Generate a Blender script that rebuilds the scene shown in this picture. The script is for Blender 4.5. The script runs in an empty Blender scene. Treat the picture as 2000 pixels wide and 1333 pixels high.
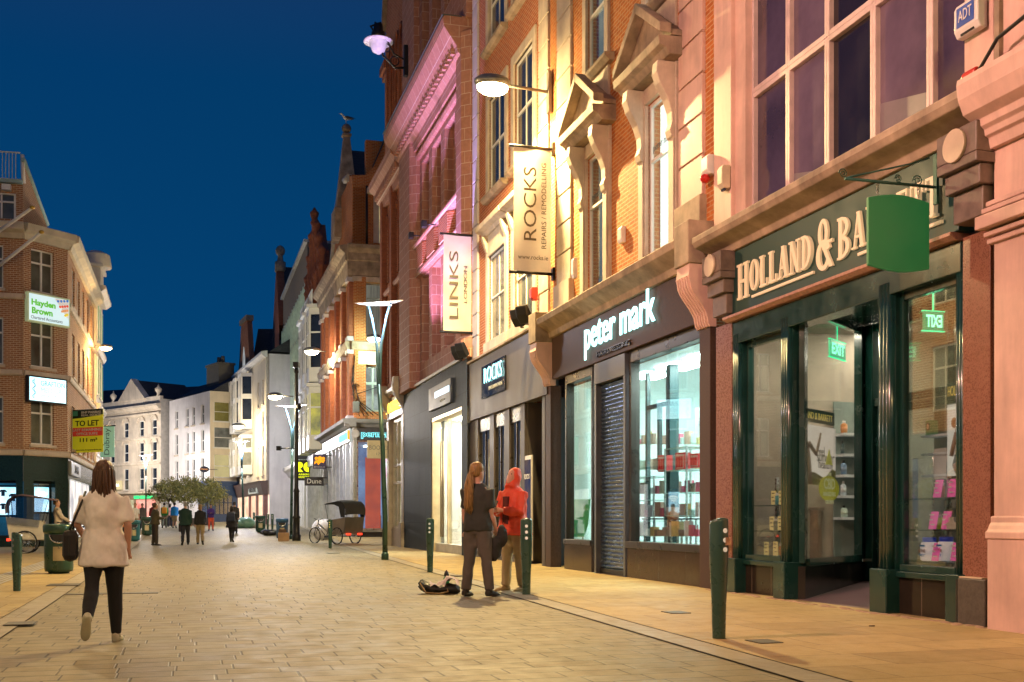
import bpy, bmesh, math, random
from mathutils import Vector, Matrix, noise
random.seed(7)
PI = math.pi
SC = bpy.context.scene
COL = SC.collection
F, HC, HY = 2150.0, 1.1, 1013.0        # focal length in photo pixels, eye height (m), horizon row

# ---------------------------------------------------------------- materials
MATS = {}
def newmat(name):
    m = bpy.data.materials.new(name); m.use_nodes = True
    nt = m.node_tree; nt.nodes.clear()
    out = nt.nodes.new('ShaderNodeOutputMaterial')
    MATS[name] = m
    return m, nt, out
def nd(nt, typ, **kw):
    n = nt.nodes.new(typ)
    for k, v in kw.items():
        if k.startswith('i_'):
            n.inputs[k[2:].replace('_', ' ')].default_value = v
        else: setattr(n, k, v)
    return n
def c4(c): return (c[0], c[1], c[2], 1.0)
def math_(nt, op, a, b=None, c=None):
    n = nt.nodes.new('ShaderNodeMath'); n.operation = op
    for i, x in enumerate((a, b, c)):
        if x is None: continue
        if isinstance(x, (int, float)): n.inputs[i].default_value = x
        else: nt.links.new(x, n.inputs[i])
    return n.outputs[0]
def mixc(nt, fac, a, b, mode='MIX'):
    n = nt.nodes.new('ShaderNodeMix'); n.data_type = 'RGBA'; n.blend_type = mode
    for sock, x in ((n.inputs[0], fac), (n.inputs[6], a), (n.inputs[7], b)):
        if isinstance(x, (int, float)): sock.default_value = x
        elif isinstance(x, (tuple, list)): sock.default_value = c4(x)
        else: nt.links.new(x, sock)
    return n.outputs[2]
def ramp(nt, fac, lo, hi, a=0.0, b=1.0):
    n = nt.nodes.new('ShaderNodeMapRange'); n.clamp = True
    nt.links.new(fac, n.inputs[0])
    n.inputs[1].default_value = lo; n.inputs[2].default_value = hi
    n.inputs[3].default_value = a; n.inputs[4].default_value = b
    return n.outputs[0]
def objco(nt): return nd(nt, 'ShaderNodeTexCoord').outputs['Object']
def noise_(nt, co, scale, detail=4, rough=.55, vec=(1, 1, 1)):
    if vec != (1, 1, 1):
        mp = nd(nt, 'ShaderNodeMapping'); mp.inputs['Scale'].default_value = vec
        nt.links.new(co, mp.inputs[0]); co = mp.outputs[0]
    n = nd(nt, 'ShaderNodeTexNoise'); n.inputs['Scale'].default_value = scale
    n.inputs['Detail'].default_value = detail; n.inputs['Roughness'].default_value = rough
    nt.links.new(co, n.inputs['Vector'])
    return n.outputs[0]
def principled(nt, out, col, rough=.5, metal=0., spec=.5, coat=0., bump=None, bstr=.3, bdist=.01, emit=None, estr=0.):
    p = nd(nt, 'ShaderNodeBsdfPrincipled')
    for sock, x in (('Base Color', col), ('Roughness', rough)):
        if isinstance(x, (int, float)): p.inputs[sock].default_value = x
        elif isinstance(x, (tuple, list)): p.inputs[sock].default_value = c4(x)
        else: nt.links.new(x, p.inputs[sock])
    p.inputs['Metallic'].default_value = metal
    p.inputs['Specular IOR Level'].default_value = spec
    p.inputs['Coat Weight'].default_value = coat
    if emit:
        p.inputs['Emission Color'].default_value = c4(emit); p.inputs['Emission Strength'].default_value = estr
    if bump is not None:
        b = nd(nt, 'ShaderNodeBump'); b.inputs['Strength'].default_value = bstr; b.inputs['Distance'].default_value = bdist
        nt.links.new(bump, b.inputs['Height']); nt.links.new(b.outputs[0], p.inputs['Normal'])
    nt.links.new(p.outputs[0], out.inputs[0])
    return p
def M(name, col, rough=.5, metal=0., var=.18, vs=3., bump=.15, bs=60., coat=0., spec=.5, grime=0., emit=None, estr=0.):
    """plain surface: base colour broken up by large soft stains and fine grain"""
    if name in MATS: return MATS[name]
    m, nt, out = newmat(name); co = objco(nt)
    n1 = noise_(nt, co, vs, 5, .6)
    f1 = ramp(nt, n1, .3, .7, 1 - var, 1 + var)
    g = nd(nt, 'ShaderNodeCombineColor')
    for i in range(3): nt.links.new(f1, g.inputs[i])
    c = mixc(nt, 1.0, col, g.outputs[0], 'MULTIPLY')
    if grime:
        st = noise_(nt, co, 1.6, 6, .65, (1.2, 1.2, .18))
        c = mixc(nt, ramp(nt, st, .48, .75, 0, grime), c, tuple(x * .35 for x in col))
    fine = noise_(nt, co, bs, 3)
    r = ramp(nt, n1, .25, .75, max(.03, rough - .08), min(1, rough + .1))
    principled(nt, out, c, r, metal, spec, coat, fine, bump, .004, emit, estr)
    return m
def E(name, col, s):
    if name in MATS: return MATS[name]
    m, nt, out = newmat(name)
    e = nd(nt, 'ShaderNodeEmission'); e.inputs[0].default_value = c4(col); e.inputs[1].default_value = s
    nt.links.new(e.outputs[0], out.inputs[0]); return m
def EV(name, c1, c2, s, scale=2.5, vec=(1, 1, 1)):
    """lit interior surface / blind: glow that varies over the surface"""
    if name in MATS: return MATS[name]
    m, nt, out = newmat(name)
    n = noise_(nt, objco(nt), scale, 4, .6, vec)
    e = nd(nt, 'ShaderNodeEmission'); e.inputs[1].default_value = s
    nt.links.new(mixc(nt, ramp(nt, n, .35, .65), c1, c2), e.inputs[0])
    nt.links.new(e.outputs[0], out.inputs[0]); return m
def glass(name, tint=(.93, .97, .97), refl=.05):
    if name in MATS: return MATS[name]
    m, nt, out = newmat(name)
    t = nd(nt, 'ShaderNodeBsdfTransparent'); t.inputs[0].default_value = c4(tint)
    g = nd(nt, 'ShaderNodeBsdfGlossy'); g.inputs['Roughness'].default_value = .015
    lw = nd(nt, 'ShaderNodeLayerWeight'); lw.inputs[0].default_value = .25
    f = math_(nt, 'ADD', math_(nt, 'MULTIPLY', lw.outputs['Fresnel'], .40), refl)
    mx = nd(nt, 'ShaderNodeMixShader')
    nt.links.new(f, mx.inputs[0]); nt.links.new(t.outputs[0], mx.inputs[1]); nt.links.new(g.outputs[0], mx.inputs[2])
    nt.links.new(mx.outputs[0], out.inputs[0]); return m
def wallco(nt):
    """(x+y, z) of object space: courses stay level on every face of an upright wall"""
    s = nd(nt, 'ShaderNodeSeparateXYZ'); nt.links.new(objco(nt), s.inputs[0])
    c = nd(nt, 'ShaderNodeCombineXYZ')
    nt.links.new(math_(nt, 'ADD', s.outputs[0], s.outputs[1]), c.inputs[0]); nt.links.new(s.outputs[2], c.inputs[1])
    return c.outputs[0], s.outputs[2]
def BR(name, c1, c2, mortar, bw=.225, bh=.075, ms=.006, offset=.5, bump=.4, rough=.8, stain=.35, spec=.25):
    if name in MATS: return MATS[name]
    m, nt, out = newmat(name); w, z = wallco(nt); co = objco(nt)
    b = nd(nt, 'ShaderNodeTexBrick'); nt.links.new(w, b.inputs['Vector'])
    b.offset = offset
    b.inputs['Color1'].default_value = c4(c1); b.inputs['Color2'].default_value = c4(c2); b.inputs['Mortar'].default_value = c4(mortar)
    b.inputs['Scale'].default_value = 1.0; b.inputs['Mortar Size'].default_value = ms; b.inputs['Mortar Smooth'].default_value = .2
    b.inputs['Brick Width'].default_value = bw; b.inputs['Row Height'].default_value = bh; b.inputs['Bias'].default_value = -.1
    n = noise_(nt, co, .9, 6, .65); n2 = noise_(nt, co, 9, 4)
    c = mixc(nt, ramp(nt, n, .4, .75, 0, stain), b.outputs[0], tuple(x * .4 for x in c1))
    c = mixc(nt, ramp(nt, n2, .35, .75, 0, .3), c, tuple(min(1, x * 1.5) for x in c2))
    h = math_(nt, 'ADD', math_(nt, 'MULTIPLY', b.outputs['Fac'], -1.0), math_(nt, 'MULTIPLY', n2, .3))
    principled(nt, out, c, rough, 0, spec, 0, h, bump, .01)
    return m
def PAVE(name, c1, c2, joint, row, length, gap, rough, bump=.5):
    """paving laid in rows across the street; joints staggered at random, stone lengths differ row by row"""
    m, nt, out = newmat(name); co = objco(nt)
    s = nd(nt, 'ShaderNodeSeparateXYZ'); nt.links.new(co, s.inputs[0])
    u = math_(nt, 'DIVIDE', s.outputs[0], row); r = math_(nt, 'FLOOR', u); fu = math_(nt, 'FRACT', u)
    wn = nd(nt, 'ShaderNodeTexWhiteNoise', noise_dimensions='1D'); nt.links.new(r, wn.inputs['W'])
    ln = math_(nt, 'MULTIPLY_ADD', wn.outputs[0], .55, .75)
    v = math_(nt, 'ADD', math_(nt, 'DIVIDE', math_(nt, 'DIVIDE', s.outputs[1], length), ln), math_(nt, 'MULTIPLY', wn.outputs[0], 37.3))
    c = math_(nt, 'FLOOR', v); fv = math_(nt, 'FRACT', v)
    cv = nd(nt, 'ShaderNodeCombineXYZ'); nt.links.new(r, cv.inputs[0]); nt.links.new(c, cv.inputs[1])
    w2 = nd(nt, 'ShaderNodeTexWhiteNoise', noise_dimensions='2D'); nt.links.new(cv.outputs[0], w2.inputs['Vector'])
    eu = math_(nt, 'MULTIPLY', math_(nt, 'MINIMUM', fu, math_(nt, 'SUBTRACT', 1.0, fu)), row)
    ev = math_(nt, 'MULTIPLY', math_(nt, 'MINIMUM', fv, math_(nt, 'SUBTRACT', 1.0, fv)), length)
    e = math_(nt, 'MINIMUM', eu, ev)
    jm = ramp(nt, e, gap * .4, gap, 1, 0)
    big = noise_(nt, co, .35, 5, .6); fine = noise_(nt, co, 90, 3, .7); mid = noise_(nt, co, 4, 5, .65)
    tone = math_(nt, 'ADD', math_(nt, 'MULTIPLY', w2.outputs[0], .6), math_(nt, 'MULTIPLY', big, .6))
    col = mixc(nt, ramp(nt, tone, .2, 1.0), c1, c2)
    col = mixc(nt, ramp(nt, fine, .35, .7, 0, .35), col, tuple(x * .5 for x in c1))
    col = mixc(nt, ramp(nt, mid, .5, .75, 0, .3), col, tuple(x * .6 for x in c1))
    vo = nd(nt, 'ShaderNodeTexVoronoi'); vo.inputs['Scale'].default_value = 1.9; nt.links.new(co, vo.inputs['Vector'])
    vs_ = nd(nt, 'ShaderNodeSeparateColor'); nt.links.new(vo.outputs['Color'], vs_.inputs[0])
    gum = math_(nt, 'MULTIPLY', ramp(nt, vo.outputs['Distance'], .05, .085, 1, 0), ramp(nt, vs_.outputs[0], .45, .55, 0, .6))
    col = mixc(nt, gum, col, tuple(x * .32 for x in c1))
    st2 = noise_(nt, co, .9, 7, .72); col = mixc(nt, ramp(nt, st2, .54, .68, 0, .38), col, tuple(x * .55 for x in c1))
    col = mixc(nt, math_(nt, 'MULTIPLY', jm, math_(nt, 'MULTIPLY_ADD', mid, .9, .3)), col, joint)
    h = math_(nt, 'ADD', math_(nt, 'MULTIPLY', jm, -1.), math_(nt, 'MULTIPLY', fine, .25))
    h = math_(nt, 'ADD', h, math_(nt, 'MULTIPLY', w2.outputs[0], .25))
    rg = math_(nt, 'ADD', ramp(nt, mid, .3, .7, rough - .08, rough + .12), math_(nt, 'MULTIPLY', w2.outputs[0], .08))
    principled(nt, out, col, rg, 0, .3, 0, h, bump, .006)
    return m

# ---------------------------------------------------------------- mesh builder
class MB:
    def __init__(s): s.v, s.f, s.m, s.sm = [], [], [], []
    def add(s, vs, fs, m=0, sm=False):
        o = len(s.v); s.v += [tuple(x) for x in vs]
        for f in fs: s.f.append([i + o for i in f]); s.m.append(m); s.sm.append(sm)
        return s
    def box(s, x0, x1, y0, y1, z0, z1, m=0):
        x0, x1 = min(x0, x1), max(x0, x1); y0, y1 = min(y0, y1), max(y0, y1); z0, z1 = min(z0, z1), max(z0, z1)
        return s.add([(x, y, z) for x in (x0, x1) for y in (y0, y1) for z in (z0, z1)],
                     [(0, 1, 3, 2), (4, 6, 7, 5), (0, 4, 5, 1), (2, 3, 7, 6), (0, 2, 6, 4), (1, 5, 7, 3)], m)
    def quad(s, a, b, c, d, m=0): return s.add([a, b, c, d], [(0, 1, 2, 3)], m)
    def prism(s, pts, axis, a, b, m=0, sm=False):
        """2-D outline extruded a..b: axis 'x' outline (y,z); 'y' outline (x,z); 'z' outline (x,y)"""
        g = {'x': lambda p, t: (t, p[0], p[1]), 'y': lambda p, t: (p[0], t, p[1]), 'z': lambda p, t: (p[0], p[1], t)}[axis]
        n = len(pts)
        vs = [g(p, a) for p in pts] + [g(p, b) for p in pts]
        s.add(vs, [tuple(range(n)), tuple(range(n, 2 * n))], m)
        o = len(s.v) - 2 * n
        for i in range(n):
            j = (i + 1) % n
            s.f.append([o + i, o + j, o + n + j, o + n + i]); s.m.append(m); s.sm.append(sm)
        return s
    def loft(s, rings, m=0, sm=True, cap=True, closed=True):
        n = len(rings[0]); vs = [p for r in rings for p in r]; fs = []
        for k in range(len(rings) - 1):
            for i in range(n if closed else n - 1):
                j = (i + 1) % n
                fs.append((k * n + i, k * n + j, (k + 1) * n + j, (k + 1) * n + i))
        s.add(vs, fs, m, sm)
        if cap:
            o = len(s.v) - len(vs)
            s.f.append([o + i for i in range(n)]); s.m.append(m); s.sm.append(False)
            s.f.append([o + (len(rings) - 1) * n + i for i in range(n)]); s.m.append(m); s.sm.append(False)
        return s
    def tube(s, pts, r, n=8, m=0, side=None):
        pts = [Vector(p) for p in pts]; rings = []
        if not isinstance(r, (list, tuple)): r = [r] * len(pts)
        for i, p in enumerate(pts):
            t = (pts[min(i + 1, len(pts) - 1)] - pts[max(i - 1, 0)]).normalized()
            ref = Vector(side) if side else (Vector((0, 0, 1)) if abs(t.z) < .9 else Vector((1, 0, 0)))
            a = (ref - t * ref.dot(t)).normalized() if side else t.cross(ref).normalized()
            b = t.cross(a).normalized()
            rr = r[i] if isinstance(r[i], (list, tuple)) else (r[i], r[i])
            rings.append([p + a * (rr[0] * math.cos(2 * PI * k / n)) + b * (rr[1] * math.sin(2 * PI * k / n)) for k in range(n)])
        return s.loft(rings, m)
    def lathe(s, prof, c=(0, 0, 0), n=16, m=0, sm=True):
        return s.loft([[(c[0] + r * math.cos(2 * PI * k / n), c[1] + r * math.sin(2 * PI * k / n), c[2] + z) for k in range(n)] for r, z in prof], m, sm)
    def ball(s, c, r, n=12, m=0):
        r = r if isinstance(r, (list, tuple)) else (r, r, r)
        k = max(6, n // 2); rings = []
        for i in range(k + 1):
            t = -PI / 2 + PI * i / k; q = max(.02, math.cos(t))
            rings.append([(c[0] + r[0] * q * math.cos(2 * PI * j / n), c[1] + r[1] * q * math.sin(2 * PI * j / n), c[2] + r[2] * math.sin(t)) for j in range(n)])
        return s.loft(rings, m)
    def disc(s, c, r, axis, t, n=24, m=0, ry=None):
        ry = ry or r
        i = 'xyz'.index(axis)
        q = [k for k in (0, 1, 2) if k != i]
        pts = [(c[q[0]] + r * math.cos(2 * PI * k / n), c[q[1]] + ry * math.sin(2 * PI * k / n)) for k in range(n)]
        return s.prism(pts, axis, c[i], c[i] + t, m, True)
    def wall(s, x0, x1, z0, z1, holes, y=0., depth=.2, m=0, mr=None):
        """front sheet at y with rectangular openings and their reveals"""
        xs = sorted({x0, x1} | {min(max(h[i], x0), x1) for h in holes for i in (0, 1)})
        zs = sorted({z0, z1} | {min(max(h[i], z0), z1) for h in holes for i in (2, 3)})
        for a, b in zip(xs, xs[1:]):
            for c, d in zip(zs, zs[1:]):
                if b - a < 1e-5 or d - c < 1e-5: continue
                mx, mz = (a + b) / 2, (c + d) / 2
                if any(h[0] < mx < h[1] and h[2] < mz < h[3] for h in holes): continue
                s.quad((a, y, c), (b, y, c), (b, y, d), (a, y, d), m)
        mr = m if mr is None else mr
        for h in holes:
            a, b, c, d = h[:4]; e = y - depth
            s.quad((a, y, c), (a, y, d), (a, e, d), (a, e, c), mr); s.quad((b, y, c), (b, e, c), (b, e, d), (b, y, d), mr)
            s.quad((a, y, d), (b, y, d), (b, e, d), (a, e, d), mr); s.quad((a, y, c), (a, e, c), (b, e, c), (b, y, c), mr)
        return s
    def mesh(s, name, mats, off=(0, 0, 0), bevel=0):
        me = bpy.data.meshes.new(name)
        me.from_pydata([(v[0] - off[0], v[1] - off[1], v[2] - off[2]) for v in s.v], [], s.f)
        for m in mats if isinstance(mats, (list, tuple)) else [mats]: me.materials.append(m)
        me.polygons.foreach_set('material_index', s.m); me.polygons.foreach_set('use_smooth', s.sm)
        bm = bmesh.new(); bm.from_mesh(me)
        bmesh.ops.recalc_face_normals(bm, faces=bm.faces)
        bm.to_mesh(me); bm.free(); me.update()
        return me
def link(name, data, parent=None, mat=None):
    o = bpy.data.objects.new(name, data); COL.objects.link(o)
    if parent is not None: o.parent = parent
    if mat is not None: o.matrix_local = mat
    return o
def tag(o, label=None, cat=None, group=None, kind=None):
    for k, v in (('label', label), ('category', cat), ('group', group), ('kind', kind)):
        if v: o[k] = v
    return o
def empty(name, mat, label, cat, group=None):
    o = bpy.data.objects.new(name, None); COL.objects.link(o); o.empty_display_size = .2
    o.matrix_world = mat
    return tag(o, label, cat, group)
def put(name, mb, mats, parent=None, off=(0, 0, 0), bevel=0., mat=None, label=None):
    o = link(name, mb.mesh(name, mats, off), parent, mat)
    if bevel:
        b = o.modifiers.new('edge', 'BEVEL'); b.width = bevel; b.segments = 2; b.limit_method = 'ANGLE'; b.angle_limit = .6
    if label: o['label'] = label
    return o
def dup(o, parent=None, mat=None, label=None):
    c = o.copy(); COL.objects.link(c); c.parent = parent
    if mat is not None:
        if parent is None: c.matrix_world = mat
        else: c.matrix_local = mat
    if label: c['label'] = label
    for ch in KIDS(o): dup(ch, c, ch.matrix_local.copy())
    return c
def KIDS(o): return [x for x in COL.objects if x.parent == o]
def T(x, y, z=0., rz=0., s=1.):
    return Matrix.Translation((x, y, z)) @ Matrix.Rotation(rz, 4, 'Z') @ Matrix.Scale(s, 4)
def text(s, parent, mat, cx, y, cz, w=None, h=None, ext=.01, off=(0, 0, 0), name='lettering', up=False, mirror=False, bold=0., spacing=1., M4=None):
    """raised lettering on a wall face (local +y outwards), centred at cx, cz and fitted to w x h"""
    cu = bpy.data.curves.new('t', 'FONT'); cu.body = s; cu.extrude = .5; cu.resolution_u = 3; cu.space_character = spacing
    cu.offset = bold; cu.fill_mode = 'BOTH'
    to = bpy.data.objects.new('t', cu); COL.objects.link(to)
    bpy.context.view_layer.update()
    dg = bpy.context.evaluated_depsgraph_get()
    me = bpy.data.meshes.new_from_object(to.evaluated_get(dg))
    bpy.data.objects.remove(to); bpy.data.curves.remove(cu)
    vs = [v.co.copy() for v in me.vertices]
    x0, x1 = min(v.x for v in vs), max(v.x for v in vs); y0, y1 = min(v.y for v in vs), max(v.y for v in vs)
    if w is None: w = (x1 - x0) * h / (y1 - y0)
    if h is None: h = (y1 - y0) * w / (x1 - x0)
    kx, ky = w / (x1 - x0), h / (y1 - y0)
    for v, c in zip(me.vertices, vs):
        a, b, d = (c.x - (x0 + x1) / 2) * kx, (c.y - (y0 + y1) / 2) * ky, c.z * 2 * ext
        if mirror: a = -a
        if up: a, b = -b, a
        if M4 is not None: v.co = M4 @ Vector((a, b, d + ext))
        else: v.co = (cx - a - off[0], y + ext + d - off[1], cz + b - off[2])
    me.name = name; me.materials.clear(); me.materials.append(mat)
    if not mirror or M4 is not None: pass
    return link(name, me, parent)

# ---------------------------------------------------------------- street geometry
def gz(Z): return max(0., (Z - 44.) * .014)                # the street climbs gently beyond the crossing
def G(x, y):                                               # point on the level street seen at photo pixel
    Z = F * HC / (y - HY); return ((x - 1000) * Z / F, Z)
def at(x, Z): return ((x - 1000) * Z / F, Z)
def hz(y, Z): return HC + (HY - y) * Z / F
class Frame:
    """upright plane through ground points a (right end seen from the street) and b (left end); local x a->b, y outwards"""
    def __init__(s, a, b):
        s.a = Vector((a[0], a[1], 0)); d = Vector((b[0] - a[0], b[1] - a[1], 0)); s.len = d.length; s.u = d.normalized()
        s.n = Vector((-s.u.y, s.u.x, 0))
        s.mat = Matrix(((s.u.x, s.n.x, 0, s.a.x), (s.u.y, s.n.y, 0, s.a.y), (0, 0, 1, 0), (0, 0, 0, 1)))
    def S(s, px, d=0.):                                    # where the plane, moved d outwards, meets photo column px
        k = (px - 1000) / F; o = s.a + s.n * d
        return (k * o.y - o.x) / (s.u.x - k * s.u.y)
    def Z(s, px, d=0.): return (s.a + s.n * d + s.u * s.S(px, d)).y
    def H(s, px, py, d=0.): return HC + (HY - py) * s.Z(px, d) / F
    def at(s, x): return s.mat @ Matrix.Translation((x, 0, 0))
class Bld:
    def __init__(s, name, label, fr, x0, cat='building', group=None):
        s.fr, s.off = fr, (x0, 0, 0); s.e = empty(name, fr.at(x0), label, cat, group)
    def part(s, name, mb, mats, parent=None, bevel=0., label=None): return put(name, mb, mats, parent or s.e, s.off, bevel, label=label)
    def text(s, st, mat, cx, y, cz, **k):
        p = k.pop('parent', None) or s.e
        return text(st, p, mat, cx, y, cz, off=s.off, **k)
RF = Frame((8.0, 0.0), (8.0 - .29, 1.0))                   # building line of the right-hand side
# ---------------------------------------------------------------- shared materials
GLASS = glass('shop_glass'); GLASSR = glass('shop_glass_reflective', (.92, .96, .94), .05)
PANE = M('dark_window_glass', (.025, .03, .04), .06, 0, .3, 1.2, .0, 60, 0, .9)
PANEV = M('violet_window_glass', (.085, .06, .095), .07, 0, .5, .7, .0, 60, 0, .8)
PANEG = M('grey_window_glass', (.12, .13, .12), .1, 0, .5, 1.5, .0, 60, 0, .8)
WHITEP = M('white_paint', (.74, .72, .68), .45, 0, .1, 2, .1)
CREAM = M('cream_paint', (.66, .58, .47), .55, 0, .15, 1.5, .1, 60, 0, .5, .25)
PALEST = M('pale_stone', (.56, .47, .37), .7, 0, .22, 2.2, .3, 45, 0, .4, .45)
PANED = M('near_black_window_glass', (.018, .014, .02), .07, 0, .5, .8, .0, 60, 0, .7); PANEL = M('lavender_window_glass', (.14, .10, .14), .09, 0, .5, .6, .0, 60, 0, .7)
PINKST = M('pink_painted_stone', (.70, .48, .40), .6, 0, .2, 1.2, .25, 50, 0, .4, .5)
WEATH = M('weathered_stone', (.36, .28, .20), .8, 0, .4, 2.5, .5, 30, 0, .3, .7)
BRICKO = BR('orange_brick', (.40, .115, .03), (.55, .185, .045), (.56, .37, .19), ms=.011, bump=.6)
BRICKR = BR('red_brick', (.33, .08, .03), (.45, .13, .045), (.54, .38, .24), ms=.011, bump=.6)
BRICKB = BR('brown_brick', (.26, .11, .05), (.36, .17, .075), (.62, .52, .38), ms=.011)
BRICKD = BR('dark_red_brick', (.27, .085, .045), (.36, .12, .06), (.2, .1, .06))
SANDB = BR('banded_sandstone', (.36, .17, .12), (.42, .21, .15), (.60, .46, .38), .52, .33, .010, .5, .5, .75, .3)
LEAD = M('lead_roof', (.06, .07, .07), .6)
SLATE = BR('roof_slate', (.05, .055, .06), (.07, .07, .075), (.02, .02, .02), .3, .2, .006)
GRANR = M('red_granite', (.23, .095, .06), .28, 0, .35, 60, .05, 200)
DGREEN = M('dark_green_gloss_paint', (.008, .040, .034), .22, 0, .2, 3, .06, 20, .4)
GREENF = M('green_fascia_paint', (.007, .042, .036), .38, 0, .15, 2, .05, 30)
BLACKT = BR('black_glazed_tile', (.022, .018, .014), (.028, .022, .016), (.16, .13, .10), .55, .62, .006, 0., .2, .13, .2)
BROWNG = M('brown_polished_granite', (.075, .048, .038), .5, 0, .3, 40, .03, 150, 0, .12)
BROWNT = BR('brown_glazed_panel', (.05, .034, .026), (.06, .04, .03), (.025, .018, .014), 1.1, .62, .006, 0., .2, .16, .2)
DBRONZE = M('dark_bronze_frame', (.035, .027, .022), .3, .3, .2, 4)
GREYMET = M('grey_brown_metal_panel', (.075, .064, .06), .5, .0, .22, 1.4, .1, 30, 0, .5, .3)
SLATEB = BR('blue_grey_slate_panel', (.030, .042, .055), (.045, .058, .07), (.015, .018, .022), .9, .95, .008, .0, .3, .6, .25, .06)
GOLDL = M('cream_lettering', (.80, .66, .44), .4, 0, .06, 3, .03, emit=(.9, .68, .40), estr=.22)  # emission brightens the letters, which are no light source
BLACKM = M('black_metal', (.016, .016, .016), .4, .2, .2, 4)
GREYM = M('grey_metal', (.22, .23, .23), .4, .7, .2, 4)
STEEL = M('brushed_steel', (.55, .55, .53), .28, 1., .1, 6)
WHITEPL = M('white_plastic', (.74, .72, .68), .4, 0, .06, 3, .04)
REDPL = M('red_plastic', (.5, .03, .02), .35, 0, .1, 4, .04)
INWARM = EV('warm_lit_interior', (1, .80, .45), (.75, .50, .22), 1.0, 1.6)
INDARK = M('dim_interior', (.10, .085, .075), .7)
NEON = E('cyan_white_neon', (.50, 1.0, .97), 3.2)
EXITG = E('exit_sign_green', (.02, .85, .35), 2.2)

def profile(b, name, x0, x1, pts, mats, bevel=0.008):
    """moulding: (outwards, height) outline run along the wall"""
    return b.part(name, MB().prism(pts, 'x', x0, x1), mats, bevel=bevel)
def cornice(b, x0, x1, z0, z1, d, mat, y0=-.05, name='cornice'):
    h = z1 - z0
    pts = [(y0, z0), (d * .25, z0), (d * .3, z0 + h * .18), (d * .45, z0 + h * .3), (d * .5, z0 + h * .48), (d * .85, z0 + h * .55), (d * .88, z0 + h * .75), (d, z0 + h * .86), (d, z0 + h), (y0, z0 + h * 1.05)]
    return profile(b, name, x0, x1, pts, mat)
def window(b, x0, x1, z0, z1, frame, pane, cols=1, rows=(), d=-.10, ft=.06, bt=.035, sill=None, sillw=.1, name='window', blind=None, surround=None, sw=.2, rowy=0, head=None, arch=False):
    f = MB(); y0, y1 = d - .05, d
    f.box(x0, x0 + ft, y0, y1, z0, z1); f.box(x1 - ft, x1, y0, y1, z0, z1)
    f.box(x0 + ft, x1 - ft, y0, y1, z0, z0 + ft * 1.2); f.box(x0 + ft, x1 - ft, y0, y1, z1 - ft, z1)
    for i in range(1, cols):
        c = x0 + (x1 - x0) * i / cols; f.box(c - bt / 2, c + bt / 2, y0 + .005, y1 - .005, z0 + ft, z1 - ft)
    for r in rows:
        c = z0 + (z1 - z0) * r; f.box(x0 + ft, x1 - ft, y0 + .002, y1 + .012, c - bt * .7, c + bt * .7)
    w = b.part(name, f, frame)
    b.part('pane', MB().box(x0 + ft * .5, x1 - ft * .5, d - .035, d - .025, z0 + ft * .5, z1 - ft * .5), pane, w)
    if blind:
        b.part('blind', MB().box(x0 + .02, x1 - .02, d - .2, d - .19, z0 + .01, z1 - .01), blind, w)
    if sill:
        b.part('sill', MB().prism([(-.1, z0 - .16), (sillw * .6, z0 - .16), (sillw, z0 - .09), (sillw, z0 - .02), (-.1, z0 + .01)], 'x', x0 - sw * .9, x1 + sw * .9), sill, w)
    if surround:
        s = MB(); t = .05
        s.box(x0 - sw, x0, -.06, t, z0, z1 + sw); s.box(x1, x1 + sw, -.06, t, z0, z1 + sw); s.box(x0, x1, -.06, t, z1, z1 + sw)
        b.part('surround', s, surround, w, .012)
    if head:
        hd = MB(); zz = z1 + sw
        hd.box(x0 - sw, x1 + sw, -.05, .04, zz, zz + .32)
        hd.prism([(-.04, zz + .32), (.10, zz + .32), (.14, zz + .42), (.30, zz + .46), (.32, zz + .58), (-.04, zz + .64)], 'x', x0 - sw - .15, x1 + sw + .15)
        for q in (x0 - sw * .5, x1 + sw * .5): hd.prism([(.041, zz - .15), (.10, zz), (.2, zz + .3), (.041, zz + .31)], 'x', q - .09, q + .09)
        b.part('hood', hd, head, w, .01)
    return w
def quoins(b, x0, x1, z0, z1, mat, h=.62, d=.06, name='quoin_strip'):
    m = MB(); z = z0
    while z < z1 - .02:
        t = min(z + h, z1); g = .018
        m.box(x0, x1, -.06, d, z + g, t - g); m.box(x0 + .012, x1 - .012, -.07, d - .03, z - .001, z + g + .001) ; z = t
    return b.part(name, m, mat, bevel=.012)
def room(b, x0, x1, y0, y1, z0, z1, mats, name='interior'):
    """open-fronted room: back wall, side walls (mat 0), ceiling (1), floor (2)"""
    m = MB()
    m.quad((x0, y1, z0), (x1, y1, z0), (x1, y1, z1), (x0, y1, z1), 0)
    m.quad((x0, y0, z0), (x0, y1, z0), (x0, y1, z1), (x0, y0, z1), 0); m.quad((x1, y0, z0), (x1, y1, z0), (x1, y1, z1), (x1, y0, z1), 0)
    m.quad((x0, y0, z1), (x1, y0, z1), (x1, y1, z1), (x0, y1, z1), 1); m.quad((x0, y0, z0), (x1, y0, z0), (x1, y1, z0), (x0, y1, z0), 2)
    return b.part(name, m, mats)
def shell(b, x0, x1, z1, depth, mat, z0=-.5, y=-.25, name='side_wall'):
    m = MB(); m.quad((x0, y, z0), (x0, -depth, z0), (x0, -depth, z1), (x0, y, z1)); m.quad((x1, y, z0), (x1, -depth, z0), (x1, -depth, z1), (x1, y, z1))
    m.quad((x0, y, z1), (x1, y, z1), (x1, -depth, z1), (x0, -depth, z1)); m.quad((x0, -depth, z0), (x1, -depth, z0), (x1, -depth, z1), (x0, -depth, z1))
    return b.part(name, m, mat)
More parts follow.
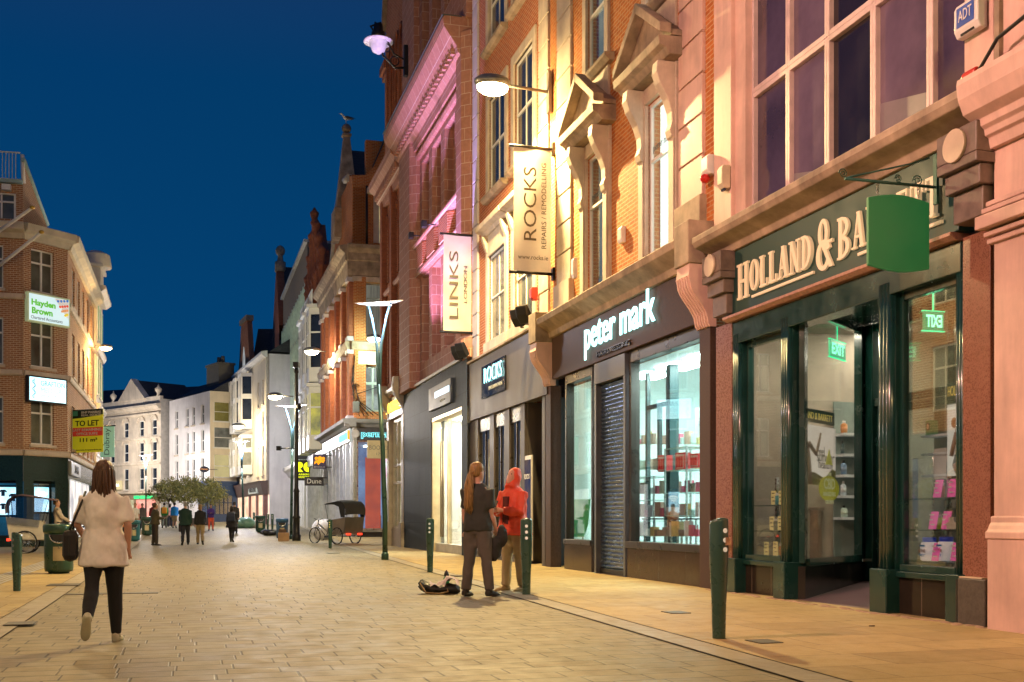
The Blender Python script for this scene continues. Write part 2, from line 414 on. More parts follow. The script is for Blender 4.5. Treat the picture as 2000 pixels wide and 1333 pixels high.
def console(b, x0, x1, z0, z1, d, mat, flutes=5, name='console'):
    """scrolled bracket, fluted front, deeper at the top"""
    h = z1 - z0; m = MB()
    prof = [(-.05, z0), (.06, z0), (.09, z0 + .05 * h)]
    prof += [(.10 + (d - .10) * (.5 - .5 * math.cos(PI * t)), z0 + h * (.1 + .62 * t)) for t in [i / 8 for i in range(9)]]
    prof += [(d + .02, z0 + .80 * h), (d, z1), (-.05, z1)]
    m.prism(prof, 'x', x0, x1)
    w = (x1 - x0) / (2 * flutes + 1)
    pr2 = [(p[0] + (.028 if 0 < i < len(prof) - 1 else 0), p[1]) for i, p in enumerate(prof)][1:-2]
    pr2 = [(.0, pr2[0][1])] + pr2 + [(.0, pr2[-1][1])]
    for i in range(flutes): m.prism(pr2, 'x', x0 + w * (2 * i + 1), x0 + w * (2 * i + 2))
    return b.part(name, m, mat, bevel=.006)

# ---------------------------------------------------------------- serif letters cut by hand
LW = {'H': .8, 'O': .72, 'L': .62, 'A': .76, 'N': .76, 'D': .72, 'B': .7, 'R': .78, 'E': .64, 'T': .68, '&': .8}
def serif_word(word, x_right_to_left, parent, mat, y, z, h, off, width, gap=.1, first=1.18, depth=.03, underline=True, name='lettering'):
    """condensed slab-serif capitals. starts at local x (left end as read) and runs towards smaller x"""
    squeeze = width / sum((LW.get(c, .35) + gap) * h * (first if i == 0 else 1) for i, c in enumerate(word))
    m = MB(); cur = x_right_to_left; k = [0]
    def emit(poly):
        k[0] += 1; m.prism([(cur - a * sc * squeeze, z + zb + c * sc) for a, c in poly], 'y', y, y + depth + .0006 * k[0])
    def V(x, t, a=0., c=1.): emit([(x - t / 2, a), (x + t / 2, a), (x + t / 2, c), (x - t / 2, c)])
    def Hb(x0, x1, zc, t): emit([(x0, zc - t / 2), (x1, zc - t / 2), (x1, zc + t / 2), (x0, zc + t / 2)])
    def sf(x, zc, w=.34): Hb(x - w / 2, x + w / 2, .03 if zc == 0 else .97, .06)
    def D(x0, z0, x1, z1, t): emit([(x0 - t / 2, z0), (x0 + t / 2, z0), (x1 + t / 2, z1), (x1 - t / 2, z1)])
    def ring(cx, cz, rx, rz, ix, iz, a0=0, a1=360, n=26):
        st = (a1 - a0) / n
        for i in range(n):
            p, q = math.radians(a0 + st * i), math.radians(a0 + st * (i + 1))
            emit([(cx + rx * math.cos(p), cz + rz * math.sin(p)), (cx + rx * math.cos(q), cz + rz * math.sin(q)), (cx + ix * math.cos(q), cz + iz * math.sin(q)), (cx + ix * math.cos(p), cz + iz * math.sin(p))]); k[0] -= 1
        k[0] += 1
    x_start = cur
    for i, ch in enumerate(word):
        sc = h * (first if i == 0 else 1.); zb = -(sc - h) * .7
        if ch == 'H': V(.17, .19); V(.63, .19); Hb(.17, .63, .5, .08); [sf(a, c) for a in (.17, .63) for c in (0, 1)]; w = .8
        elif ch == 'O': ring(.36, .5, .36, .51, .16, .44); w = .72
        elif ch == 'L': V(.17, .19); sf(.17, 0); sf(.17, 1); Hb(.17, .6, .035, .07); V(.57, .06, .0, .24); w = .62
        elif ch == 'A': D(.12, 0, .36, 1, .08); D(.62, 0, .38, 1, .2); Hb(.2, .52, .32, .07); sf(.12, 0, .28); sf(.62, 0, .32); w = .76
        elif ch == 'N': V(.13, .08); V(.63, .08); D(.62, 0, .15, 1, .2); sf(.13, 0, .28); sf(.1, 1, .26); sf(.63, 1, .28); w = .76
        elif ch == 'D': V(.17, .19); sf(.12, 0, .24); sf(.12, 1, .24); ring(.2, .5, .5, .5, .3, .43, -90, 90, 16); w = .72
        elif ch == 'B': V(.17, .19); sf(.12, 0, .24); sf(.12, 1, .24); ring(.2, .74, .42, .26, .23, .19, -90, 90, 14); ring(.2, .27, .47, .27, .27, .2, -90, 90, 14); w = .7
        elif ch == 'R': V(.17, .19); sf(.17, 0); sf(.12, 1, .24); ring(.2, .73, .43, .27, .23, .2, -90, 90, 14); D(.62, 0, .38, .48, .2); sf(.66, 0, .2); w = .78
        elif ch == 'E': V(.17, .19); sf(.12, 0, .24); sf(.12, 1, .24); Hb(.17, .58, .035, .07); Hb(.17, .56, .965, .07); Hb(.17, .44, .52, .07); V(.56, .06, 0, .25); V(.53, .06, .75, 1); V(.43, .05, .42, .62); w = .64
        elif ch == 'T': V(.34, .19); sf(.34, 0); Hb(.02, .66, .965, .07); V(.05, .06, .72, 1); V(.63, .06, .72, 1); w = .68
        elif ch == '&':
            ring(.33, .70, .24, .30, .09, .21, 0, 360, 20); ring(.35, .24, .35, .32, .16, .22, 20, 330, 22); D(.72, -.05, .28, .52, .16); Hb(.5, .78, .48, .07); w = .8
        elif ch == '.': ring(.1, .1, .1, .1, .01, .01); w = .2
        else: w = .35
        cur -= (w + gap) * sc * squeeze
    if underline:
        m.box(cur + .05 * h, x_start - h * 1.0, y, y + depth, z - h * .22, z - h * .14)
    o = put(name, m, mat, parent, off); return o, cur
# ================================================================ RIGHT-HAND SIDE, nearest first
S, H = RF.S, RF.H
def perp(s, px, d0=0.):
    """distance out from the wall, on the line square to it at s, seen at photo column px"""
    k = (px - 1000) / F; o = RF.a + RF.u * s
    return (k * o.y - o.x) / (RF.n.x - k * RF.n.y)
def rz(s, d, py): return HC + (HY - py) * (RF.a + RF.u * s + RF.n * d).y / F
def rpt(s, d): p = RF.a + RF.u * s + RF.n * d; return (p.x, p.y)

# ---- pink stone corner building, partly out of the picture
b = Bld('stone_building', 'pink painted stone building with bold mouldings at the right edge of the picture', RF, 5.0)
x1 = S(1941, .12)
m = MB(); m.box(3.0, x1, -6, .12, .95, 16)
b.part('wall', m, PINKST, bevel=.01)
m = MB(); m.box(3.0, x1, -.3, .20, -.3, .90); m.prism([(.0, .90), (.215, .90), (.215, .97), (.19, .985), (.17, 1.03), (.15, 1.06), (.15, 1.12), (.0, 1.14)], 'x', 3.0, x1 + .015)
b.part('plinth', m, PINKST, bevel=.012)
m = MB()
for z, d, t in ((3.80, .16, .05), (3.87, .19, .05), (3.94, .27, .13), (4.10, .21, .05), (4.17, .17, .05)): m.box(3.0, x1 + d * .35, .05, d, z, z + t)
b.part('string_course', m, PINKST, bevel=.01)
m = MB()
m.prism([(.05, 4.72), (.18, 4.72), (.20, 4.82), (.24, 4.84), (.25, 4.9), (.29, 4.93), (.30, 5.0), (.40, 5.06), (.46, 5.2), (.48, 5.34), (.47, 5.40), (.05, 5.46)], 'x', 3.0, x1 + .10)
b.part('cornice', m, PINKST, bevel=.006)
m = MB(); m.box(S(1957, .12) - .02, S(1957, .12) + .05, .10, .17, 5.48, 9)
b.part('drainpipe', m, WEATH)

# ---- health food shop with green front
b = Bld('health_shop_building', 'pale pink building with wide purple upper windows above a dark green shop front', RF, 11.5)
a0, a1 = 11.45, 17.47
wx0, wx1, wz0, wz1 = S(1884), S(1456), 5.40, 9.6
b.part('wall', MB().wall(a0, a1, 5.2, 15, [(wx0, wx1, wz0, wz1), (wx0, wx1, 10.6, 14)], 0, .24), PINKST)
b.part('pilaster', MB().box(S(1436), a1 - .01, -.1, .07, 5.2, 15), PINKST, bevel=.01)
mull = [S(p) for p in (1800, 1690, 1601, 1525)]
xs = [wx0] + mull + [wx1]
for k in range(5):
    for z0, z1 in ((wz0, 7.25), (7.25, wz1)):
        p, q = xs[k], xs[k + 1]; t = .055
        f = MB(); f.box(p, p + t, -.22, -.10, z0, z1); f.box(q - t, q, -.22, -.10, z0, z1); f.box(p + t, q - t, -.22, -.10, z0, z0 + .07); f.box(p + t, q - t, -.22, -.10, z1 - .07, z1)
        w = b.part('window', f, M('pinkish_window_paint', (.62, .48, .46), .45), bevel=.008)
        b.part('pane', MB().box(p + t * .8, q - t * .8, -.18, -.17, z0 + .05, z1 - .05), (PANEV, PANEL if z0 < 7 else PANEV, PANED, PANEL, PANEV)[k], w)
        if z0 < 7 and k in (1, 3): b.part('blind', MB().prism([(p + t, z0 + .07), (q - t, z0 + .07), (q - t, z0 + .75 - .12 * k), (p + t, z0 + .55 - .12 * k)], 'y', -.169, -.166), M('grey_lilac_reflection', (.20, .17, .19), .5, 0, .2, 2), w)  # slanted roofline reflection, modelled as a grey sheet over the pane
b.part('window', MB().box(wx0, wx1, -.2, -.19, 10.6, 14), PANEV)
# shop front
b.part('cornice', MB().prism([(-.1, 4.99), (.14, 4.99), (.17, 5.08), (.30, 5.13), (.42, 5.17), (.46, 5.24), (.46, 5.32), (.40, 5.335), (-.1, 5.37)], 'x', S(1905, .3), S(1352, .45)), WEATH, bevel=.012)
b.part('fascia', MB().box(S(1872, .1), S(1424, .1), -.1, .10, 4.07, 4.985), GREENF, bevel=.01)
b.part('fascia_moulding', MB().prism([(-.1, 3.99), (.10, 3.99), (.16, 4.03), (.16, 4.065), (-.1, 4.065)], 'x', 11.9, 17.0), M('pink_marble_strip', (.42, .22, .16), .35, 0, .3, 20))
zb = 4.30; hh = .43
for wd, pa, pb in (('HOLLAND', 1437, 1587), ('&', 1591, 1628), ('BARRETT', 1632, 1838)):
    sa, sb = S(pa, .15), S(pb, .15)
    if wd == '&': serif_word(wd, sa, b.e, GOLDL, .101, zb - .06, .60, b.off, sa - sb, first=1.0, underline=False)
    else: serif_word(wd, sa, b.e, GOLDL, .101, zb, hh, b.off, sa - sb)
for px, w in ((1880, .30), (1387, .30)):
    c = S(px, .35) if px < 1500 else S(1880, .3) + .05
    m = MB(); m.box(c - .30, c + .30, -.1, .34, 4.70, 5.0); m.box(c - .30, c + .30, -.1, .34, 4.60, 4.70)
    m.box(c - .26, c + .26, -.1, .27, 4.40, 4.60); m.box(c - .22, c + .22, -.1, .20, 4.10, 4.40)
    cb = b.part('pilaster_block', m, M('brown_stone_block', (.17, .125, .105), .45, 0, .3, 6), bevel=.012)
    b.part('disc', MB().disc((c, .341, 4.83), .165, 'y', .035), M('cream_disc', (.55, .45, .33), .5), cb, .006)
for x0, x1 in ((a0, 11.86), (S(1434), 17.45)):
    p = b.part('pillar', MB().box(x0, x1, -.3, .04, .5, 4.0), GRANR, bevel=.006)
    b.part('pillar_base', MB().box(x0 - .02, x1 + .02, -.3, .12, -.2, .49), M('grey_granite_base', (.075, .066, .055), .4, 0, .3, 30), p, .012)
b.part('plinth_top', MB().box(a0 + .03, 11.84, -.05, .115, .492, .505), M('pale_ledge_stone', (.6, .5, .36), .6))
cols = [(S(1440), .11, 1), (15.45, .11, 1), (13.22, .12, 1), (11.93, .08, 1)]
for c, w, _ in cols:
    m = MB()
    for q in (-.5, 0, .5): m.lathe([(w * .52, .5), (w * .52, 3.8)], (c + q * w * 1.1, -.02, 0), 12)
    m.box(c - w * 1.2, c + w * 1.2, -.20, -.02, .45, 3.98)
    col = b.part('column', m, DGREEN)
    b.part('column_base', MB().box(c - w * 1.35, c + w * 1.35, -.22, .12, -.2, .52), DGREEN, col, .012)
b.part('shop_front_head', MB().box(11.9, 16.95, -.25, .03, 3.66, 3.985), DGREEN, bevel=.012)
wins = [(cols[1][0] + .14, cols[0][0] - .12), (cols[3][0] + .08, cols[2][0] - .14)]
for i, (p, q) in enumerate(wins):
    f = MB(); f.box(p, p + .06, -.16, -.08, .5, 3.66); f.box(q - .06, q, -.16, -.08, .5, 3.66); f.box(p + .06, q - .06, -.165, -.03, .5, .58); f.box(p + .06, q - .06, -.16, -.08, 3.58, 3.66)
    w = b.part('display_window', f, DGREEN, bevel=.008)
    b.part('pane', MB().box(p + .05, q - .05, -.125, -.117, .56, 3.6), GLASSR, w)
    s_ = b.part('stall_riser', MB().box(p, q, -.14, -.06, -.2, .43), BLACKT)
    b.part('sill', MB().box(p, q, -.16, -.01, .431, .50), DGREEN, s_, .01)
# splayed doorway
def slab(m, p, q, t, z0, z1, mi=0):
    (x0, y0), (x1, y1) = p, q; d = Vector((x1 - x0, y1 - y0)).normalized(); n = Vector((-d.y, d.x)) * t / 2
    m.prism([(x0 + n.x, y0 + n.y), (x1 + n.x, y1 + n.y), (x1 - n.x, y1 - n.y), (x0 - n.x, y0 - n.y)], 'z', z0, z1, mi)
for p, q in (((15.26, -.12), (16.62, -1.95)), ((13.40, -.16), (12.75, -1.95))):
    P = lambda t: (p[0] + (q[0] - p[0]) * t, p[1] + (q[1] - p[1]) * t)
    m = MB(); slab(m, P(0), P(.05), .08, .5, 3.97); slab(m, P(.93), P(1.0), .12, .5, 3.97); slab(m, P(.05), P(.93), .10, 3.86, 3.97); slab(m, P(.05), P(.93), .14, .46, .56)
    w = b.part('return_window', m, DGREEN, bevel=.006)
    m = MB(); slab(m, P(.05), P(.93), .01, .55, 3.87); b.part('pane', m, GLASSR, w)
    m = MB(); slab(m, P(0), P(1), .10, -.2, .46); b.part('stall_riser', m, M('black_tile_plain', (.012, .010, .009), .2))
m = MB(); m.box(12.7, 12.85, -2.1, -1.95, .1, 3.97); m.box(14.55, 14.67, -2.1, -1.95, .1, 3.97); m.box(16.35, 16.6, -2.1, -1.95, .1, 3.97); m.box(12.85, 16.35, -2.08, -1.97, 2.75, 2.87); m.box(12.85, 16.35, -2.09, -1.96, 3.86, 3.97)
fr = b.part('door_frame', m, DGREEN, bevel=.008)
for p, q in ((12.86, 14.54), (14.68, 16.34)):
    m = MB(); m.box(p, p + .11, -2.06, -2.0, .18, 2.74); m.box(q - .11, q, -2.06, -2.0, .18, 2.74); m.box(p + .11, q - .11, -2.06, -2.0, .18, .45); m.box(p + .11, q - .11, -2.06, -2.0, 2.62, 2.74)
    dr = b.part('door', m, DGREEN, bevel=.006)
    b.part('pane', MB().box(p + .1, q - .1, -2.034, -2.026, .44, 2.63), GLASSR, dr)
    m = MB(); hx = q - .2 if p < 13 else p + .2; m.tube([(hx, -2.0, .95), (hx, -1.9, .97), (hx, -1.9, 2.0), (hx, -2.0, 2.02)], .02, 8)
    b.part('handle', m, STEEL, dr)
    b.part('transom_pane', MB().box(p, q, -2.034, -2.026, 2.875, 3.855), GLASSR, fr)
b.part('doorway_floor', MB().add([(15.2, .02, .012), (13.4, .02, .012), (12.75, -2.0, .17), (16.6, -2.0, .17)], [(0, 1, 2, 3)]), M('purple_brown_ramp', (.12, .07, .075), .6))
b.part('doorway_ceiling', MB().box(12.7, 16.6, -2.0, -.26, 3.975, 3.988), DGREEN)
HW = M('shop_wall_beige', (.36, .30, .24), .7); HC_ = M('shop_ceiling', (.55, .52, .48), .8); HFL = M('shop_floor_timber', (.16, .11, .07), .5, 0, .3, 3)
room(b, 11.5, 17.42, -.26, -6.2, .02, 3.985, [HW, HC_, HFL])
for x, y in ((12.4, -3.4), (15.3, -3.4), (16.9, -2.6), (16.0, -5.2), (16.2, -.8)):
    b.part('ceiling_light', MB().box(x - .3, x + .3, y - .12, y + .12, 3.955, 3.98), E('warm_ceiling_light', (1., .86, .68), 120.))
shell(b, a0 + .02, a1, 15, 8, PINKST, 5.3)
SHOP = b

# ---- red brick building above the salon
b = Bld('salon_building', 'orange brick building with pedimented stone windows above the hair salon', RF, 17.5)
a0, a1 = 17.475, S(1076)
pairs = [(S(1312) - .04, S(1268) + .04), (S(1184) - .02, S(1152) + .1)]
holes = []
for p, q in pairs: holes += [(p, q, 5.68, 8.35), (p, q, 9.95, 12.2)]
b.part('wall', MB().wall(a0, a1, 5.3, 15, holes, 0, .28), BRICKO)
lit = EV('lit_blind', (1., .97, .82), (.80, .90, .80), 2.6, 1.2, (1, 1, .4)); half = EV('half_lit_blind', (.55, .52, .38), (.30, .32, .26), .7, 1.5)
for k, (p, q) in enumerate(pairs):
    for z0, z1, r in ((5.68, 8.35, .62), (9.95, 12.2, .55)):
        low = z0 < 6
        w = window(b, p, q, z0, z1, WHITEP, GLASS, 1, (r,), d=-.03, blind=lit if (k == 0) else half)
        if low:
            sr = MB(); sw = .27
            for e in (p - sw, q): sr.box(e, e + sw, -.06, .07, 5.6, 8.35); sr.box(e + .03, e + sw - .03, .07, .10, 5.62, 7.5)
            sr.box(p - sw, q + sw, -.06, .07, 8.351, 8.62)
            b.part('surround', sr, PALEST, w, .012)
            pd = MB(); ax0, ax1 = p - .50, q + .50; c = (p + q) / 2
            pd.prism([(-.05, 8.62), (.28, 8.62), (.36, 8.72), (.46, 8.76), (.48, 8.9), (-.05, 8.93)], 'x', ax0, ax1)
            pd.prism([(ax0, 8.931), (ax1, 8.931), (ax1, 9.02), (c, 9.72), (ax0, 9.02)], 'y', -.05, .26)
            for (e0, e1) in ((ax0 - .03, c), (ax1 + .03, c)):
                pd.prism([(e0, 8.94), (e1, 9.68), (e1, 9.86), (e0, 9.10)], 'y', .261, .47)
            b.part('pediment', pd, WEATH, w, .012)
            for e in (p - .25, q + .03):
                m = MB(); m.prism([(.05, 7.35), (.13, 7.38), (.16, 7.5), (.12, 7.62), (.13, 7.8), (.2, 8.0), (.34, 8.25), (.40, 8.42), (.38, 8.61), (.05, 8.61)], 'x', e, e + .22)
                b.part('console', m, PALEST, w, .015)
            b.part('apron', MB().box(p - .2, q + .2, -.05, .05, 9.05, 9.80), PALEST, w, .01)
        else:
            sr = MB()
            for e in (p - .2, q): sr.box(e, e + .2, -.06, .06, z0, z1 + .25)
            sr.box(p, q, -.06, .06, z1, z1 + .25)
            b.part('surround', sr, PALEST, w, .01)
            b.part('sill', MB().prism([(-.1, 9.80), (.1, 9.80), (.2, 9.88), (.2, 9.95), (-.1, 9.97)], 'x', p - .42, q + .42), WEATH, w, .012)
    b.text('peter mark', M('dark_grey_lettering', (.08, .09, .09), .5), (p + q) / 2, -.053, 7.55, w=(q - p) * .8, ext=.002)
quoins(b, S(1378), S(1331), 6.15, 15, PINKST, .64); b.part('quoin_base', MB().box(S(1380), S(1329), -.06, .12, 5.3, 6.149), WEATH, bevel=.012)
quoins(b, S(1119), S(1092), 6.15, 15, PALEST, .64); b.part('quoin_base', MB().box(S(1121), S(1090), -.06, .12, 5.3, 6.149), PALEST, bevel=.012)
# salon shop front
s0, s1 = S(1384, .1), S(1060, .1)
b.part('cornice', MB().prism([(-.1, 5.08), (.12, 5.08), (.14, 5.2), (.30, 5.30), (.40, 5.36), (.42, 5.48), (.36, 5.52), (-.1, 5.60)], 'x', s0 + .02, s1), WEATH, bevel=.012)
b.part('fascia', MB().box(s0 + .55, s1 - .55, -.1, .06, 4.17, 5.078), BROWNG, bevel=.006)
for c0, c1 in ((s0, s0 + .52), (s1 - .52, s1)):
    b.part('console_block', MB().box(c0, c1, -.1, .44, 5.0, 5.66), WEATH, bevel=.015)
    console(b, c0 + .03, c1 - .03, 4.05, 5.0, .40, PINKST)
nl = b.text('peter mark', NEON, S(1206, .1), .10, 4.68, w=3.5, h=.80, ext=.012, bold=.006)
b.text('HAIRDRESSING', M('dark_metal_lettering', (.05, .045, .04), .3, .7), S(1195, .1), .062, 4.30, w=1.7, h=.10, ext=.015)
for x0, x1 in ((s0 + .05, s0 + .42), (s1 - .42, s1 - .05)):
    b.part('pilaster', MB().box(x0, x1, -.2, .05, .0, 4.05), BROWNG, bevel=.006)
big = (S(1372), S(1226)); sh = (S(1219), S(1166)); sm = (S(1155), S(1102))
f = MB(); p, q = big
f.box(p, p + .1, -.2, -.02, .62, 4.16); f.box(q - .1, q, -.2, -.02, .62, 4.16); f.box(p + .1, q - .1, -.2, -.02, 3.95, 4.16); f.box(p - .03, q + .03, -.2, .04, .56, .68)
w = b.part('display_window', f, DBRONZE, bevel=.008)
b.part('pane', MB().box(p + .09, q - .09, -.115, -.107, .66, 3.97), GLASS, w)
s_ = b.part('stall_riser', MB().box(p - .03, q + .03, -.15, .0, -.2, .56), BROWNT, bevel=.004)
f = MB(); p, q = sm
f.box(p, p + .08, -.2, -.02, .62, 4.16); f.box(q - .08, q, -.2, -.02, .62, 4.16); f.box(p + .08, q - .08, -.2, -.02, 3.98, 4.16); f.box(p, q, -.2, .03, .56, .66)
w = b.part('side_window', f, DBRONZE, bevel=.008)
b.part('pane', MB().box(p + .07, q - .07, -.115, -.107, .64, 3.99), GLASSR, w)
b.part('stall_riser', MB().box(p, q, -.15, .0, -.2, .56), BROWNT, bevel=.004)
b.part('glow_panel', MB().box(p, q, -.66, -.64, .6, 4.0), EV('yellow_green_glow', (.62, .60, .16), (.22, .20, .05), .75, .9, (1, 1, .35)))  # added glowing panel that gives this window a yellow-green light
p, q = sh
m = MB(); m.box(p - .1, p, -.2, .02, 0, 3.75); m.box(q, q + .1, -.2, .02, 0, 3.75); m.box(p - .1, q + .1, -.2, .03, 3.75, 4.16)
dfm = b.part('shutter_frame', m, M('blue_grey_header', (.09, .10, .115), .35, .2), bevel=.006)
m = MB(); z = .12; n = 44; hgt = (3.75 - .12) / n; rings = []
for i in range(n):
    z0 = .12 + i * hgt
    for t, yy in ((0, -.12), (.25, -.085), (.6, -.075), (.9, -.10)): rings.append((yy, z0 + t * hgt))
rings.append((-.12, 3.75))
vs = [(x, y, z) for y, z in rings for x in (p, q)]
m.add(vs, [(2 * i, 2 * i + 1, 2 * i + 3, 2 * i + 2) for i in range(len(rings) - 1)], 0, True)
sht = b.part('roller_shutter', m, M('shutter_steel', (.10, .17, .30), .24, .7, .25, 2.5, .1))  # blue of the reflected light is put into the steel colour
b.part('bottom_rail', MB().box(p, q, -.14, -.06, .02, .119), BLACKM, sht, .006)
b.part('doorstep', MB().box(p - .1, q + .1, -.3, .05, -.1, .02), BROWNG)
SW = M('salon_white', (.70, .78, .76), .6, 0, .06, emit=(.62, .95, .90), estr=.5); SF = M('salon_floor', (.4, .42, .4), .3)  # cyan emission on walls and ceiling stands in for stronger room light
room(b, s0 + .1, S(1095), -.21, -5.5, .05, 3.94, [SW, SW, SF])
for x in (18.6, 19.8, 21.0, 22.4):
    for y in (-1.0, -3.0): b.part('ceiling_light', MB().box(x - .4, x + .4, y - .3, y + .3, 3.90, 3.935), E('cool_ceiling_light', (.78, 1., .95), 75.))
# inner window posts and glazed screen
m = MB(); c = S(1312, -.7)
m.box(c - .09, c + .09, -.8, -.62, .66, 3.9); m.box(c + .09, c + 1.15, -.76, -.68, 3.18, 3.26); m.box(c + 1.1, c + 1.18, -.76, -.68, .66, 3.9); m.box(c + .55, c + .62, -.76, -.68, 2.0, 3.18)
b.part('inner_frame', m, M('teal_dark_frame', (.02, .06, .065), .35), bevel=.006)
m = MB()
for c_, z in ((18.55, 2.6), (20.3, 2.6)): m.box(c_ - .5, c_ + .62, -1.3, -1.28, z, z + .55)
gr = b.part('hanging_panel', m, M('frosted_panel', (.75, .88, .86), .5, 0, .05, emit=(.6, .9, .88), estr=.35))
TX = M('grey_panel_lettering', (.28, .33, .33), .5)
b.text('KÉRASTASE', TX, 20.3, -1.278, 2.9, w=.95, h=.17, ext=.003, mirror=True, parent=gr)
b.text('SHU UEMURA', TX, 18.55, -1.278, 2.9, w=.95, h=.12, ext=.003, mirror=True, parent=gr)
shell(b, a0 + .02, a1 - .02, 15, 8, BRICKR, 5.3)
SALON = b

# ---- jeweller's brick building
b = Bld('jeweller_building', 'red brick building with white quoins and hooded stone windows above the dark metal jeweller front', RF, 26.2)
a0, a1 = S(1076) + .005, S(926)
cA, cB = (S(988), S(956)), (S(1043), S(1006))
holes = []; rows_ = ((5.85, 8.15), (9.75, 12.35), (13.7, 16.0))
for c in (cA, cB): holes += [(c[0], c[1], z0, z1) for z0, z1 in rows_]
b.part('wall', MB().wall(a0, a1, 5.4, 18, holes, 0, .2), BRICKR)
for c in (cA, cB):
    for k, (z0, z1) in enumerate(rows_):
        w = window(b, c[0], c[1], z0, z1, WHITEP, PANEG if k == 0 else PANE, 2, (.5,), d=-.04, bt=.03, sill=WEATH if k else None, sillw=.2, surround=PALEST, sw=.24, head=PALEST if k == 0 else None)
        if k == 0: b.part('sill', MB().box(c[0] - .3, c[1] + .3, -.1, .1, 5.55, 5.84), PALEST, w, .01)
quoins(b, a0 + .05, S(1056), 5.6, 18, PALEST, .62); quoins(b, S(936), a1 - .01, 5.6, 18, M('lilac_lit_stone', (.58, .54, .56), .6, 0, .15, 2), .62)  # white quoins at the far end, lilac light mixed into their colour
fz0, fz1 = 3.88, 5.5
b.part('fascia', MB().box(S(1066, .1), S(914, .1), -.2, .08, fz0, fz1), GREYMET, bevel=.006)
m = MB(); m.box(a0, S(912, .15), -.1, .16, fz1 + .002, fz1 + .06); b.part('fascia_capping', m, WEATH, bevel=.006)
m = MB(); xs_ = [S(p, .08) for p in (1002,)]
sg = MB().box(S(986, .12), S(940, .12), .082, .115, 4.35, 5.22)
sp = b.part('sign_plate', sg, M('dark_mirror_plate', (.05, .05, .05), .08, .9, .2, 5))
b.text('ROCKS', NEON, S(962, .15), .14, 4.93, w=1.75, h=.40, ext=.008, parent=sp, bold=-.022)
b.text('FINE DIAMONDS', M('silver_lettering', (.6, .62, .6), .3, .6), S(965, .15), .117, 4.56, w=1.3, h=.10, ext=.006, parent=sp)
pil = [(1066, 1060), (1026, 1018), (996, 986), (966, 958), (935, 914)]
for pa, pb in pil:
    b.part('pilaster', MB().box(S(pa), S(pb), -.3, .02, -.1, fz0), GREYMET, bevel=.008)
for pa, pb in ((1018, 996), (986, 966), (958, 935)):
    p, q = S(pa), S(pb)
    f = MB(); f.box(p, p + .05, -.08, -.012, .5, 3.6); f.box(q - .05, q, -.08, -.012, .5, 3.6); f.box(p, q, -.08, .0, .4, .55); f.box(p + .05, q - .05, -.08, -.012, 3.5, fz0); f.box((p + q) / 2 - .02, (p + q) / 2 + .02, -.07, -.02, .55, 3.5)
    w = b.part('display_window', f, DBRONZE, bevel=.006)
    b.part('pane', MB().box(p + .04, q - .04, -.05, -.043, .54, 3.52), GLASS, w)
    b.part('stall_riser', MB().box(p, q, -.1, -.01, -.1, .4), GREYMET)
    m = MB()
    for t in (.2, .5, .8):
        c = p + (q - p) * t
        m.loft([[(c + (.13 + .05 * math.sin(k)) * math.cos(j * PI / 4) * (1 - .25 * k / 5), -.30 + .1 * math.sin(j * PI / 4), 1.9 + .28 * k) for j in range(8)] for k in range(6)])
    b.part('drape', m, EV('gold_drape', (1, .74, .32), (.45, .26, .09), 1.1, 3))
room(b, S(1020), a1 - .1, -.09, -1.4, .3, 3.7, [EV('jeweller_interior', (.55, .38, .18), (.18, .12, .07), 1.0, 1.2), INWARM, INDARK])
p, q = S(1060), S(1026)
m = MB(); m.box(p, q, -1.35, -1.30, 0, fz0); m.box(p, p + .03, -1.3, -.05, 0, fz0); m.box(q - .03, q, -1.3, -.05, 0, fz0); b.part('door_recess', m, GREYMET)
m = MB().box(p + .04, q - .25, -.62, -.60, 2.35, 3.75); bp = b.part('poster_panel', m, M('navy_poster', (.02, .035, .09), .3))
b.text('ROCKS', WHITEPL, (p + q) / 2 - .02, -.598, 3.25, w=.55, h=.16, ext=.003, parent=bp); b.text('FINE DIAMONDS', WHITEPL, (p + q) / 2 - .02, -.598, 2.98, w=.5, h=.05, ext=.003, parent=bp)
shell(b, a0 + .02, a1 - .02, 18, 8, BRICKR, 5.5)

# ---- sandstone building washed in violet light
b = Bld('sandstone_building', 'banded sandstone building washed in violet light with a deep cornice', RF, 32.7)
a0, a1 = S(926) + .005, S(795)
bays = [(S(888), S(868)), (S(861), S(844)), (S(838), S(824))]
tiers = ((6.5, 9.5), (10.7, 13.5))
holes = [(p, q, z0, z1) for p, q in bays for z0, z1 in tiers] + [(p, q, 17.2, 20.2) for p, q in bays]
b.part('wall', MB().wall(a0, a1, 5.7, 24, holes, 0, .4), SANDB)
for p, q in bays:
    for z0, z1 in tiers + ((17.2, 20.2),):
        w = window(b, p, q, z0, z1, SANDB, PANE, 2, (.45,), d=-.3, ft=.09, bt=.13)
m = MB()
for x0, x1 in ((a0, a0 + 1.0), (S(820), a1)):
    m = MB(); m.prism([(x0, -.05), (x1, -.05), (x1, .12), (x1 - .2, .34), (x0 + .2, .34), (x0, .12)], 'z', 5.7, 15.0)
    m.prism([(x0 + .1, -.05), (x1 - .1, -.05), (x1 - .1, .2), (x0 + .1, .2)], 'z', 15.4, 24)
    b.part('pier', m, SANDB, bevel=.02)
m = MB()
for p, q in bays: m.prism([(p - .12, 0.0), (q + .12, .0), (q - .1, .22), (p + .1, .22)], 'z', 9.75, 10.5)
b.part('apron', m, BRICKR, bevel=.01)
for z, d in ((9.55, .2), (10.52, .28), (13.7, .16)): b.part('string_course', MB().prism([(-.05, z), (d * .7, z), (d, z + .08), (d, z + .14), (-.05, z + .17)], 'x', a0 + 1.0, S(820)), SANDB)
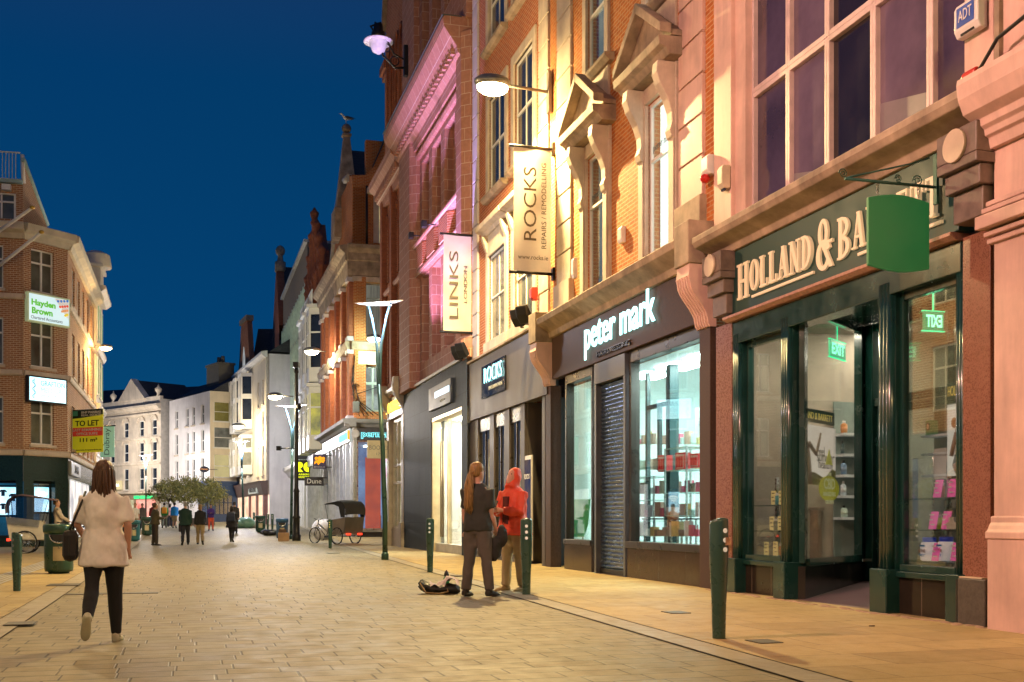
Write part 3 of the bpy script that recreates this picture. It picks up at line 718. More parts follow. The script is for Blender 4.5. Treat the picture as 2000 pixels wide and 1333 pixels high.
b.part('cornice', MB().prism([(-.05, 14.0), (.2, 14.0), (.25, 14.3), (.42, 14.42), (.45, 14.6), (.82, 15.12), (.86, 15.36), (.80, 15.42), (-.05, 15.5)], 'x', a0 + .25, a1 + .2), SANDB, bevel=.01)
m = MB(); n = 26
for i in range(n):
    c = a0 + .5 + (a1 - a0 - .6) * i / n; m.box(c, c + .14, .44, .56, 14.45, 14.62)
b.part('dentil_course', m, SANDB)
b.part('cornice_lead', MB().box(a0 + .24, a1 + .21, .3, .88, 15.425, 15.46), LEAD)
fz0, fz1 = 4.4, 5.72
b.part('fascia', MB().wall(S(914, .1), a1 + .1, 0, fz1, [(S(903, .1), S(843, .1), -1, fz0)], .12, .45), SLATEB)
b.part('fascia_capping', MB().box(a0 + .03, a1 + .12, -.1, .2, fz1, fz1 + .09), M('pale_capping', (.42, .43, .43), .5), bevel=.006)
m = MB(); m.box(S(886, .1), S(843, .1), .121, .20, 4.62, 5.36); sg = b.part('sign_box', m, M('grey_sign_box', (.07, .08, .09), .5, .0), bevel=.01)
b.text('LINKS OF LONDON', E('white_sign_lettering', (.8, .95, 1.), 1.8), S(864, .2), .21, 5.05, w=2.0, h=.2, ext=.01, parent=sg); b.text('LONDON', M('grey_lettering', (.12, .13, .13), .4), S(864, .2), .205, 4.80, w=.6, h=.07, ext=.006, parent=sg)
p, q = S(903, .1), S(843, .1)
m = MB(); m.box(q - .12, q, -.2, .1, 0, fz0); m.box(p, p + .1, -.3, .1, 0, fz0); m.box(p + .1, q - .12, -.2, .1, fz0 - .12, fz0); m.box(q - 1.5, q - 1.42, -.25, -.1, .05, fz0 - .12)
fr_ = b.part('entrance_frame', m, M('cream_bronze_frame', (.55, .46, .30), .35, .4), bevel=.006)
dr = b.part('door', MB().box(q - 1.4, q - .13, -.18, -.165, .08, fz0 - .15), GLASS)
for k in (.55, .85): b.part('handle', MB().tube([(q - k, -.1, .5), (q - k, -.1, 3.6)], .03, 8), M('bronze_handle', (.2, .15, .09), .35, .8), dr)
b.part('display_window', MB().box(p + .1, q - 1.5, -.16, -.15, .3, fz0 - .12), GLASS)
b.part('stall_riser', MB().box(p + .1, q - .1, -.24, .0, -.1, .29), M('pale_sill', (.5, .47, .4), .5))
LW_ = M('bright_shop_wall', (.82, .78, .68), .6, 0, .05)
room(b, p - .3, q + .3, -.3, -4.5, .05, 4.38, [LW_, LW_, LW_])
for y in (-.9, -2.4): b.part('ceiling_light', MB().box(p + .2, q - .2, y - .3, y + .3, 4.34, 4.37), E('white_ceiling_light', (1., .93, .78), 70.))
shell(b, a0 + .02, a1 - .02, 24, 8, SANDB, 5.8)

# ---- gothic gabled brick building with the small gold-lit shop
b = Bld('gabled_building', 'dark red gothic brick building with lancet windows and a steep gable', RF, 41.9)
a0, a1 = a1 + .005, 47.6
def lancet_holes(z0, z1, cs, w): return [(c - w / 2, c + w / 2, z0, z1) for c in cs]
cs1 = [a0 + t * (a1 - a0) for t in (.14, .27, .40, .60, .73, .86)]
H_ = lancet_holes(6.6, 9.4, cs1, .52) + lancet_holes(10.7, 13.4, cs1, .52)
cs2 = [a0 + t * (a1 - a0) for t in (.22, .40, .62, .80)]
H_ += lancet_holes(16.4, 20.0, cs2, .5)
b.part('wall', MB().wall(a0, a1, 5.8, 15.0, [h for h in H_ if h[2] < 15], 0, .35).wall(a0, a1, 15, 21, [h for h in H_ if h[2] > 15], 0, .35), BRICKR)
mid = (a0 + a1) / 2
b.part('gable', MB().prism([(a0, 21), (a1, 21), (a1 - .2, 21.4), (mid, 29), (a0 + .2, 21.4)], 'y', -.4, 0), BRICKR)
m = MB()
for s_, e_ in ((a0 - .05, mid), (a1 + .05, mid)): m.prism([(s_, 21.3), (s_, 21.9), (mid, 29.7), (mid, 29.0)], 'y', -.45, .15)
b.part('gable_coping', m, WEATH)
for h in H_:
    c = (h[0] + h[1]) / 2; r = (h[1] - h[0]) / 2
    w = window(b, h[0] + .08, h[1] - .08, h[2], h[3], BRICKD, PANE, 1, (.5,), d=-.3, ft=.05)
    k = 8; arc = [(c + (r + .02) * math.cos(PI * i / k), h[3] - .45 + (.75 if i == k / 2 else 0) * .0 + .45 * math.sin(PI * i / k)) for i in range(k + 1)]
    for sgn in (-1, 1):
        ar = MB(); pts = [(c + sgn * r * math.cos(t * PI / 2 / 6), h[3] - .55 + .55 * math.sin(t * PI / 2 / 6)) for t in range(7)] + [(c + sgn * r, h[3])]
        ar.prism(pts, 'y', -.34, -.02); b.part('arch_spandrel', ar, BRICKR, w)
    m = MB(); m.tube([(c - r - .06, .02, h[2])] + [(c - (r + .06) * math.cos(PI * i / 8), .02, h[3] - .5 + .58 * math.sin(PI * i / 8)) for i in range(9)] + [(c + r + .06, .02, h[2])], .06, 6)
    b.part('arch_roll', m, BRICKD, w)
for x in (a0 + .12, mid, a1 - .15): b.part('buttress', MB().box(x - .22, x + .22, -.05, .22, 5.9, 14.2), BRICKD, bevel=.02)
b.part('cornice', MB().prism([(-.05, 13.9), (.16, 13.9), (.2, 14.15), (.32, 14.2), (.36, 14.5), (.62, 14.7), (.66, 14.95), (-.05, 15.1)], 'x', a0, a1 + .35), SANDB, bevel=.01)
m = MB()
for i in range(22):
    c = a0 + .15 + (a1 - a0 - .1) * i / 22; m.box(c, c + .12, .30, .46, 14.22, 14.46)
b.part('dentil_course', m, SANDB)
for z in (6.25, 10.2): b.part('string_course', MB().prism([(-.05, z), (.12, z), (.17, z + .1), (.17, z + .16), (-.05, z + .2)], 'x', a0, a1 + .1), SANDB)
m = MB(); m.box(a1 - .05, a1 + .75, -1.3, -.1, 14.9, 19.5); m.box(a1 - .12, a1 + .85, -1.4, 0, 19.5, 19.75); m.box(a1 - .2, a1 + .95, -1.5, .1, 19.75, 20.1)
b.part('chimney', m, BRICKD, bevel=.03)
fz0, fz1 = 5.05, 5.92; e1 = 46.5
b.part('fascia', MB().box(a0 + .05, e1, -.2, .10, fz0, fz1), M('tan_fascia', (.20, .155, .12), .4), bevel=.01)
b.part('shop_cornice', MB().prism([(-.1, 5.921), (.15, 5.921), (.3, 6.05), (.34, 6.16), (-.1, 6.24)], 'x', a0, e1 + .4), M('stone_grey_paint', (.33, .28, .22), .5), bevel=.008)
b.text('BOODLES', E('gold_lit_lettering', (1., .62, .10), 2.4), (a0 + e1) / 2 + .3, .14, 5.5, w=3.0, h=.42, ext=.02)
STG = M('stone_grey_paint', (.33, .28, .22), .5)
for x in (a0 + .22, e1 - .25):
    p_ = b.part('pilaster', MB().box(x - .22, x + .22, -.25, .14, .0, 5.0), STG, bevel=.012); b.part('pilaster_base', MB().box(x - .27, x + .27, -.25, .24, -.1, .95), STG, p_, .012)
    console(b, x - .2, x + .2, 5.0, 6.4, .5, STG, 3)
p, q = a0 + .48, e1 - .52
f = MB(); n = 3
for i in range(n + 1):
    c = p + (q - p) * i / n; f.box(c - .05, c + .05, -.16, -.04, .75, 5.0)
for z in (.75, 2.5, 3.2, 4.95): f.box(p, q, -.15, -.05, z - .05, z + .05)
w = b.part('display_window', f, M('beige_frame', (.5, .43, .32), .4), bevel=.006)
b.part('pane', MB().box(p, q, -.11, -.1, .8, 4.9), GLASS, w)
b.part('stall_riser', MB().box(p, q, -.2, .02, -.1, .72), STG, bevel=.008)
room(b, p, q, -.2, -2.2, .7, 5.0, [EV('cream_shop_interior', (1., .86, .58), (.55, .40, .22), 1.1, 1.4), INWARM, INWARM])
m = MB(); m.box(p + .3, p + .9, -1.0, -.9, 1.2, 2.4); m.box(p + 1.6, p + 2.4, -1.0, -.9, 1.2, 2.4); b.part('display_panel', m, M('timber_panel', (.2, .11, .05), .5))
shell(b, a0 + .02, a1 - .02, 21, 10, BRICKR, -.5)
m = MB(); m.prism([(a0, 21.0), (a1, 21.0), (mid, 29.0)], 'y', -10, -.41); b.part('roof', m, LEAD)
# ================================================================ bank on the corner of the side street
c0 = 57.1
TE = Frame(rpt(c0, -9.0), rpt(c0, 0))           # end wall, faces the camera; local x 9 at the street corner
b = Bld('bank_building', 'corner bank in orange brick and stone with a ball-topped obelisk on its gable', TE, 9.0)
X = TE.S; L9 = 9.0
wz = [(6.45, 8.75), (10.2, 12.9), (14.9, 17.2)]
wxx = [(X(750), X(708)), (X(750), X(706)), (X(757), X(739))]
holes = [(w_[0], w_[1], z[0], z[1]) for w_, z in zip(wxx, wz)]
b.part('wall', MB().wall(0, L9, 5.9, 17.6, holes, 0, .3), BRICKO)
TEALP = M('pale_teal_paint', (.45, .55, .52), .4)
w = window(b, *wxx[0], *wz[0], TEALP, GLASS, 2, (.62,), d=-.2, ft=.09, bt=.09, blind=EV('pale_lit_blind', (.75, .85, .78), (.25, .28, .25), .8, 1.0))
w = window(b, *wxx[1], *wz[1], M('grey_paint_frame', (.33, .32, .28), .5), EV('curtained_glass', (.30, .28, .22), (.16, .15, .12), .55, 3, (6, 1, .3)), 1, (.72,), d=-.2, ft=.08)
w = window(b, *wxx[2], *wz[2], WHITEP, EV('lit_attic_glass', (.8, .62, .30), (.2, .17, .12), .6, 1), 1, (.5,), d=-.2, surround=PALEST, sw=.25)
m = MB(); p, q = wxx[2]; p -= .5; q += .6; m.prism([(p, 17.3), (q, 17.3), (q, 17.55), ((p + q) / 2, 18.3), (p, 17.55)], 'y', -.05, .35); b.part('pediment', m, PALEST, bevel=.02)
STN = PALEST
b.part('entablature', MB().prism([(-.05, 13.2), (.1, 13.2), (.14, 13.9), (.2, 13.95), (.22, 14.3), (.45, 14.5), (.5, 14.68), (-.05, 14.8)], 'x', 0, L9 + .3), WEATH, bevel=.01)
b.part('frieze', MB().box(0, X(706) - .0, -.05, .08, 12.92, 13.18).box(X(706), X(688), -.05, .1, 12.92, 13.18), STN, bevel=.01)
b.part('string_course', MB().prism([(-.05, 9.5), (.14, 9.5), (.2, 9.7), (.2, 9.9), (-.05, 10.0)], 'x', 0, L9 + .1), WEATH)
b.part('window_head', MB().box(X(757), X(699), -.04, .1, 8.78, 9.45), M('pale_green_lit_stone', (.52, .52, .36), .6), bevel=.02)  # green lamplight is tinted into the stone colour
for x, w_ in ((L9 - .32, .3), (X(757) - .25, .15)):
    b.part('pilaster', MB().box(x - w_, x + w_, -.05, .09, 5.95, 13.15), BRICKD if w_ < .2 else BRICKO, bevel=.015)
m = MB(); m.tube([(X(716), .08, 14.8), (X(716), .08, 17.7)], .06, 8); b.part('drainpipe', m, BLACKM)
b.part('parapet', MB().prism([(0, 17.6), (L9, 17.6), (L9, 18.2), (L9 - .6, 18.25), (L9 - 1.0, 18.7), (X(757), 20.3), (0, 20.3)], 'y', -.5, .04), BRICKO)
b.part('coping', MB().prism([(L9 - 1.0, 18.72), (X(757), 20.35), (X(757), 20.6), (L9 - 1.05, 18.95)], 'y', -.6, .12), LEAD)
# shop front of the end wall
fz = 5.0
b.part('shop_cornice', MB().prism([(-.1, 5.65), (.12, 5.65), (.2, 5.78), (.38, 5.86), (.4, 6.02), (-.1, 6.1)], 'x', 0, L9 + .45), M('grey_stone_cornice', (.20, .19, .17), .6), bevel=.01)
GB = M('grey_green_stone', (.27, .26, .22), .55, 0, .25, 2, .2)
b.part('fascia', MB().box(0, L9 - .02, -.2, .06, fz, 5.648), M('dark_grey_fascia', (.07, .072, .07), .35))
p_ = BR('bank_pier_stone', (.25, .24, .20), (.30, .29, .245), (.10, .10, .09), 1.2, .72, .008, 0, .3, .55)
b.part('pier', MB().box(X(697), L9 + .01, -.3, .10, -.1, fz - .002).box(X(697), L9 + .02, -.3, .12, fz - .002, 5.648), p_, bevel=.01)
b.part('disc', MB().disc(((X(697) + L9) / 2, .12, 5.32), .20, 'y', .03), M('stone_disc', (.42, .40, .35), .5))
b.text('permanent tsb', E('aqua_halo_lettering', (.25, .95, 1.), 1.6), X(698) - 1.72, .075, 5.28, w=3.1, h=.42, ext=.012, bold=.06)
b.text('permanent tsb', M('grey_letter_face', (.10, .16, .17), .4), X(698) - 1.72, .105, 5.28, w=3.05, h=.38, ext=.012)
f = MB(); p, q = .4, X(698)
for x in (p, p + 2.6, X(741) - .6, q): f.box(x - .05, x + .05, -.2, -.06, .55, fz)
f.box(p, q, -.2, -.06, .45, .6); f.box(p, q, -.2, -.06, fz - .08, fz); w = b.part('display_window', f, STEEL, bevel=.006)
b.part('pane', MB().box(p, q, -.14, -.13, .6, fz - .08), GLASS, w)
b.part('stall_riser', MB().box(p, q, -.2, .05, -.1, .42), M('dark_base_panel', (.03, .03, .032), .3))
b.part('sill', MB().box(p, q + .02, -.2, .12, .421, .52), GB)
room(b, p, q, -.21, -5, .1, fz - .05, [EV('blue_bank_interior', (.30, .45, .75), (.16, .22, .42), .75, .8), M('bank_ceiling', (.7, .75, .8)), M('bank_floor', (.3, .32, .36))])
b.part('display_board', MB().box(X(748), X(718), -.8, -.74, .55, 4.2), EV('red_display_board', (.85, .16, .10), (.60, .13, .10), .7, 1.5))
b.part('ceiling_light', MB().box(2, 8, -3.4, -2.8, fz - .12, fz - .09), E('blue_white_light', (.75, .88, 1.), 10))
scr = b.part('screen', MB().box(X(768), X(755), -.5, -.44, 2.5, 4.3), EV('advert_screen', (.9, .95, 1.), (.9, .25, .45), 1.8, 2.0))
b.part('counter', MB().box(X(752), X(728), -1.6, -1.1, .1, 1.25), M('blue_white_counter', (.45, .55, .68), .4), bevel=.02)
random.seed(5)
for k in range(5): b.part('cable', MB().tube([(X(694) + random.uniform(-.2, .2), .12, 9.2 - k * .5), (X(697) + random.uniform(-.1, .3), .14, 7.8), (X(690 + 3 * k), .16, 6.9), (X(700 + 9 * k), .42, 6.16 + .02 * k)], .022, 5), BLACKM)
b.part('cable', MB().tube([(X(698), .14, 7.3), (X(720), .3, 7.5), (X(745), .3, 7.75), (X(768), .2, 8.0)], .02, 5), BLACKM)
for px, z in ((672, 6.35), (686, 6.6)): b.part('floodlight', MB().box(min(X(px), L9 - .1) - .16, min(X(px), L9 - .1) + .16, .1, .36, z, z + .3), M('grey_floodlight', (.16, .16, .14), .5), bevel=.03)
# street front of the bank
bank_end = b.e
b2 = MB()
RFp = lambda name, m, mat, label=None, bv=0.: put(name, m, mat, bank_end, (0, 0, 0), bv, mat=bank_end.matrix_world.inverted() @ RF.at(c0), label=label)
z1 = 17.6; Ls = 12.8
hs = []
for c in (1.7, 4.3, 6.9, 9.5, 11.6):
    for z in wz: hs.append((c - .5, c + .5, z[0], z[1]))
RFp('wall', MB().wall(0, Ls, 5.9, 15.0, [h for h in hs if h[2] < 14], 0, .3), BRICKO)
for h in hs:
    if h[2] > 14: continue
    f = MB(); f.box(h[0], h[0] + .07, -.25, -.18, h[2], h[3]); f.box(h[1] - .07, h[1], -.25, -.18, h[2], h[3]); f.box(h[0], h[1], -.25, -.19, (h[2] + h[3]) / 2 - .04, (h[2] + h[3]) / 2 + .04)
    w = RFp('window', f, WHITEP); pn = put('pane', MB().box(h[0], h[1], -.28, -.27, h[2], h[3]), PANEG, w)
for c in (.35, 3.0, 5.6, 8.2, 10.6, 12.4):
    m = MB()
    for dx in (-.2, .2):
        m.box(c + dx - .14, c + dx + .14, -.05, .22, 6.0, 9.45); m.box(c + dx - .14, c + dx + .14, -.05, .22, 9.95, 13.1)
    pl = RFp('pilaster', m, BRICKD, bv=.02)
    m = MB()
    for z in (6.0, 9.3, 9.95, 12.9): m.box(c - .4, c + .4, -.05, .32, z, z + .22)
    put('capital', m, M('violet_lit_stone', (.46, .42, .46), .6, 0, .2, 2), pl, bevel=.02)  # violet light is tinted into the capital colour
RFp('entablature', MB().prism([(-.05, 13.15), (.25, 13.15), (.3, 13.9), (.4, 13.95), (.42, 14.3), (.66, 14.5), (.7, 14.68), (-.05, 14.8)], 'x', .0, Ls), WEATH, bv=.01)
RFp('string_course', MB().prism([(-.05, 9.5), (.3, 9.5), (.4, 9.7), (.4, 9.9), (-.05, 10.0)], 'x', 0, Ls), WEATH)
RFp('shop_cornice', MB().prism([(-.1, 5.65), (.2, 5.65), (.3, 5.78), (.55, 5.86), (.6, 6.02), (-.1, 6.1)], 'x', -.38, Ls), MATS['grey_stone_cornice'], bv=.01)
RFp('fascia', MB().box(.6, Ls, -.2, .10, fz, 5.645), M('pale_blue_fascia', (.36, .44, .47), .35))
tx = RFp('lettering', MB().box(1.4, 4.8, .10, .125, 5.15, 5.5), E('aqua_light_strip', (.35, .95, 1.), 1.2))
m = MB(); m.box(.7, 1.0, .1, .16, 5.1, 5.55); RFp('emblem', m, E('orange_sign_light', (1., .42, .04), 1.6))
f = MB()
for x in (.6, 2.4, 3.4, 5.0, 6.6, 8.2, 10, 12.7): f.box(x, x + .12, -.3, .06, 0, fz)
f.box(.6, Ls, -.3, -.05, fz - .1, fz - .002); f.box(.6, Ls, -.3, .02, .0, .5)
w = RFp('shop_window', f, M('white_grey_frame', (.5, .52, .54), .35))
put('pane', MB().box(.6, Ls, -.2, -.19, .5, fz - .1), GLASSR, w)
RFp('interior', MB().box(.5, Ls, -3.0, -2.9, .1, fz), EV('bank_front_interior', (.30, .40, .62), (.65, .68, .55), .6, .7))
m = MB(); m.prism([(-.35, 15.0), (.35, 15.0), (.22, 18.3), (.12, 18.6), (-.05, 18.6)], 'x', .02, .72)
# steep gable with the obelisk, on the street front
m = MB(); m.prism([(0, 14.8), (8.6, 14.8), (8.2, 15.8), (6.8, 16.4), (5.8, 17.6), (4.6, 18.3), (2.2, 18.3), (1.2, 18.6), (.6, 18.3), (0, 18.2)], 'y', -.6, .05); RFp('gable', m, BRICKO)
m = MB()
for p, q in (((1.1, 18.4), (2.6, 18.7)), ((8.7, 14.9), (7.0, 16.5)), ((7.0, 16.5), (4.4, 18.6))): m.tube([(p[0], .05, p[1]), (q[0], .05, q[1])], .2, 6)
RFp('gable_scroll', m, M('pale_grey_stone', (.42, .40, .36), .6, 0, .2, 3))
m = MB(); r = [(.75, 16.6), (.72, 18.2), (.6, 18.25), (.5, 19.0), (.17, 22.2), (.24, 22.25), (.24, 22.36), (.12, 22.42)]
m.loft([[(4.8 + a * q[0], -.3 + c * q[0], q[1] - .5) for a, c in ((1, 1), (-1, 1), (-1, -1), (1, -1))] for q in r], 0, False)
m.ball((4.8, -.3, 22.18), .26, 14)
RFp('obelisk', m, WEATH, bv=.01)
m = MB(); m.box(0, L9, -12.8, -.3, 14.9, 15.0); b.part('roof', m, LEAD)
m = MB(); m.prism([(-1.2, 15.0), (-12, 15.0), (-6.5, 21.6)], 'x', .6, L9 - .7); b.part('roof', m, SLATE)
m = MB(); m.box(X(757), L9 - .7, -.9, -.5, 17.6, 20.2); b.part('gable_wall', m, BRICKO)
shell(b, .02, L9 - .02, 14.9, 12.6, BRICKR, 6.0)

# ---- white building with stacked oriel windows and red pinnacled gable above
b = Bld('oriel_building', 'white building with stacked bay windows under a red pinnacled gable', RF, 70.0)
a0, a1 = 69.92, 80.0
PW = M('bright_white_paint', (.72, .74, .72), .45, 0, .1, 1)
b.part('wall', MB().wall(a0, a1, -.5, 15.0, [(70.4, 79.6, .3, 4.6)], -.05, .4), PW)
b.part('gable', MB().prism([(a0, 15.0), (a1, 15.0), (a1, 16.6), (78, 16.8), (77.4, 18), (76.4, 18.8), (75.6, 20.2), (74.4, 20.2), (73.4, 18.8), (72.2, 18), (71.8, 16.8), (a0, 16.6)], 'y', -.6, -.08), BRICKD)
m = MB()
for i in range(7):
    c = a0 + .6 + i * 1.45; z = 17.6 + 3.6 * (1 - abs(i - 3) / 3.2)
    m.lathe([(.26, 15.2), (.2, 15.5), (.22, 16.4), (.3, 16.6), (.2, 16.8), (.18, z - 1.0), (.28, z - .8), (.18, z - .6), (.28, z - .3), (.3, z - .15), (.16, z), (.05, z + .2)], (c, .05, 0), 10)
b.part('pinnacle', m, BRICKD)
for c in (72.2, 75.0, 77.8):
    for z0, z1 in ((5.4, 9.3), (9.6, 14.2)):
        m = MB(); pts = [(c - 1.1, -.06), (c - .7, .75), (c + .7, .75), (c + 1.1, -.06)]
        m.prism(pts, 'z', z0, z0 + .9); m.prism(pts, 'z', z1 - .4, z1); m.prism([(c - 1.25, -.06), (c - .8, .9), (c + .8, .9), (c + 1.25, -.06)], 'z', z1, z1 + .22)
        for x, y in ((c - .72, .70), (c + .72, .70), (c, .71), (c - 1.05, .02), (c + 1.05, .02)): m.box(x - .07, x + .07, y - .06, y + .04, z0 + .9, z1 - .4)
        zz = z0 + .9 + (z1 - .4 - z0 - .9) * .66; m.prism([(c - 1.07, -.06), (c - .7, .76), (c + .7, .76), (c + 1.07, -.06)], 'z', zz - .05, zz + .05)
        w = b.part('bay_window', m, PW, bevel=.01)
        b.part('pane', MB().prism([(c - 1.05, -.05), (c - .68, .70), (c + .68, .70), (c + 1.05, -.05)], 'z', z0 + .91, z1 - .41), EV('yellow_lit_bay_glass', (.85, .75, .15), (.2, .2, .15), .7, .8) if z0 < 6 and c < 74 else PANE, w)
    m = MB(); m.box(c - 1.1, c + 1.1, .55, .62, 14.42, 14.5); m.box(c - 1.1, c + 1.1, .55, .62, 15.2, 15.3)
    for i in range(10): m.box(c - 1.05 + i * .22, c - 1.0 + i * .22, .56, .61, 14.5, 15.2)
    b.part('balustrade', m, PW)
b.part('fascia', MB().box(a0, a1, -.2, .12, 4.6, 5.3), M('dark_fascia', (.03, .03, .03), .4))
f = MB()
for i in range(8): f.box(70.4 + i * 1.3, 70.5 + i * 1.3, -.2, .0, .0, 4.6)
w = b.part('shop_window', f, M('white_grey_frame', (.5, .52, .54), .35)); b.part('pane', MB().box(70.4, 79.6, -.14, -.13, .3, 4.6), GLASS, w)
room(b, 70.3, 79.7, -.46, -3, .2, 4.6, [EV('white_shop_interior', (1., .95, .75), (.6, .58, .5), 1.2, .8), INWARM, INWARM])
shell(b, a0 + .02, a1 - .02, 16.5, 9, BRICKD, 14)

# ---- pale glass-fronted building
b = Bld('glass_building', 'pale green glass fronted building with a flat roof and brown parapet', RF, 80.0)
a0, a1 = 80.02, 101.4
PG = EV('pale_green_glazing', (.62, .78, .58), (.45, .60, .48), .55, .25)
b.part('wall', MB().box(a0, a1, -8, 0, 17.6, 20.4), M('brown_render', (.20, .15, .10), .8))
b.part('coping', MB().box(a0, a1, -8, .25, 20.41, 20.6), M('pale_capping', (.42, .43, .43), .5))
b.part('glazing', MB().box(a0, a1, -.3, -.05, 5.2, 17.4), PG)
m = MB()
for i in range(15): c = a0 + .1 + i * 1.5; m.box(c, c + .16, -.04, .18, 5.2, 17.6)
for z in (8.3, 11.4, 14.5, 17.4): m.box(a0, a1, -.04, .10, z, z + .18)
b.part('mullion_grid', m, M('pale_green_mullion', (.55, .62, .52), .4))
b.part('canopy_cornice', MB().prism([(-.1, 4.4), (.3, 4.4), (.45, 4.7), (.7, 4.85), (.75, 5.1), (-.1, 5.18)], 'x', a0, a1), WHITEP)
f = MB()
for i in range(12): f.box(a0 + i * 1.9, a0 + .2 + i * 1.9, -.2, .05, .0, 4.4)
w = b.part('shop_window', f, WHITEP); b.part('pane', MB().box(a0, a1, -.14, -.13, .2, 4.4), GLASS, w)
b.part('interior', MB().box(a0, a1, -2.0, -1.9, .2, 4.4), EV('pale_shop_interior', (1., .92, .65), (.75, .75, .62), 1.3, .6))

# ---- red gabled building behind the pale one
b = Bld('red_gable_building', 'narrow red brick gabled house with a ball finial beyond the glass front', RF, 101.4)
a0, a1 = 101.42, 110.0
hs = [(a0 + 1 + i * 2.2, a0 + 2 + i * 2.2, z, z + 2.4) for i in range(3) for z in (5.6, 9.5, 13.4)]
b.part('wall', MB().wall(a0, a1, -.5, 18.2, hs, .35, .2), BRICKD)
for h in hs: window(b, h[0], h[1], h[2], h[3], WHITEP, PANE, 1, (.5,), d=.2, sill=WEATH)
mid = (a0 + a1) / 2 - 1
b.part('gable', MB().prism([(a0, 18.2), (a1, 18.2), (mid, 24.2)], 'y', -.3, .36), BRICKD)
b.part('finial', MB().lathe([(.5, 0), (.5, .9), (.3, 1.0), (.22, 1.5), (.4, 1.7), (.45, 2.0), (.3, 2.3), (.05, 2.45)], (mid, .0, 23.6), 10), WEATH)
b.part('roof', MB().prism([(a0, 18.25), (a1, 18.25), (mid, 24.1)], 'y', -9, -.31), SLATE)
b.part('shop_front', MB().box(a0, a1, .3, .45, 3.9, 4.8), M('brown_fascia', (.14, .07, .05), .5))

# ================================================================ far end of the street
def far_house(name, label, p_right, p_left, ztop, rows, cols, wall, ww=.95, front=PANE, base=-.5, sill=PALEST, skip=(), shopz=4.0, shop=None, win=None):
    fr = Frame(p_right, p_left); b = Bld(name, label, fr, 0.)
    hs = []
    for i, c in enumerate(cols):
        for j, (z0, z1) in enumerate(rows):
            if (i, j) in skip: continue
            hs.append((c - ww / 2, c + ww / 2, z0, z1))
    b.part('wall', MB().wall(0, fr.len, base, ztop, hs, 0, .22), wall)
    for h in hs: window(b, *h, WHITEP, front, 1, (.5,), d=-.13, ft=.07, bt=.06, sill=sill, sw=.12)
    b.L = fr.len; b.fr = fr
    return b
# white building with the blue shop on the corner
Pc = at(410, 100.); Pl = at(331, 109.); Pr = at(463, 101.5)
WH = M('white_render', (.70, .66, .66), .7, 0, .12, .6, .1, 20, 0, .3, .25); WHW = M('cream_render', (.72, .62, .46), .7, 0, .12, .6, .1, 20, 0, .3, .2)
b = far_house('white_corner_building', 'plain white corner building above the blue shop front at the end of the street', Pc, Pl, 12.7, ((4.4, 7.2), (7.9, 10.2), (10.5, 12.0)) and ((4.5, 6.7), (7.3, 9.3), (9.9, 11.6)), [1.9, 4.3, 6.0, 9.0], WH, .85)
bb = Frame(Pr, Pc); inv = b.e.matrix_world.inverted() @ bb.at(0)
hs = [(bb.len / 2 - .9, bb.len / 2 + .9, z0, z1) for z0, z1 in ((4.9, 6.9), (7.6, 9.4), (10.0, 11.7))]
put('wall', MB().wall(0, bb.len, -.5, 12.7, hs, 0, .2), WHW, b.e, mat=inv)
for h, pm in zip(hs, (EV('lit_yellow_glass', (.75, .62, .28), (.6, .5, .25), .8, .6), PANEG, M('olive_glass', (.22, .20, .06), .2))):
    f = MB(); f.box(h[0], h[0] + .08, -.2, -.1, h[2], h[3]); f.box(h[1] - .08, h[1], -.2, -.1, h[2], h[3]); f.box(h[0], h[1], -.2, -.1, (h[2] + h[3]) / 2 - .03, (h[2] + h[3]) / 2 + .03); f.box(h[0] - .1, h[1] + .1, -.1, .1, h[2] - .12, h[2])
    w = put('window', f, WHITEP, b.e, mat=inv); put('pane', MB().box(h[0], h[1], -.16, -.15, h[2], h[3]), pm, w)
BLUE = M('blue_shop_paint', (.045, .085, .19), .4)
for m4, ln in ((None, 2.6), (inv, bb.len)):
    m = MB(); m.box(-.02, ln, -.1, .14, 3.2, 4.35); m.box(-.02, ln, -.1, .3, 4.351, 4.5)
    sf = put('shop_fascia', m, BLUE, b.e, mat=m4)
    f = MB(); f.box(0, .5, -.1, .12, 0, 3.2); f.box(ln - .5, ln, -.1, .12, 0, 3.2); f.box(.5, ln - .5, -.1, .1, .4, 1.5)
    for t in (.25, .5, .75): f.box(.5 + (ln - 1) * t - .03, .5 + (ln - 1) * t + .03, .0, .1, 1.5, 3.2)
    f.box(.5, ln - .5, 0, .1, 2.5, 2.56)
    put('shop_window', f, BLUE, b.e, mat=m4); put('shop_pane', MB().box(.5, ln - .5, -.02, .0, 1.5, 3.2).box(.5, ln - .5, .005, .01, 0, .4), PANE, b.e, mat=m4)
m = MB(); m.prism([(-.2, 12.7), (-7, 12.7), (-6, 14.4), (-3, 14.4)], 'x', .3, b.L); b.part('roof', m, SLATE)
m = MB(); m.box(2.8, 6.0, -3.4, -1.9, 12.6, 15.6); m.box(2.7, 6.1, -3.5, -1.8, 15.6, 15.8)
for c in (3.6, 4.6): m.lathe([(.22, 15.8), (.18, 16.5)], (c, -2.6, 0), 8)
b.part('chimney', m, M('dark_render_chimney', (.13, .12, .10), .9))
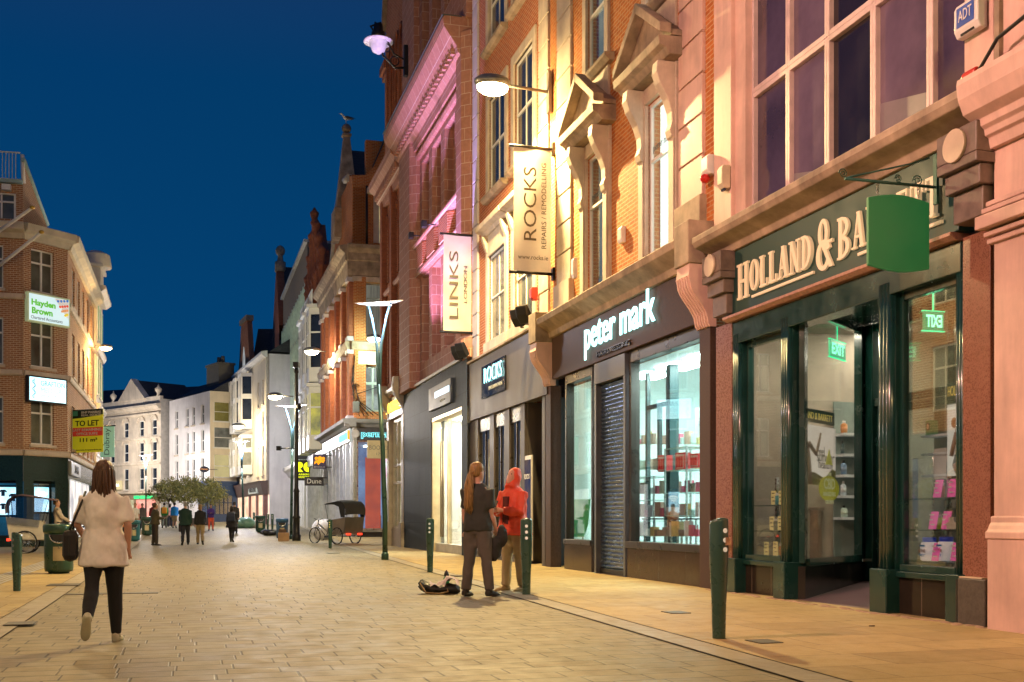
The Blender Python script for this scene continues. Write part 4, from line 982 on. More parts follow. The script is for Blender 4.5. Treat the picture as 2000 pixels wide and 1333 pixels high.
# ornate Victorian pair with pediment
Pr = at(314, 109.2); Pl = at(186, 118.)
ORN = M('grey_cream_stucco', (.66, .57, .47), .7, 0, .2, .8, .2, 20, 0, .3, .35)
fr = Frame(Pr, Pl); cols = [fr.S(p) for p in (301, 276, 246, 219)]
b = far_house('stucco_building', 'grey cream stucco building with arched window hoods and a small pediment', Pr, Pl, 12.4, ((4.0, 6.2), (6.9, 8.8), (9.4, 11.0)), cols, ORN, 1.0, sill=ORN)
for z, d in ((3.55, .35), (6.5, .14), (9.05, .16), (11.5, .22)): b.part('string_course', MB().prism([(-.05, z), (d * .6, z), (d, z + .1), (d, z + .2), (-.05, z + .24)], 'x', 0, b.L), ORN)
b.part('cornice', MB().prism([(-.05, 12.0), (.2, 12.0), (.3, 12.2), (.5, 12.3), (.5, 12.5), (-.05, 12.6)], 'x', 0, b.L), ORN)
for c in cols:
    for z in (6.9 + 1.9, 11.0):
        m = MB(); m.tube([(c + .75 * math.cos(PI * i / 10), .06, z - .25 + .7 * math.sin(PI * i / 10)) for i in range(11)], .075, 6); b.part('arch_hood', m, ORN)
x0, x1 = fr.S(283), fr.S(236); m = MB(); m.box(x0, x1, -.4, .1, 12.6, 13.2); m.prism([(x0 - .3, 13.2), (x1 + .3, 13.2), ((x0 + x1) / 2, 15.4)], 'y', -.5, .2); b.part('pediment', m, ORN)
m = MB(); m.box(.05, b.L, -.3, .06, 12.6, 13.3); b.part('parapet', m, ORN)
m = MB()
for c in (.6, b.L * .72): m.lathe([(.2, 0), (.12, .2), (.3, .5), (.36, .7), (.1, .95), (.04, 1.2)], (c, -.1, 13.3), 10)
b.part('urn', m, ORN)
m = MB(); m.prism([(x0 - .3, 13.2), (x1 + .3, 13.2), ((x0 + x1) / 2, 15.3)], 'y', -6, -.51); b.part('roof', m, SLATE)
b.part('side_wall', MB().quad((0, 0, -.5), (0, -8, -.5), (0, -8, 13), (0, 0, 13)), M('grey_side_wall', (.5, .46, .42), .8))
f = MB(); xg = fr.S(312); f.box(.2, b.L - .2, -.1, .12, 3.0, 3.5); f.box(.2, .8, -.1, .1, 0, 3.0); f.box(4.6, 5.0, -.1, .1, 0, 3.0); f.box(9, 9.5, -.1, .1, 0, 3)
b.part('shop_front', f, M('tan_shop_front', (.30, .22, .15), .5))
b.part('shop_window', MB().box(.8, 4.6, .02, .05, .3, 3.0), EV('pink_red_shop_window', (1., .55, .42), (.85, .16, .12), 1.3, .8)); b.part('shop_window', MB().box(5, 9, .02, .05, .3, 3.0), EV('yellow_shop_window', (.95, .88, .55), (.4, .35, .2), 1.0, .8))
b.text('UNITED COLORS OF BENETTON', E('green_neon', (.05, .95, .28), 1.5), 2.6, .13, 3.25, w=4.6, h=.32, ext=.02, bold=.02)
b.part('sign_box', MB().box(fr.S(240), fr.S(212), .1, .25, 4.1, 5.0), EV('cream_sign_box', (.95, .80, .45), (.8, .62, .3), 1.0, .5)); b.text('PANDORA', E('white_warm_lettering', (1., .92, .7), 3.), fr.S(226), .255, 4.55, w=2.4, h=.32, ext=.01)
shell(b, .02, b.L, 12.4, 8, ORN)
# dark slate roofs behind
b = Bld('roofed_building', 'long low building with a dark slate roof behind the white fronts', Frame(at(420, 126), at(150, 132)), 0.)
b.part('wall', MB().box(0, b.fr.len, -10, 0, -1, 14.6), M('dark_grey_render', (.10, .10, .10), .9)); b.part('roof', MB().prism([(0.2, 14.6), (-10.2, 14.6), (-5, 17.0)], 'x', 0, b.fr.len), SLATE)
# white bay-windowed house on the right of the bend
Pn = at(520, 88.); Pf = at(462, 103.)
b = far_house('bay_window_building', 'white building with stacked grey bay windows beyond the street lamps', Pn, Pf, 14.3, ((4.6, 7.0), (7.6, 9.8), (10.4, 12.4)), [1.5, 3.9], WHW, .9)
b.part('cornice', MB().prism([(-.05, 14.0), (.2, 14.0), (.45, 14.2), (.45, 14.4), (-.05, 14.5)], 'x', -.3, b.L), WHITEP)
for c in (8.2, 11.6, 14.6):
    for z0, z1 in ((4.9, 8.3), (8.8, 13.6)):
        m = MB(); pts = [(c - 1.25, -.06), (c - .8, .9), (c + .8, .9), (c + 1.25, -.06)]
        m.prism(pts, 'z', z0, z0 + .8); m.prism(pts, 'z', z1 - .3, z1); zz = (z0 + z1) / 2 + .3; m.prism(pts, 'z', zz - .12, zz + .3)
        for x, y in ((c - .8, .86), (c, .88), (c + .8, .86), (c - 1.2, .02), (c + 1.2, .02)): m.box(x - .08, x + .08, y - .08, y + .05, z0 + .8, z1)
        w = b.part('bay_window', m, WHITEP); b.part('pane', MB().prism([(c - 1.2, -.05), (c - .78, .84), (c + .78, .84), (c + 1.2, -.05)], 'z', z0 + .81, z1 - .31), PANE if z0 > 6 else EV('cream_lit_bay_glass', (.95, .80, .5), (.6, .5, .3), .8, .8), w)
Pe = at(545, 89.2); ef = Frame(Pe, Pn); inv = b.e.matrix_world.inverted() @ ef.at(0)
put('wall', MB().wall(0, ef.len, -.5, 14.3, [], 0, .2), M('pink_grey_render', (.55, .46, .42), .7), b.e, mat=inv)
m = MB()
for z in (9.6, 5.3): m.box(.1, .7, -.05, .02, z, z + 2.0)
put('window', m, PANE, b.e, mat=inv)
m = MB(); m.prism([(-.3, 14.5), (-8, 14.5), (-4, 17)], 'x', 0, b.L); b.part('roof', m, SLATE)
b.part('shop_fascia', MB().prism([(-.1, 3.0), (.25, 3.0), (.5, 3.9), (.6, 4.1), (-.1, 4.15)], 'x', -.2, b.L), M('brown_shop_fascia', (.09, .05, .04), .5))
m = MB(); m.box(2.0, 6.4, .30, .42, 3.15, 3.75); sg = b.part('sign_panel', m, M('pale_blue_sign', (.50, .58, .58), .4)); b.text('WEIR & SONS', BLACKM, 4.2, .425, 3.45, w=3.4, h=.36, ext=.01, parent=sg)
f = MB()
for x in (0, 3.4, 7.2, 11, 15): f.box(x, x + .5, -.1, .2, 0, 3.0)
b.part('shop_front', f, M('dark_pink_brown_pier', (.22, .09, .08), .5)); b.part('shop_window', MB().box(.5, 15.5, -.02, .05, .4, 3.0), EV('peach_shop_window', (1., .78, .52), (.75, .42, .28), 1.4, .7))
put('shop_window', MB().box(.3, ef.len - .2, .02, .05, .2, 3.0), EV('bright_peach_window', (1., .86, .66), (.95, .55, .40), 1.6, .7), b.e, mat=inv)
shell(b, .02, b.L, 14.3, 8, WH)
# Dutch gabled brick house behind it
Pd = at(488, 108); b = Bld('dutch_gable_house', 'red brick house with a tall dutch gable and dark roof behind the white bays', Frame(Pd, at(466, 114)), 0.)
ln = b.fr.len
b.part('wall', MB().prism([(0, 0), (ln, 0), (ln, 16.5), (ln - .5, 17.5), (ln - 1.2, 19.8), (ln - 1.7, 21.0), (1.7, 21), (1.2, 19.8), (.5, 17.5), (0, 16.5)], 'y', -.5, 0), BRICKR)
b.part('coping', MB().box(1.3, ln - 1.3, -.6, .15, 20.8, 21.3), WEATH); b.part('window', MB().prism([(ln / 2 - .6, 15.4), (ln / 2 + .6, 15.4), (ln / 2 + .6, 17.4), (ln / 2, 18.4), (ln / 2 - .6, 17.4)], 'y', 0.001, .05), EV('pale_arch_glass', (.55, .58, .60), (.3, .3, .3), .7, 1))
rm = Frame(at(548, 108), Pd); put('roof', MB().prism([(-.3, 15.0), (.0, 15.0), (-3.5, 20.3), (-7, 15)], 'x', 0, rm.len), SLATE, b.e, mat=b.e.matrix_world.inverted() @ rm.at(0))

# ================================================================ left-hand brick corner building
Z0 = 42.; A1 = at(45, Z0); kx = .605
Zc = (A1[0] - kx * Z0) / ((132 - 1000) / F - kx); C1 = (A1[0] + kx * (Zc - Z0), Zc)
Ze = (C1[0] + .2926 * Zc) / ((184 - 1000) / F + .2926); D1 = (C1[0] - .2926 * (Ze - Zc), Ze)
FL = Frame(A1, (A1[0] - 9.6, A1[1] - 2.3)); FCH = Frame(C1, A1); FSD = Frame(D1, C1)
b = Bld('brick_corner_building', 'brown brick corner building with white windows and a stepped roof terrace on the left', FCH, 0.)
ci = b.e.matrix_world.inverted()
def face(fr):
    m4 = ci @ fr.at(0)
    return lambda name, m, mat, parent=None, bv=0.: put(name, m, mat, parent or b.e, (0, 0, 0), bv, mat=m4 if parent is None else None)
LZ = ((3.95, 5.75), (6.95, 8.75), (9.85, 11.5))
WINL = [M('grey_green_window_glass', (.10, .11, .09), .12, 0, .5, 1.2, 0, 60, 0, .8), EV('blind_lit_glass', (.30, .28, .20), (.12, .12, .09), .6, 1.3)]
def facade(fr, cols, ww, surround=False):
    P = face(fr); hs = [(c - ww / 2, c + ww / 2, z0, z1) for c in cols for z0, z1 in LZ]
    P('wall', MB().wall(0, fr.len, 3.5, 11.75, hs, 0, .16), BRICKB)
    for k, h in enumerate(hs):
        f = MB(); t = .06; x0, x1, z0, z1 = h; d0, d1 = -.15, -.08
        f.box(x0, x0 + t, d0, d1, z0, z1); f.box(x1 - t, x1, d0, d1, z0, z1); f.box(x0 + t, x1 - t, d0, d1, z0, z0 + t); f.box(x0 + t, x1 - t, d0, d1, z1 - t, z1)
        c = (x0 + x1) / 2; f.box(c - .035, c + .035, d0, d1 + .01, z0 + t, z1 - t); zz = z0 + (z1 - z0) * .68; f.box(x0 + t, x1 - t, d0, d1 + .006, zz - .035, zz + .035)
        w = P('window', f, WHITEP, bv=.006); P('pane', MB().box(x0, x1, -.13, -.12, z0, z1), WINL[(k * 7 // 3) % 2], w)
        P('sill', MB().box(x0 - .08, x1 + .08, -.05, .08, z0 - .1, z0 - .002), PALEST, w)
    for z in (3.5, 6.55, 9.45): P('string_course', MB().prism([(-.04, z), (.10, z), (.13, z + .06), (.13, z + .2), (-.04, z + .24)], 'x', 0, fr.len), PALEST, bv=.006)
    P('cornice', MB().prism([(-.05, 11.75), (.12, 11.75), (.2, 11.95), (.42, 12.05), (.46, 12.3), (-.05, 12.4)], 'x', -.1, fr.len + .1), M('cornice_stone', (.52, .46, .34), .7, 0, .2, 2), bv=.01)
    return P
P = facade(FCH, [FCH.S(83)], 1.0)
P2 = facade(FL, [1.2, 3.4, 5.6], 1.0)
P3 = facade(FSD, [FSD.len * t for t in (.15, .3, .47, .64, .82)], 1.1)
DG = M('polished_dark_green_granite', (.012, .03, .026), .12, 0, .5, 30, .03, 120)
for Pk, fr, op in ((P, FCH, (FCH.S(107), FCH.S(65))), (P2, FL, (.25, 2.6))):
    Pk('shop_fascia', MB().wall(0, fr.len, -.3, 3.5, [(op[0], op[1], .35, 2.55)], .02, .35), DG)
    w = Pk('display_window', MB().box(op[0], op[1], -.3, -.28, .35, .45).box(op[0], op[1], -.3, -.28, 2.45, 2.55).box(op[0], op[0] + .05, -.3, -.26, .45, 2.45), BLACKM)
    Pk('interior', MB().box(op[0], op[1], -1.0, -.95, .35, 2.55), EV('blue_window_glow', (.02, .12, .22), (.01, .05, .10), .8, 1.2), w)
    Pk('pane', MB().box(op[0], op[1], -.25, -.245, .45, 2.45), GLASSR, w)
P3('shop_fascia', MB().wall(0, FSD.len, -.3, 3.5, [(1.2, FSD.len - .6, .3, 2.7)], .02, .3), DG)
w = P3('display_window', MB().box(1.2, FSD.len - .6, -.2, -.15, .3, 2.7), EV('white_lit_shop_window', (1., .92, .8), (.4, .38, .4), 1.5, .9))
sg = P3('sign_panel', MB().box(FSD.len - 4.2, FSD.len - .3, .03, .12, 2.85, 3.4), M('grey_sign_panel', (.25, .26, .26), .35))
text('SONS', sg, BLACKM, FSD.len - 2.3, .122, 3.12, w=1.6, h=.34, ext=.01)
# attic storey, terrace railing
mt = MB(); hs = [(FL.len * .0 + 1.0, 2.1, 12.6, 14.2), (3.6, 4.8, 12.6, 14.2)]
bk = FL.a - FL.n * 1.0 - FL.u * -.4
FA = Frame((FL.a.x - .40, FL.a.y + .9), (FL.a.x - 10.1, FL.a.y - 1.4)); PA = face(FA)
hs = [(FA.S(31), FA.S(-10), 12.75, 13.75)]
PA('wall', MB().wall(0, FA.len, 12.2, 14.1, hs, 0, .15), BRICKB)
w = PA('window', MB().box(hs[0][0], hs[0][0] + .08, -.14, -.05, 12.75, 13.75).box(hs[0][1] - .08, hs[0][1], -.14, -.05, 12.75, 13.75).box(hs[0][0] + .5, hs[0][0] + .56, -.14, -.05, 12.75, 13.75).box(hs[0][0], hs[0][1], -.14, -.04, 13.38, 13.44).box(hs[0][0], hs[0][1], -.14, -.04, 13.69, 13.75), WHITEP)
PA('pane', MB().box(hs[0][0], hs[0][1], -.12, -.11, 12.75, 13.75), WINL[0], w)
FB = Frame(at(92, 47), (FA.a.x, FA.a.y)); PB = face(FB)
PB('wall', MB().add([(0, 0, 12.2), (FB.len, 0, 12.2), (FB.len, 0, 15.0), (0, 0, 13.6)], [(0, 1, 2, 3)]), BRICKB)
m = MB(); m.tube([(0, .0, 13.65), (FB.len, .0, 15.1)], .10, 6); PB('verge_coping', m, M('verdigris_coping', (.30, .42, .38), .6))
m = MB(); m.box(0, FA.len, -.3, .2, 14.11, 14.25); PA('coping', m, MATS['verdigris_coping'])
m = MB(); zr = 14.26; m.box(.1, FA.len, -.03, .03, zr + 1.05, zr + 1.1); m.box(.1, FA.len, -.03, .03, zr, zr + .05)
for i in range(3):
    x = .25 + i * 2.5
    for k in range(5): m.box(x + k * .12, x + .03 + k * .12, -.02, .02, zr + .05, zr + 1.05)
    cx = x + 1.5; m.tube([(cx + .5 * math.cos(t * PI / 10), 0, zr + .55 + .48 * math.sin(t * PI / 10)) for t in range(21)], .022, 5)
    m.tube([(cx - .75, 0, zr + .05), (cx + .75, 0, zr + 1.05)], .02, 5); m.tube([(cx + .75, 0.03, zr + .05), (cx - .75, 0.03, zr + 1.05)], .02, 5)
PA('railing', m, M('white_metal', (.62, .62, .60), .4, .2))
m = MB(); m.tube([(.0, -.1, 14.2), (.05, -.1, 15.3)], .08, 6); PA('corner_post', m, WHITEP)
m = MB(); m.box(FA.S(23), FA.S(6), .0, .28, 13.8, 14.02); PA('vent_box', m, WHITEPL)
m = MB(); a_, c_, d_ = FL.a, Vector((*C1, 0)), Vector((*D1, 0)); l_ = Vector((*FL.mat.to_translation()[:2], 0)) + FL.u * FL.len
pts = [ci @ Vector((p.x, p.y, 12.3)) for p in (d_, c_, a_, l_, l_ + Vector((-2, 14, 0)))]
m.add(pts, [tuple(range(5))]); put('roof', m, LEAD, b.e)
BCB = b
# pale neo-classical front beyond it
Pk_ = D1; Pn_ = (D1[0] + .2926 * -4.6 - .0, D1[1] + 4.6)
FN = Frame((Pn_[0] + .0, Pn_[1]), (Pk_[0] + .05, Pk_[1]))
b = Bld('classical_building', 'narrow pale stone classical front with scrolled parapet beyond the brick corner', FN, 0.)
b.part('wall', MB().box(0, FN.len, -8, .05, -.3, 12.6), CREAM)
for z, d in ((12.6, .5), (9.6, .25), (6.6, .25), (3.6, .3)): b.part('cornice', MB().prism([(-.05, z), (d * .5, z), (d, z + .2), (d, z + .35), (-.05, z + .4)], 'x', -.2, FN.len), CREAM)
m = MB(); m.box(-.1, 2.4, -.5, .1, 13.0, 14.4); m.box(-.2, 2.5, -.6, .25, 14.4, 14.6); m.lathe([(.8, 14.6), (.7, 15.3), (.3, 15.5)], (1.1, -.2, 0), 12); b.part('parapet', m, CREAM, bevel=.03)
for c in (.9, 2.6, 4.0):
    for z in (4.3, 7.4, 10.2):
        w = b.part('window', MB().box(c - .5, c + .5, .051, .10, z, z + 2.0), WHITEP); b.part('pane', MB().box(c - .38, c + .38, .10, .105, z + .1, z + 1.9), EV('greenish_lit_glass', (.55, .8, .45), (.3, .4, .25), .6, 1) if z > 7 else PANEG, w)

# brick terrace on the near left side of the street, outside the picture: it closes the street and shows in the shop glass
FO = Frame((C1[0] + .2926 * (Zc - 26.), 26.), (C1[0] + .2926 * (Zc + 9.), -9.))
FO = Frame(tuple((C1[0] + .2926 * (Zc - 26.) - .4, 26.)), tuple((C1[0] + .2926 * (Zc + 9.) - .4, -9.)))
b = Bld('brick_terrace', 'brown brick terrace with white windows facing the shops, seen only in their glass', FO, 0.)
cs = [1.6 + i * 2.45 for i in range(14)]; hs = [(c - .55, c + .55, z, z + 1.9) for c in cs for z in (4.2, 7.3, 10.4)]
b.part('wall', MB().wall(0, FO.len, 3.6, 13.5, hs, 0, .16), BRICKB)
for h in hs: window(b, *h, WHITEP, PANEG, 2, (.66,), d=-.08)
b.part('shop_fascia', MB().box(0, FO.len, -.3, .1, 2.9, 3.6), M('dark_fascia', (.03, .03, .03), .4)); b.part('shop_window', MB().box(.2, FO.len, -.3, -.2, .4, 2.9), EV('terrace_shop_glow', (.8, .7, .55), (.2, .18, .15), .5, .7)); b.part('shop_base', MB().box(0, FO.len, -.3, 0, -.1, .4), BLACKM)
b.part('cornice', MB().box(0, FO.len, -.4, .3, 13.5, 13.8), PALEST)
# ================================================================ ground
ROADM = PAVE('granite_setts', (.215, .178, .10), (.33, .28, .165), (.03, .025, .016), .27, .46, .011, .52)
SLABM = PAVE('pavement_slabs', (.35, .26, .115), (.50, .385, .18), (.10, .07, .04), .62, .95, .008, .55, .35)
KERBM = PAVE('kerb_granite', (.30, .255, .175), (.40, .35, .25), (.10, .08, .06), 1.1, 3., .008, .45, .3)
inv = RF.mat.inverted()
kr = lambda Z: 3.995 - .238 * Z
kl = lambda Z: -6.5 - .305 * (Z - 15.06)
ZS = [-14, 2, 8, 14, 22, 32, 44, 50, 58, 68, 80, 95, 112, 140]
def strip(name, f0, f1, lift, mat, bed=None):
    m = MB(); vs = []
    for Z in ZS: vs += [inv @ Vector((f0(Z), Z, gz(Z) + lift)), inv @ Vector((f1(Z), Z, gz(Z) + lift))]
    m.add(vs, [(2 * i, 2 * i + 1, 2 * i + 3, 2 * i + 2) for i in range(len(ZS) - 1)])
    o = put(name, m, mat, None, mat=RF.mat); o['kind'] = 'structure'; return o
g = put('ground', MB().quad((-500, -300, -.35), (500, -300, -.35), (500, 900, -.35), (-500, 900, -.35)), M('dark_ground', (.08, .075, .07), .8)); g['kind'] = 'structure'
strip('street', lambda Z: kl(Z) + .3, lambda Z: kr(Z) - .3, 0, ROADM)
strip('kerb', lambda Z: kr(Z) - .3, kr, .012, KERBM); strip('kerb', kl, lambda Z: kl(Z) + .3, .012, KERBM)
strip('pavement', kr, lambda Z: max(kr(Z) + .05, 8.0 - .29 * Z + .7 + (9 if 44 < Z < 58 else 0)), .018, SLABM)
strip('pavement', lambda Z: kl(Z) - (14 if Z < 62 else 6), kl, .018, SLABM)
m = MB()
for i in range(5):
    vs = [inv @ Vector((kl(Z) - 1.45 + i * .1 + w, Z, .024)) for Z in (13, 34) for w in (0, .06)]; m.add(vs, [(0, 1, 3, 2)])
o = put('tactile_paving', m, M('pale_tactile_strip', (.40, .40, .38), .35), None, mat=RF.mat); o['kind'] = 'structure'
m = MB()
for px, py, w in ((1492, 1258, .28), (125, 1145, .6), (40, 1222, .35), (650, 1082, .5), (1320, 1200, .3), (900, 1127, .4)):
    x, y = G(px, py); p = inv @ Vector((x, y, .022)); m.box(p.x - w / 2, p.x + w / 2, p.y - w * .4, p.y + w * .4, .019, .026)
o = put('drain_cover', m, M('cast_iron_cover', (.09, .08, .06), .5, .3), None, mat=RF.mat); o['kind'] = 'structure'
m = MB(); x, y = G(110, 1162); p = inv @ Vector((x, y, 0))
m.box(p.x - .12, p.x + .12, p.y - 1.4, p.y + .6, .001, .008); o = put('drain_channel', m, MATS['cast_iron_cover'], None, mat=RF.mat); o['kind'] = 'structure'
# mortar edging where the pavement meets the shop fronts
m = MB(); random.seed(3)
for i in range(60):
    s_ = 11.3 + i * .105; m.ball((s_, .16 + random.uniform(-.05, .08), .015), (.06 + random.random() * .03, .04 + random.random() * .04, .014), 6)
o = put('mortar_rubble', m, M('crumbled_mortar', (.30, .19, .13), .9, 0, .3, 20, .5), None, mat=RF.mat); tag(o, kind='stuff')

# ================================================================ things fixed to the fronts
def perp_frame(s, d=0.): return Frame(rpt(s, d), rpt(s, d + 5))       # faces back along the street; local x = out from the wall
def hang(name, label, cat, s, group=None):
    fr = perp_frame(s); return empty(name, fr.at(0), label, cat, group)
def tw(st, par, mat, x, y, z, **k): return text(st, par, mat, x, y, z, **k)
# green hanging board on an iron bracket
s = 12.08; e = hang('hanging_sign', 'blank dark green hanging board with curved top and bottom on an iron bracket', 'sign', s)
d1, d0 = perp(s, 1694), perp(s, 1813); dm = (d0 + d1) / 2; dz = rz(s, dm, 530), rz(s, dm, 392)
pts = [(d0, dz[0] + .04), (d0, dz[1])] + [(d0 + (d1 - d0) * t / 8, dz[1] + .055 * math.sin(PI * t / 8)) for t in range(1, 8)] + [(d1, dz[1]), (d1, dz[0] + .04)] + [(d1 + (d0 - d1) * t / 8, dz[0] + .04 - .05 * math.sin(PI * t / 8)) for t in range(1, 8)]
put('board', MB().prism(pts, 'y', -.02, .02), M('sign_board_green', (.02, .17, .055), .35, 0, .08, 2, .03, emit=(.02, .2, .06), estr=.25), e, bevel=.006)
de = perp(s, 1650); zb = rz(s, de, 349); IRON = M('green_iron', (.03, .10, .08), .35, .3, .2, 6)
m = MB(); m.tube([(.2, 0, zb), (de, 0, zb)], .017, 8); m.tube([(.28, 0, zb + .30), (.5, 0, zb + .22), (de - .02, 0, zb + .01)], .010, 6)
for cx, r in ((de + .02, .05), (dm, .045), (.42, .06)): m.tube([(cx + r * (1 - t / 26) * math.cos(t * .55), 0, zb + .05 + r * (1 - t / 26) * math.sin(t * .55)) for t in range(22)], .007, 5)
m.box(.18, .21, -.03, .03, zb - .18, zb + .35)
put('bracket', m, IRON, e)
m = MB()
for x in (d0 + .12, d1 - .12):
    for k in range(4): m.tube([(x + .012 * math.cos(t * PI / 4), .012 * math.sin(t * PI / 4) * (k % 2), zb - .02 - k * (zb - dz[1] - .05) / 4 - .018 * math.sin(t * PI / 4)) for t in range(9)], .004, 4)
put('chain', m, STEEL, e)
# vertical cloth banners
CLOTHM, nt, out = newmat('banner_cloth'); n_ = noise_(nt, objco(nt), 2., 4)
c_ = mixc(nt, ramp(nt, n_, .3, .7), (.62, .54, .46), (.74, .66, .57))
d_ = nd(nt, 'ShaderNodeBsdfDiffuse'); t_ = nd(nt, 'ShaderNodeBsdfTranslucent'); nt.links.new(c_, d_.inputs[0]); nt.links.new(c_, t_.inputs[0])
mx_ = nd(nt, 'ShaderNodeMixShader'); mx_.inputs[0].default_value = .30; nt.links.new(d_.outputs[0], mx_.inputs[1]); nt.links.new(t_.outputs[0], mx_.inputs[2]); nt.links.new(mx_.outputs[0], out.inputs[0])
def banner(name, label, s, pxa, pxb, ya, yb, words, url=None):
    d1, d0 = perp(s, pxa), perp(s, pxb); dm = (d0 + d1) / 2; zt, zb = rz(s, dm, ya), rz(s, dm, yb)
    e = hang(name, label, 'banner', s, 'vertical shop banners'); nx, nz = 10, 30; vs = []
    for j in range(nz + 1):
        for i in range(nx + 1):
            x = d0 + (d1 - d0) * i / nx; z = zb + (zt - zb) * j / nz
            vs.append((x, .02 * math.sin(x * 6 + z * 1.7) + .018 * noise.noise((x * 2.5, z * 1.6, s)) , z))
    put('cloth', MB().add(vs, [(j * (nx + 1) + i, j * (nx + 1) + i + 1, (j + 1) * (nx + 1) + i + 1, (j + 1) * (nx + 1) + i) for j in range(nz) for i in range(nx)], 0, True), CLOTHM, e)
    for z in (zt + .02, zb - .02): put('rod', MB().tube([(0, 0, z), (d1 + .1, 0, z)], .035, 8).box(0, .06, -.06, .06, z - .14, z + .14), BLACKM, e)
    LM = M('black_bronze_lettering', (.07, .05, .03), .4)
    for st, fx, fz0, fz1, wd in words:
        tw(st, e, LM, d0 + (d1 - d0) * (1 - fx), .055, zb + (zt - zb) * (fz0 + fz1) / 2, w=(fz1 - fz0) * (zt - zb), h=wd, up=True, ext=.003)
    if url: tw(url, e, LM, dm, .055, zb + (zt - zb) * .115, w=(d1 - d0) * .8, h=.10, ext=.003)
banner('shop_banner', 'upper vertical cream banner with jeweller name, repairs and web address beside the bright lamp', 25.35, 1003, 1076, 290, 532, [('ROCKS', .42, .25, .84, .29), ('REPAIRS / REMODELLING', .79, .19, .88, .11)], 'www.rocks.ie')
banner('shop_banner', 'lower vertical white banner with large spaced letters below the violet wall', 32.55, 866, 920, 460, 648, [('LINKS', .36, .13, .83, .26), ('LONDON', .78, .30, .68, .10)])
# lamp on a bracket: flood of yellow light
def wall_lamp(name, label, s, px, py, d_wall=0., size=.3, col=(1, .8, .4), st=60, arm=.035):
    d = perp(s, px); z = rz(s, d, py); e = hang(name, label, 'street lamp', s, 'street lamps on wall brackets')
    m = MB(); m.tube([(d_wall, 0, z), (d, 0, z + .06)], arm, 8); m.box(d_wall - .02, d_wall + .05, -.08, .08, z - .45, z + .45)
    put('bracket', m, M('lamp_bracket_grey', (.25, .22, .18), .5, .4), e)
    m = MB(); m.ball((d, 0, z + size * .22), (size * 1.25, size * .8, size * .5), 14); put('lamp_housing', m, GREYM, e)
    m = MB(); m.ball((d, 0, z - size * .08), (size * 1.05, size * .7, size * .55), 16); put('lamp_bowl', m, E('lamp_glow_%d' % int(size * 100 + st), col, st), e)
    return e, d, z
BRIGHT = wall_lamp('wall_lamp', 'dazzling yellow street lamp on a long wall bracket above the vertical banner', 25.5, 962, 168, .06, .34, (1, .78, .36), 60)
# cast-iron swan-neck lamp, not lit; dish and globe carry a faint painted-in glow
s = 41.6; e = hang('swan_neck_lamp', 'black scrolled swan neck lamp with white dish and pale globe high against the sky', 'street lamp', s)
dw = .3; d = perp(s, 739); z = rz(s, d, 78)
m = MB(); pts = [(dw, 0, z - .9), (dw + .35, 0, z - .95), (dw + .8, 0, z - .55), (dw + 1.0, 0, z + .1), (dw + 1.25, 0, z + .45), (d - .1, 0, z + .62), (d, 0, z + .55), (d, 0, z + .3)]
m.tube(pts, .045, 8); m.tube([(dw + .05, 0, z - .6), (dw + .4, 0, z - .45), (dw + .75, 0, z + .2), (dw + 1.1, 0, z + .62)], .03, 6); m.box(dw - .25, dw + .05, -.1, .1, z - 1.2, z - .1)
for cx, cz, r in ((dw + .38, z - .7, .16), (dw + .7, z - .25, .15), (dw + .92, z + .2, .12)): m.tube([(cx + r * math.cos(t * PI / 6), 0, cz + r * math.sin(t * PI / 6)) for t in range(13)], .022, 5)
put('bracket', m, BLACKM, e)
put('lamp_cap', MB().lathe([(.04, .6), (.16, .55), (.18, .3), (.25, .25), (.26, .02)], (d, 0, z), 16), BLACKM, e)
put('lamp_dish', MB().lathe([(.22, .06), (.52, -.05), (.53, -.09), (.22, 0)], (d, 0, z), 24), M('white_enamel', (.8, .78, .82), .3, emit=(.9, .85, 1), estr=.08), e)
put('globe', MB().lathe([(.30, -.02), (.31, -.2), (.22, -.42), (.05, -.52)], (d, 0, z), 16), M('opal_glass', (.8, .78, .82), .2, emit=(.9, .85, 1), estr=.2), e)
# floodlights on the shop-front ledges
def flood(s, d, z, label, yaw):
    e = empty('floodlight', RF.at(s) @ Matrix.Translation((0, d, z)) @ Matrix.Rotation(yaw, 4, 'Z'), label, 'floodlight', 'floodlights on the shop front ledges')
    m = MB(); m.prism([(-.05, .12), (.16, .44), (.25, .40), (.20, .20), (.06, .02)], 'x', -.17, .17); put('lamp_head', m, BLACKM, e, bevel=.02)
    m = MB(); m.box(-.03, .03, -.05, .02, 0, .2); put('bracket', m, GREYM, e)
    return e
for s, z, ya in ((26.6, 5.58, .5), (27.05, 5.58, .5)): flood(s, .25, z, 'black floodlight on the capping %s the scrolled bracket of the salon front' % ('close beside' if s < 27 else 'a step beyond'), ya)
for s, z in ((32.5, 5.62), (33.0, 5.62)): flood(s, .3, z, 'black floodlight under the white banner, %s' % ('in front of the pair' if s < 32.7 else 'rear of the pair'), .5)
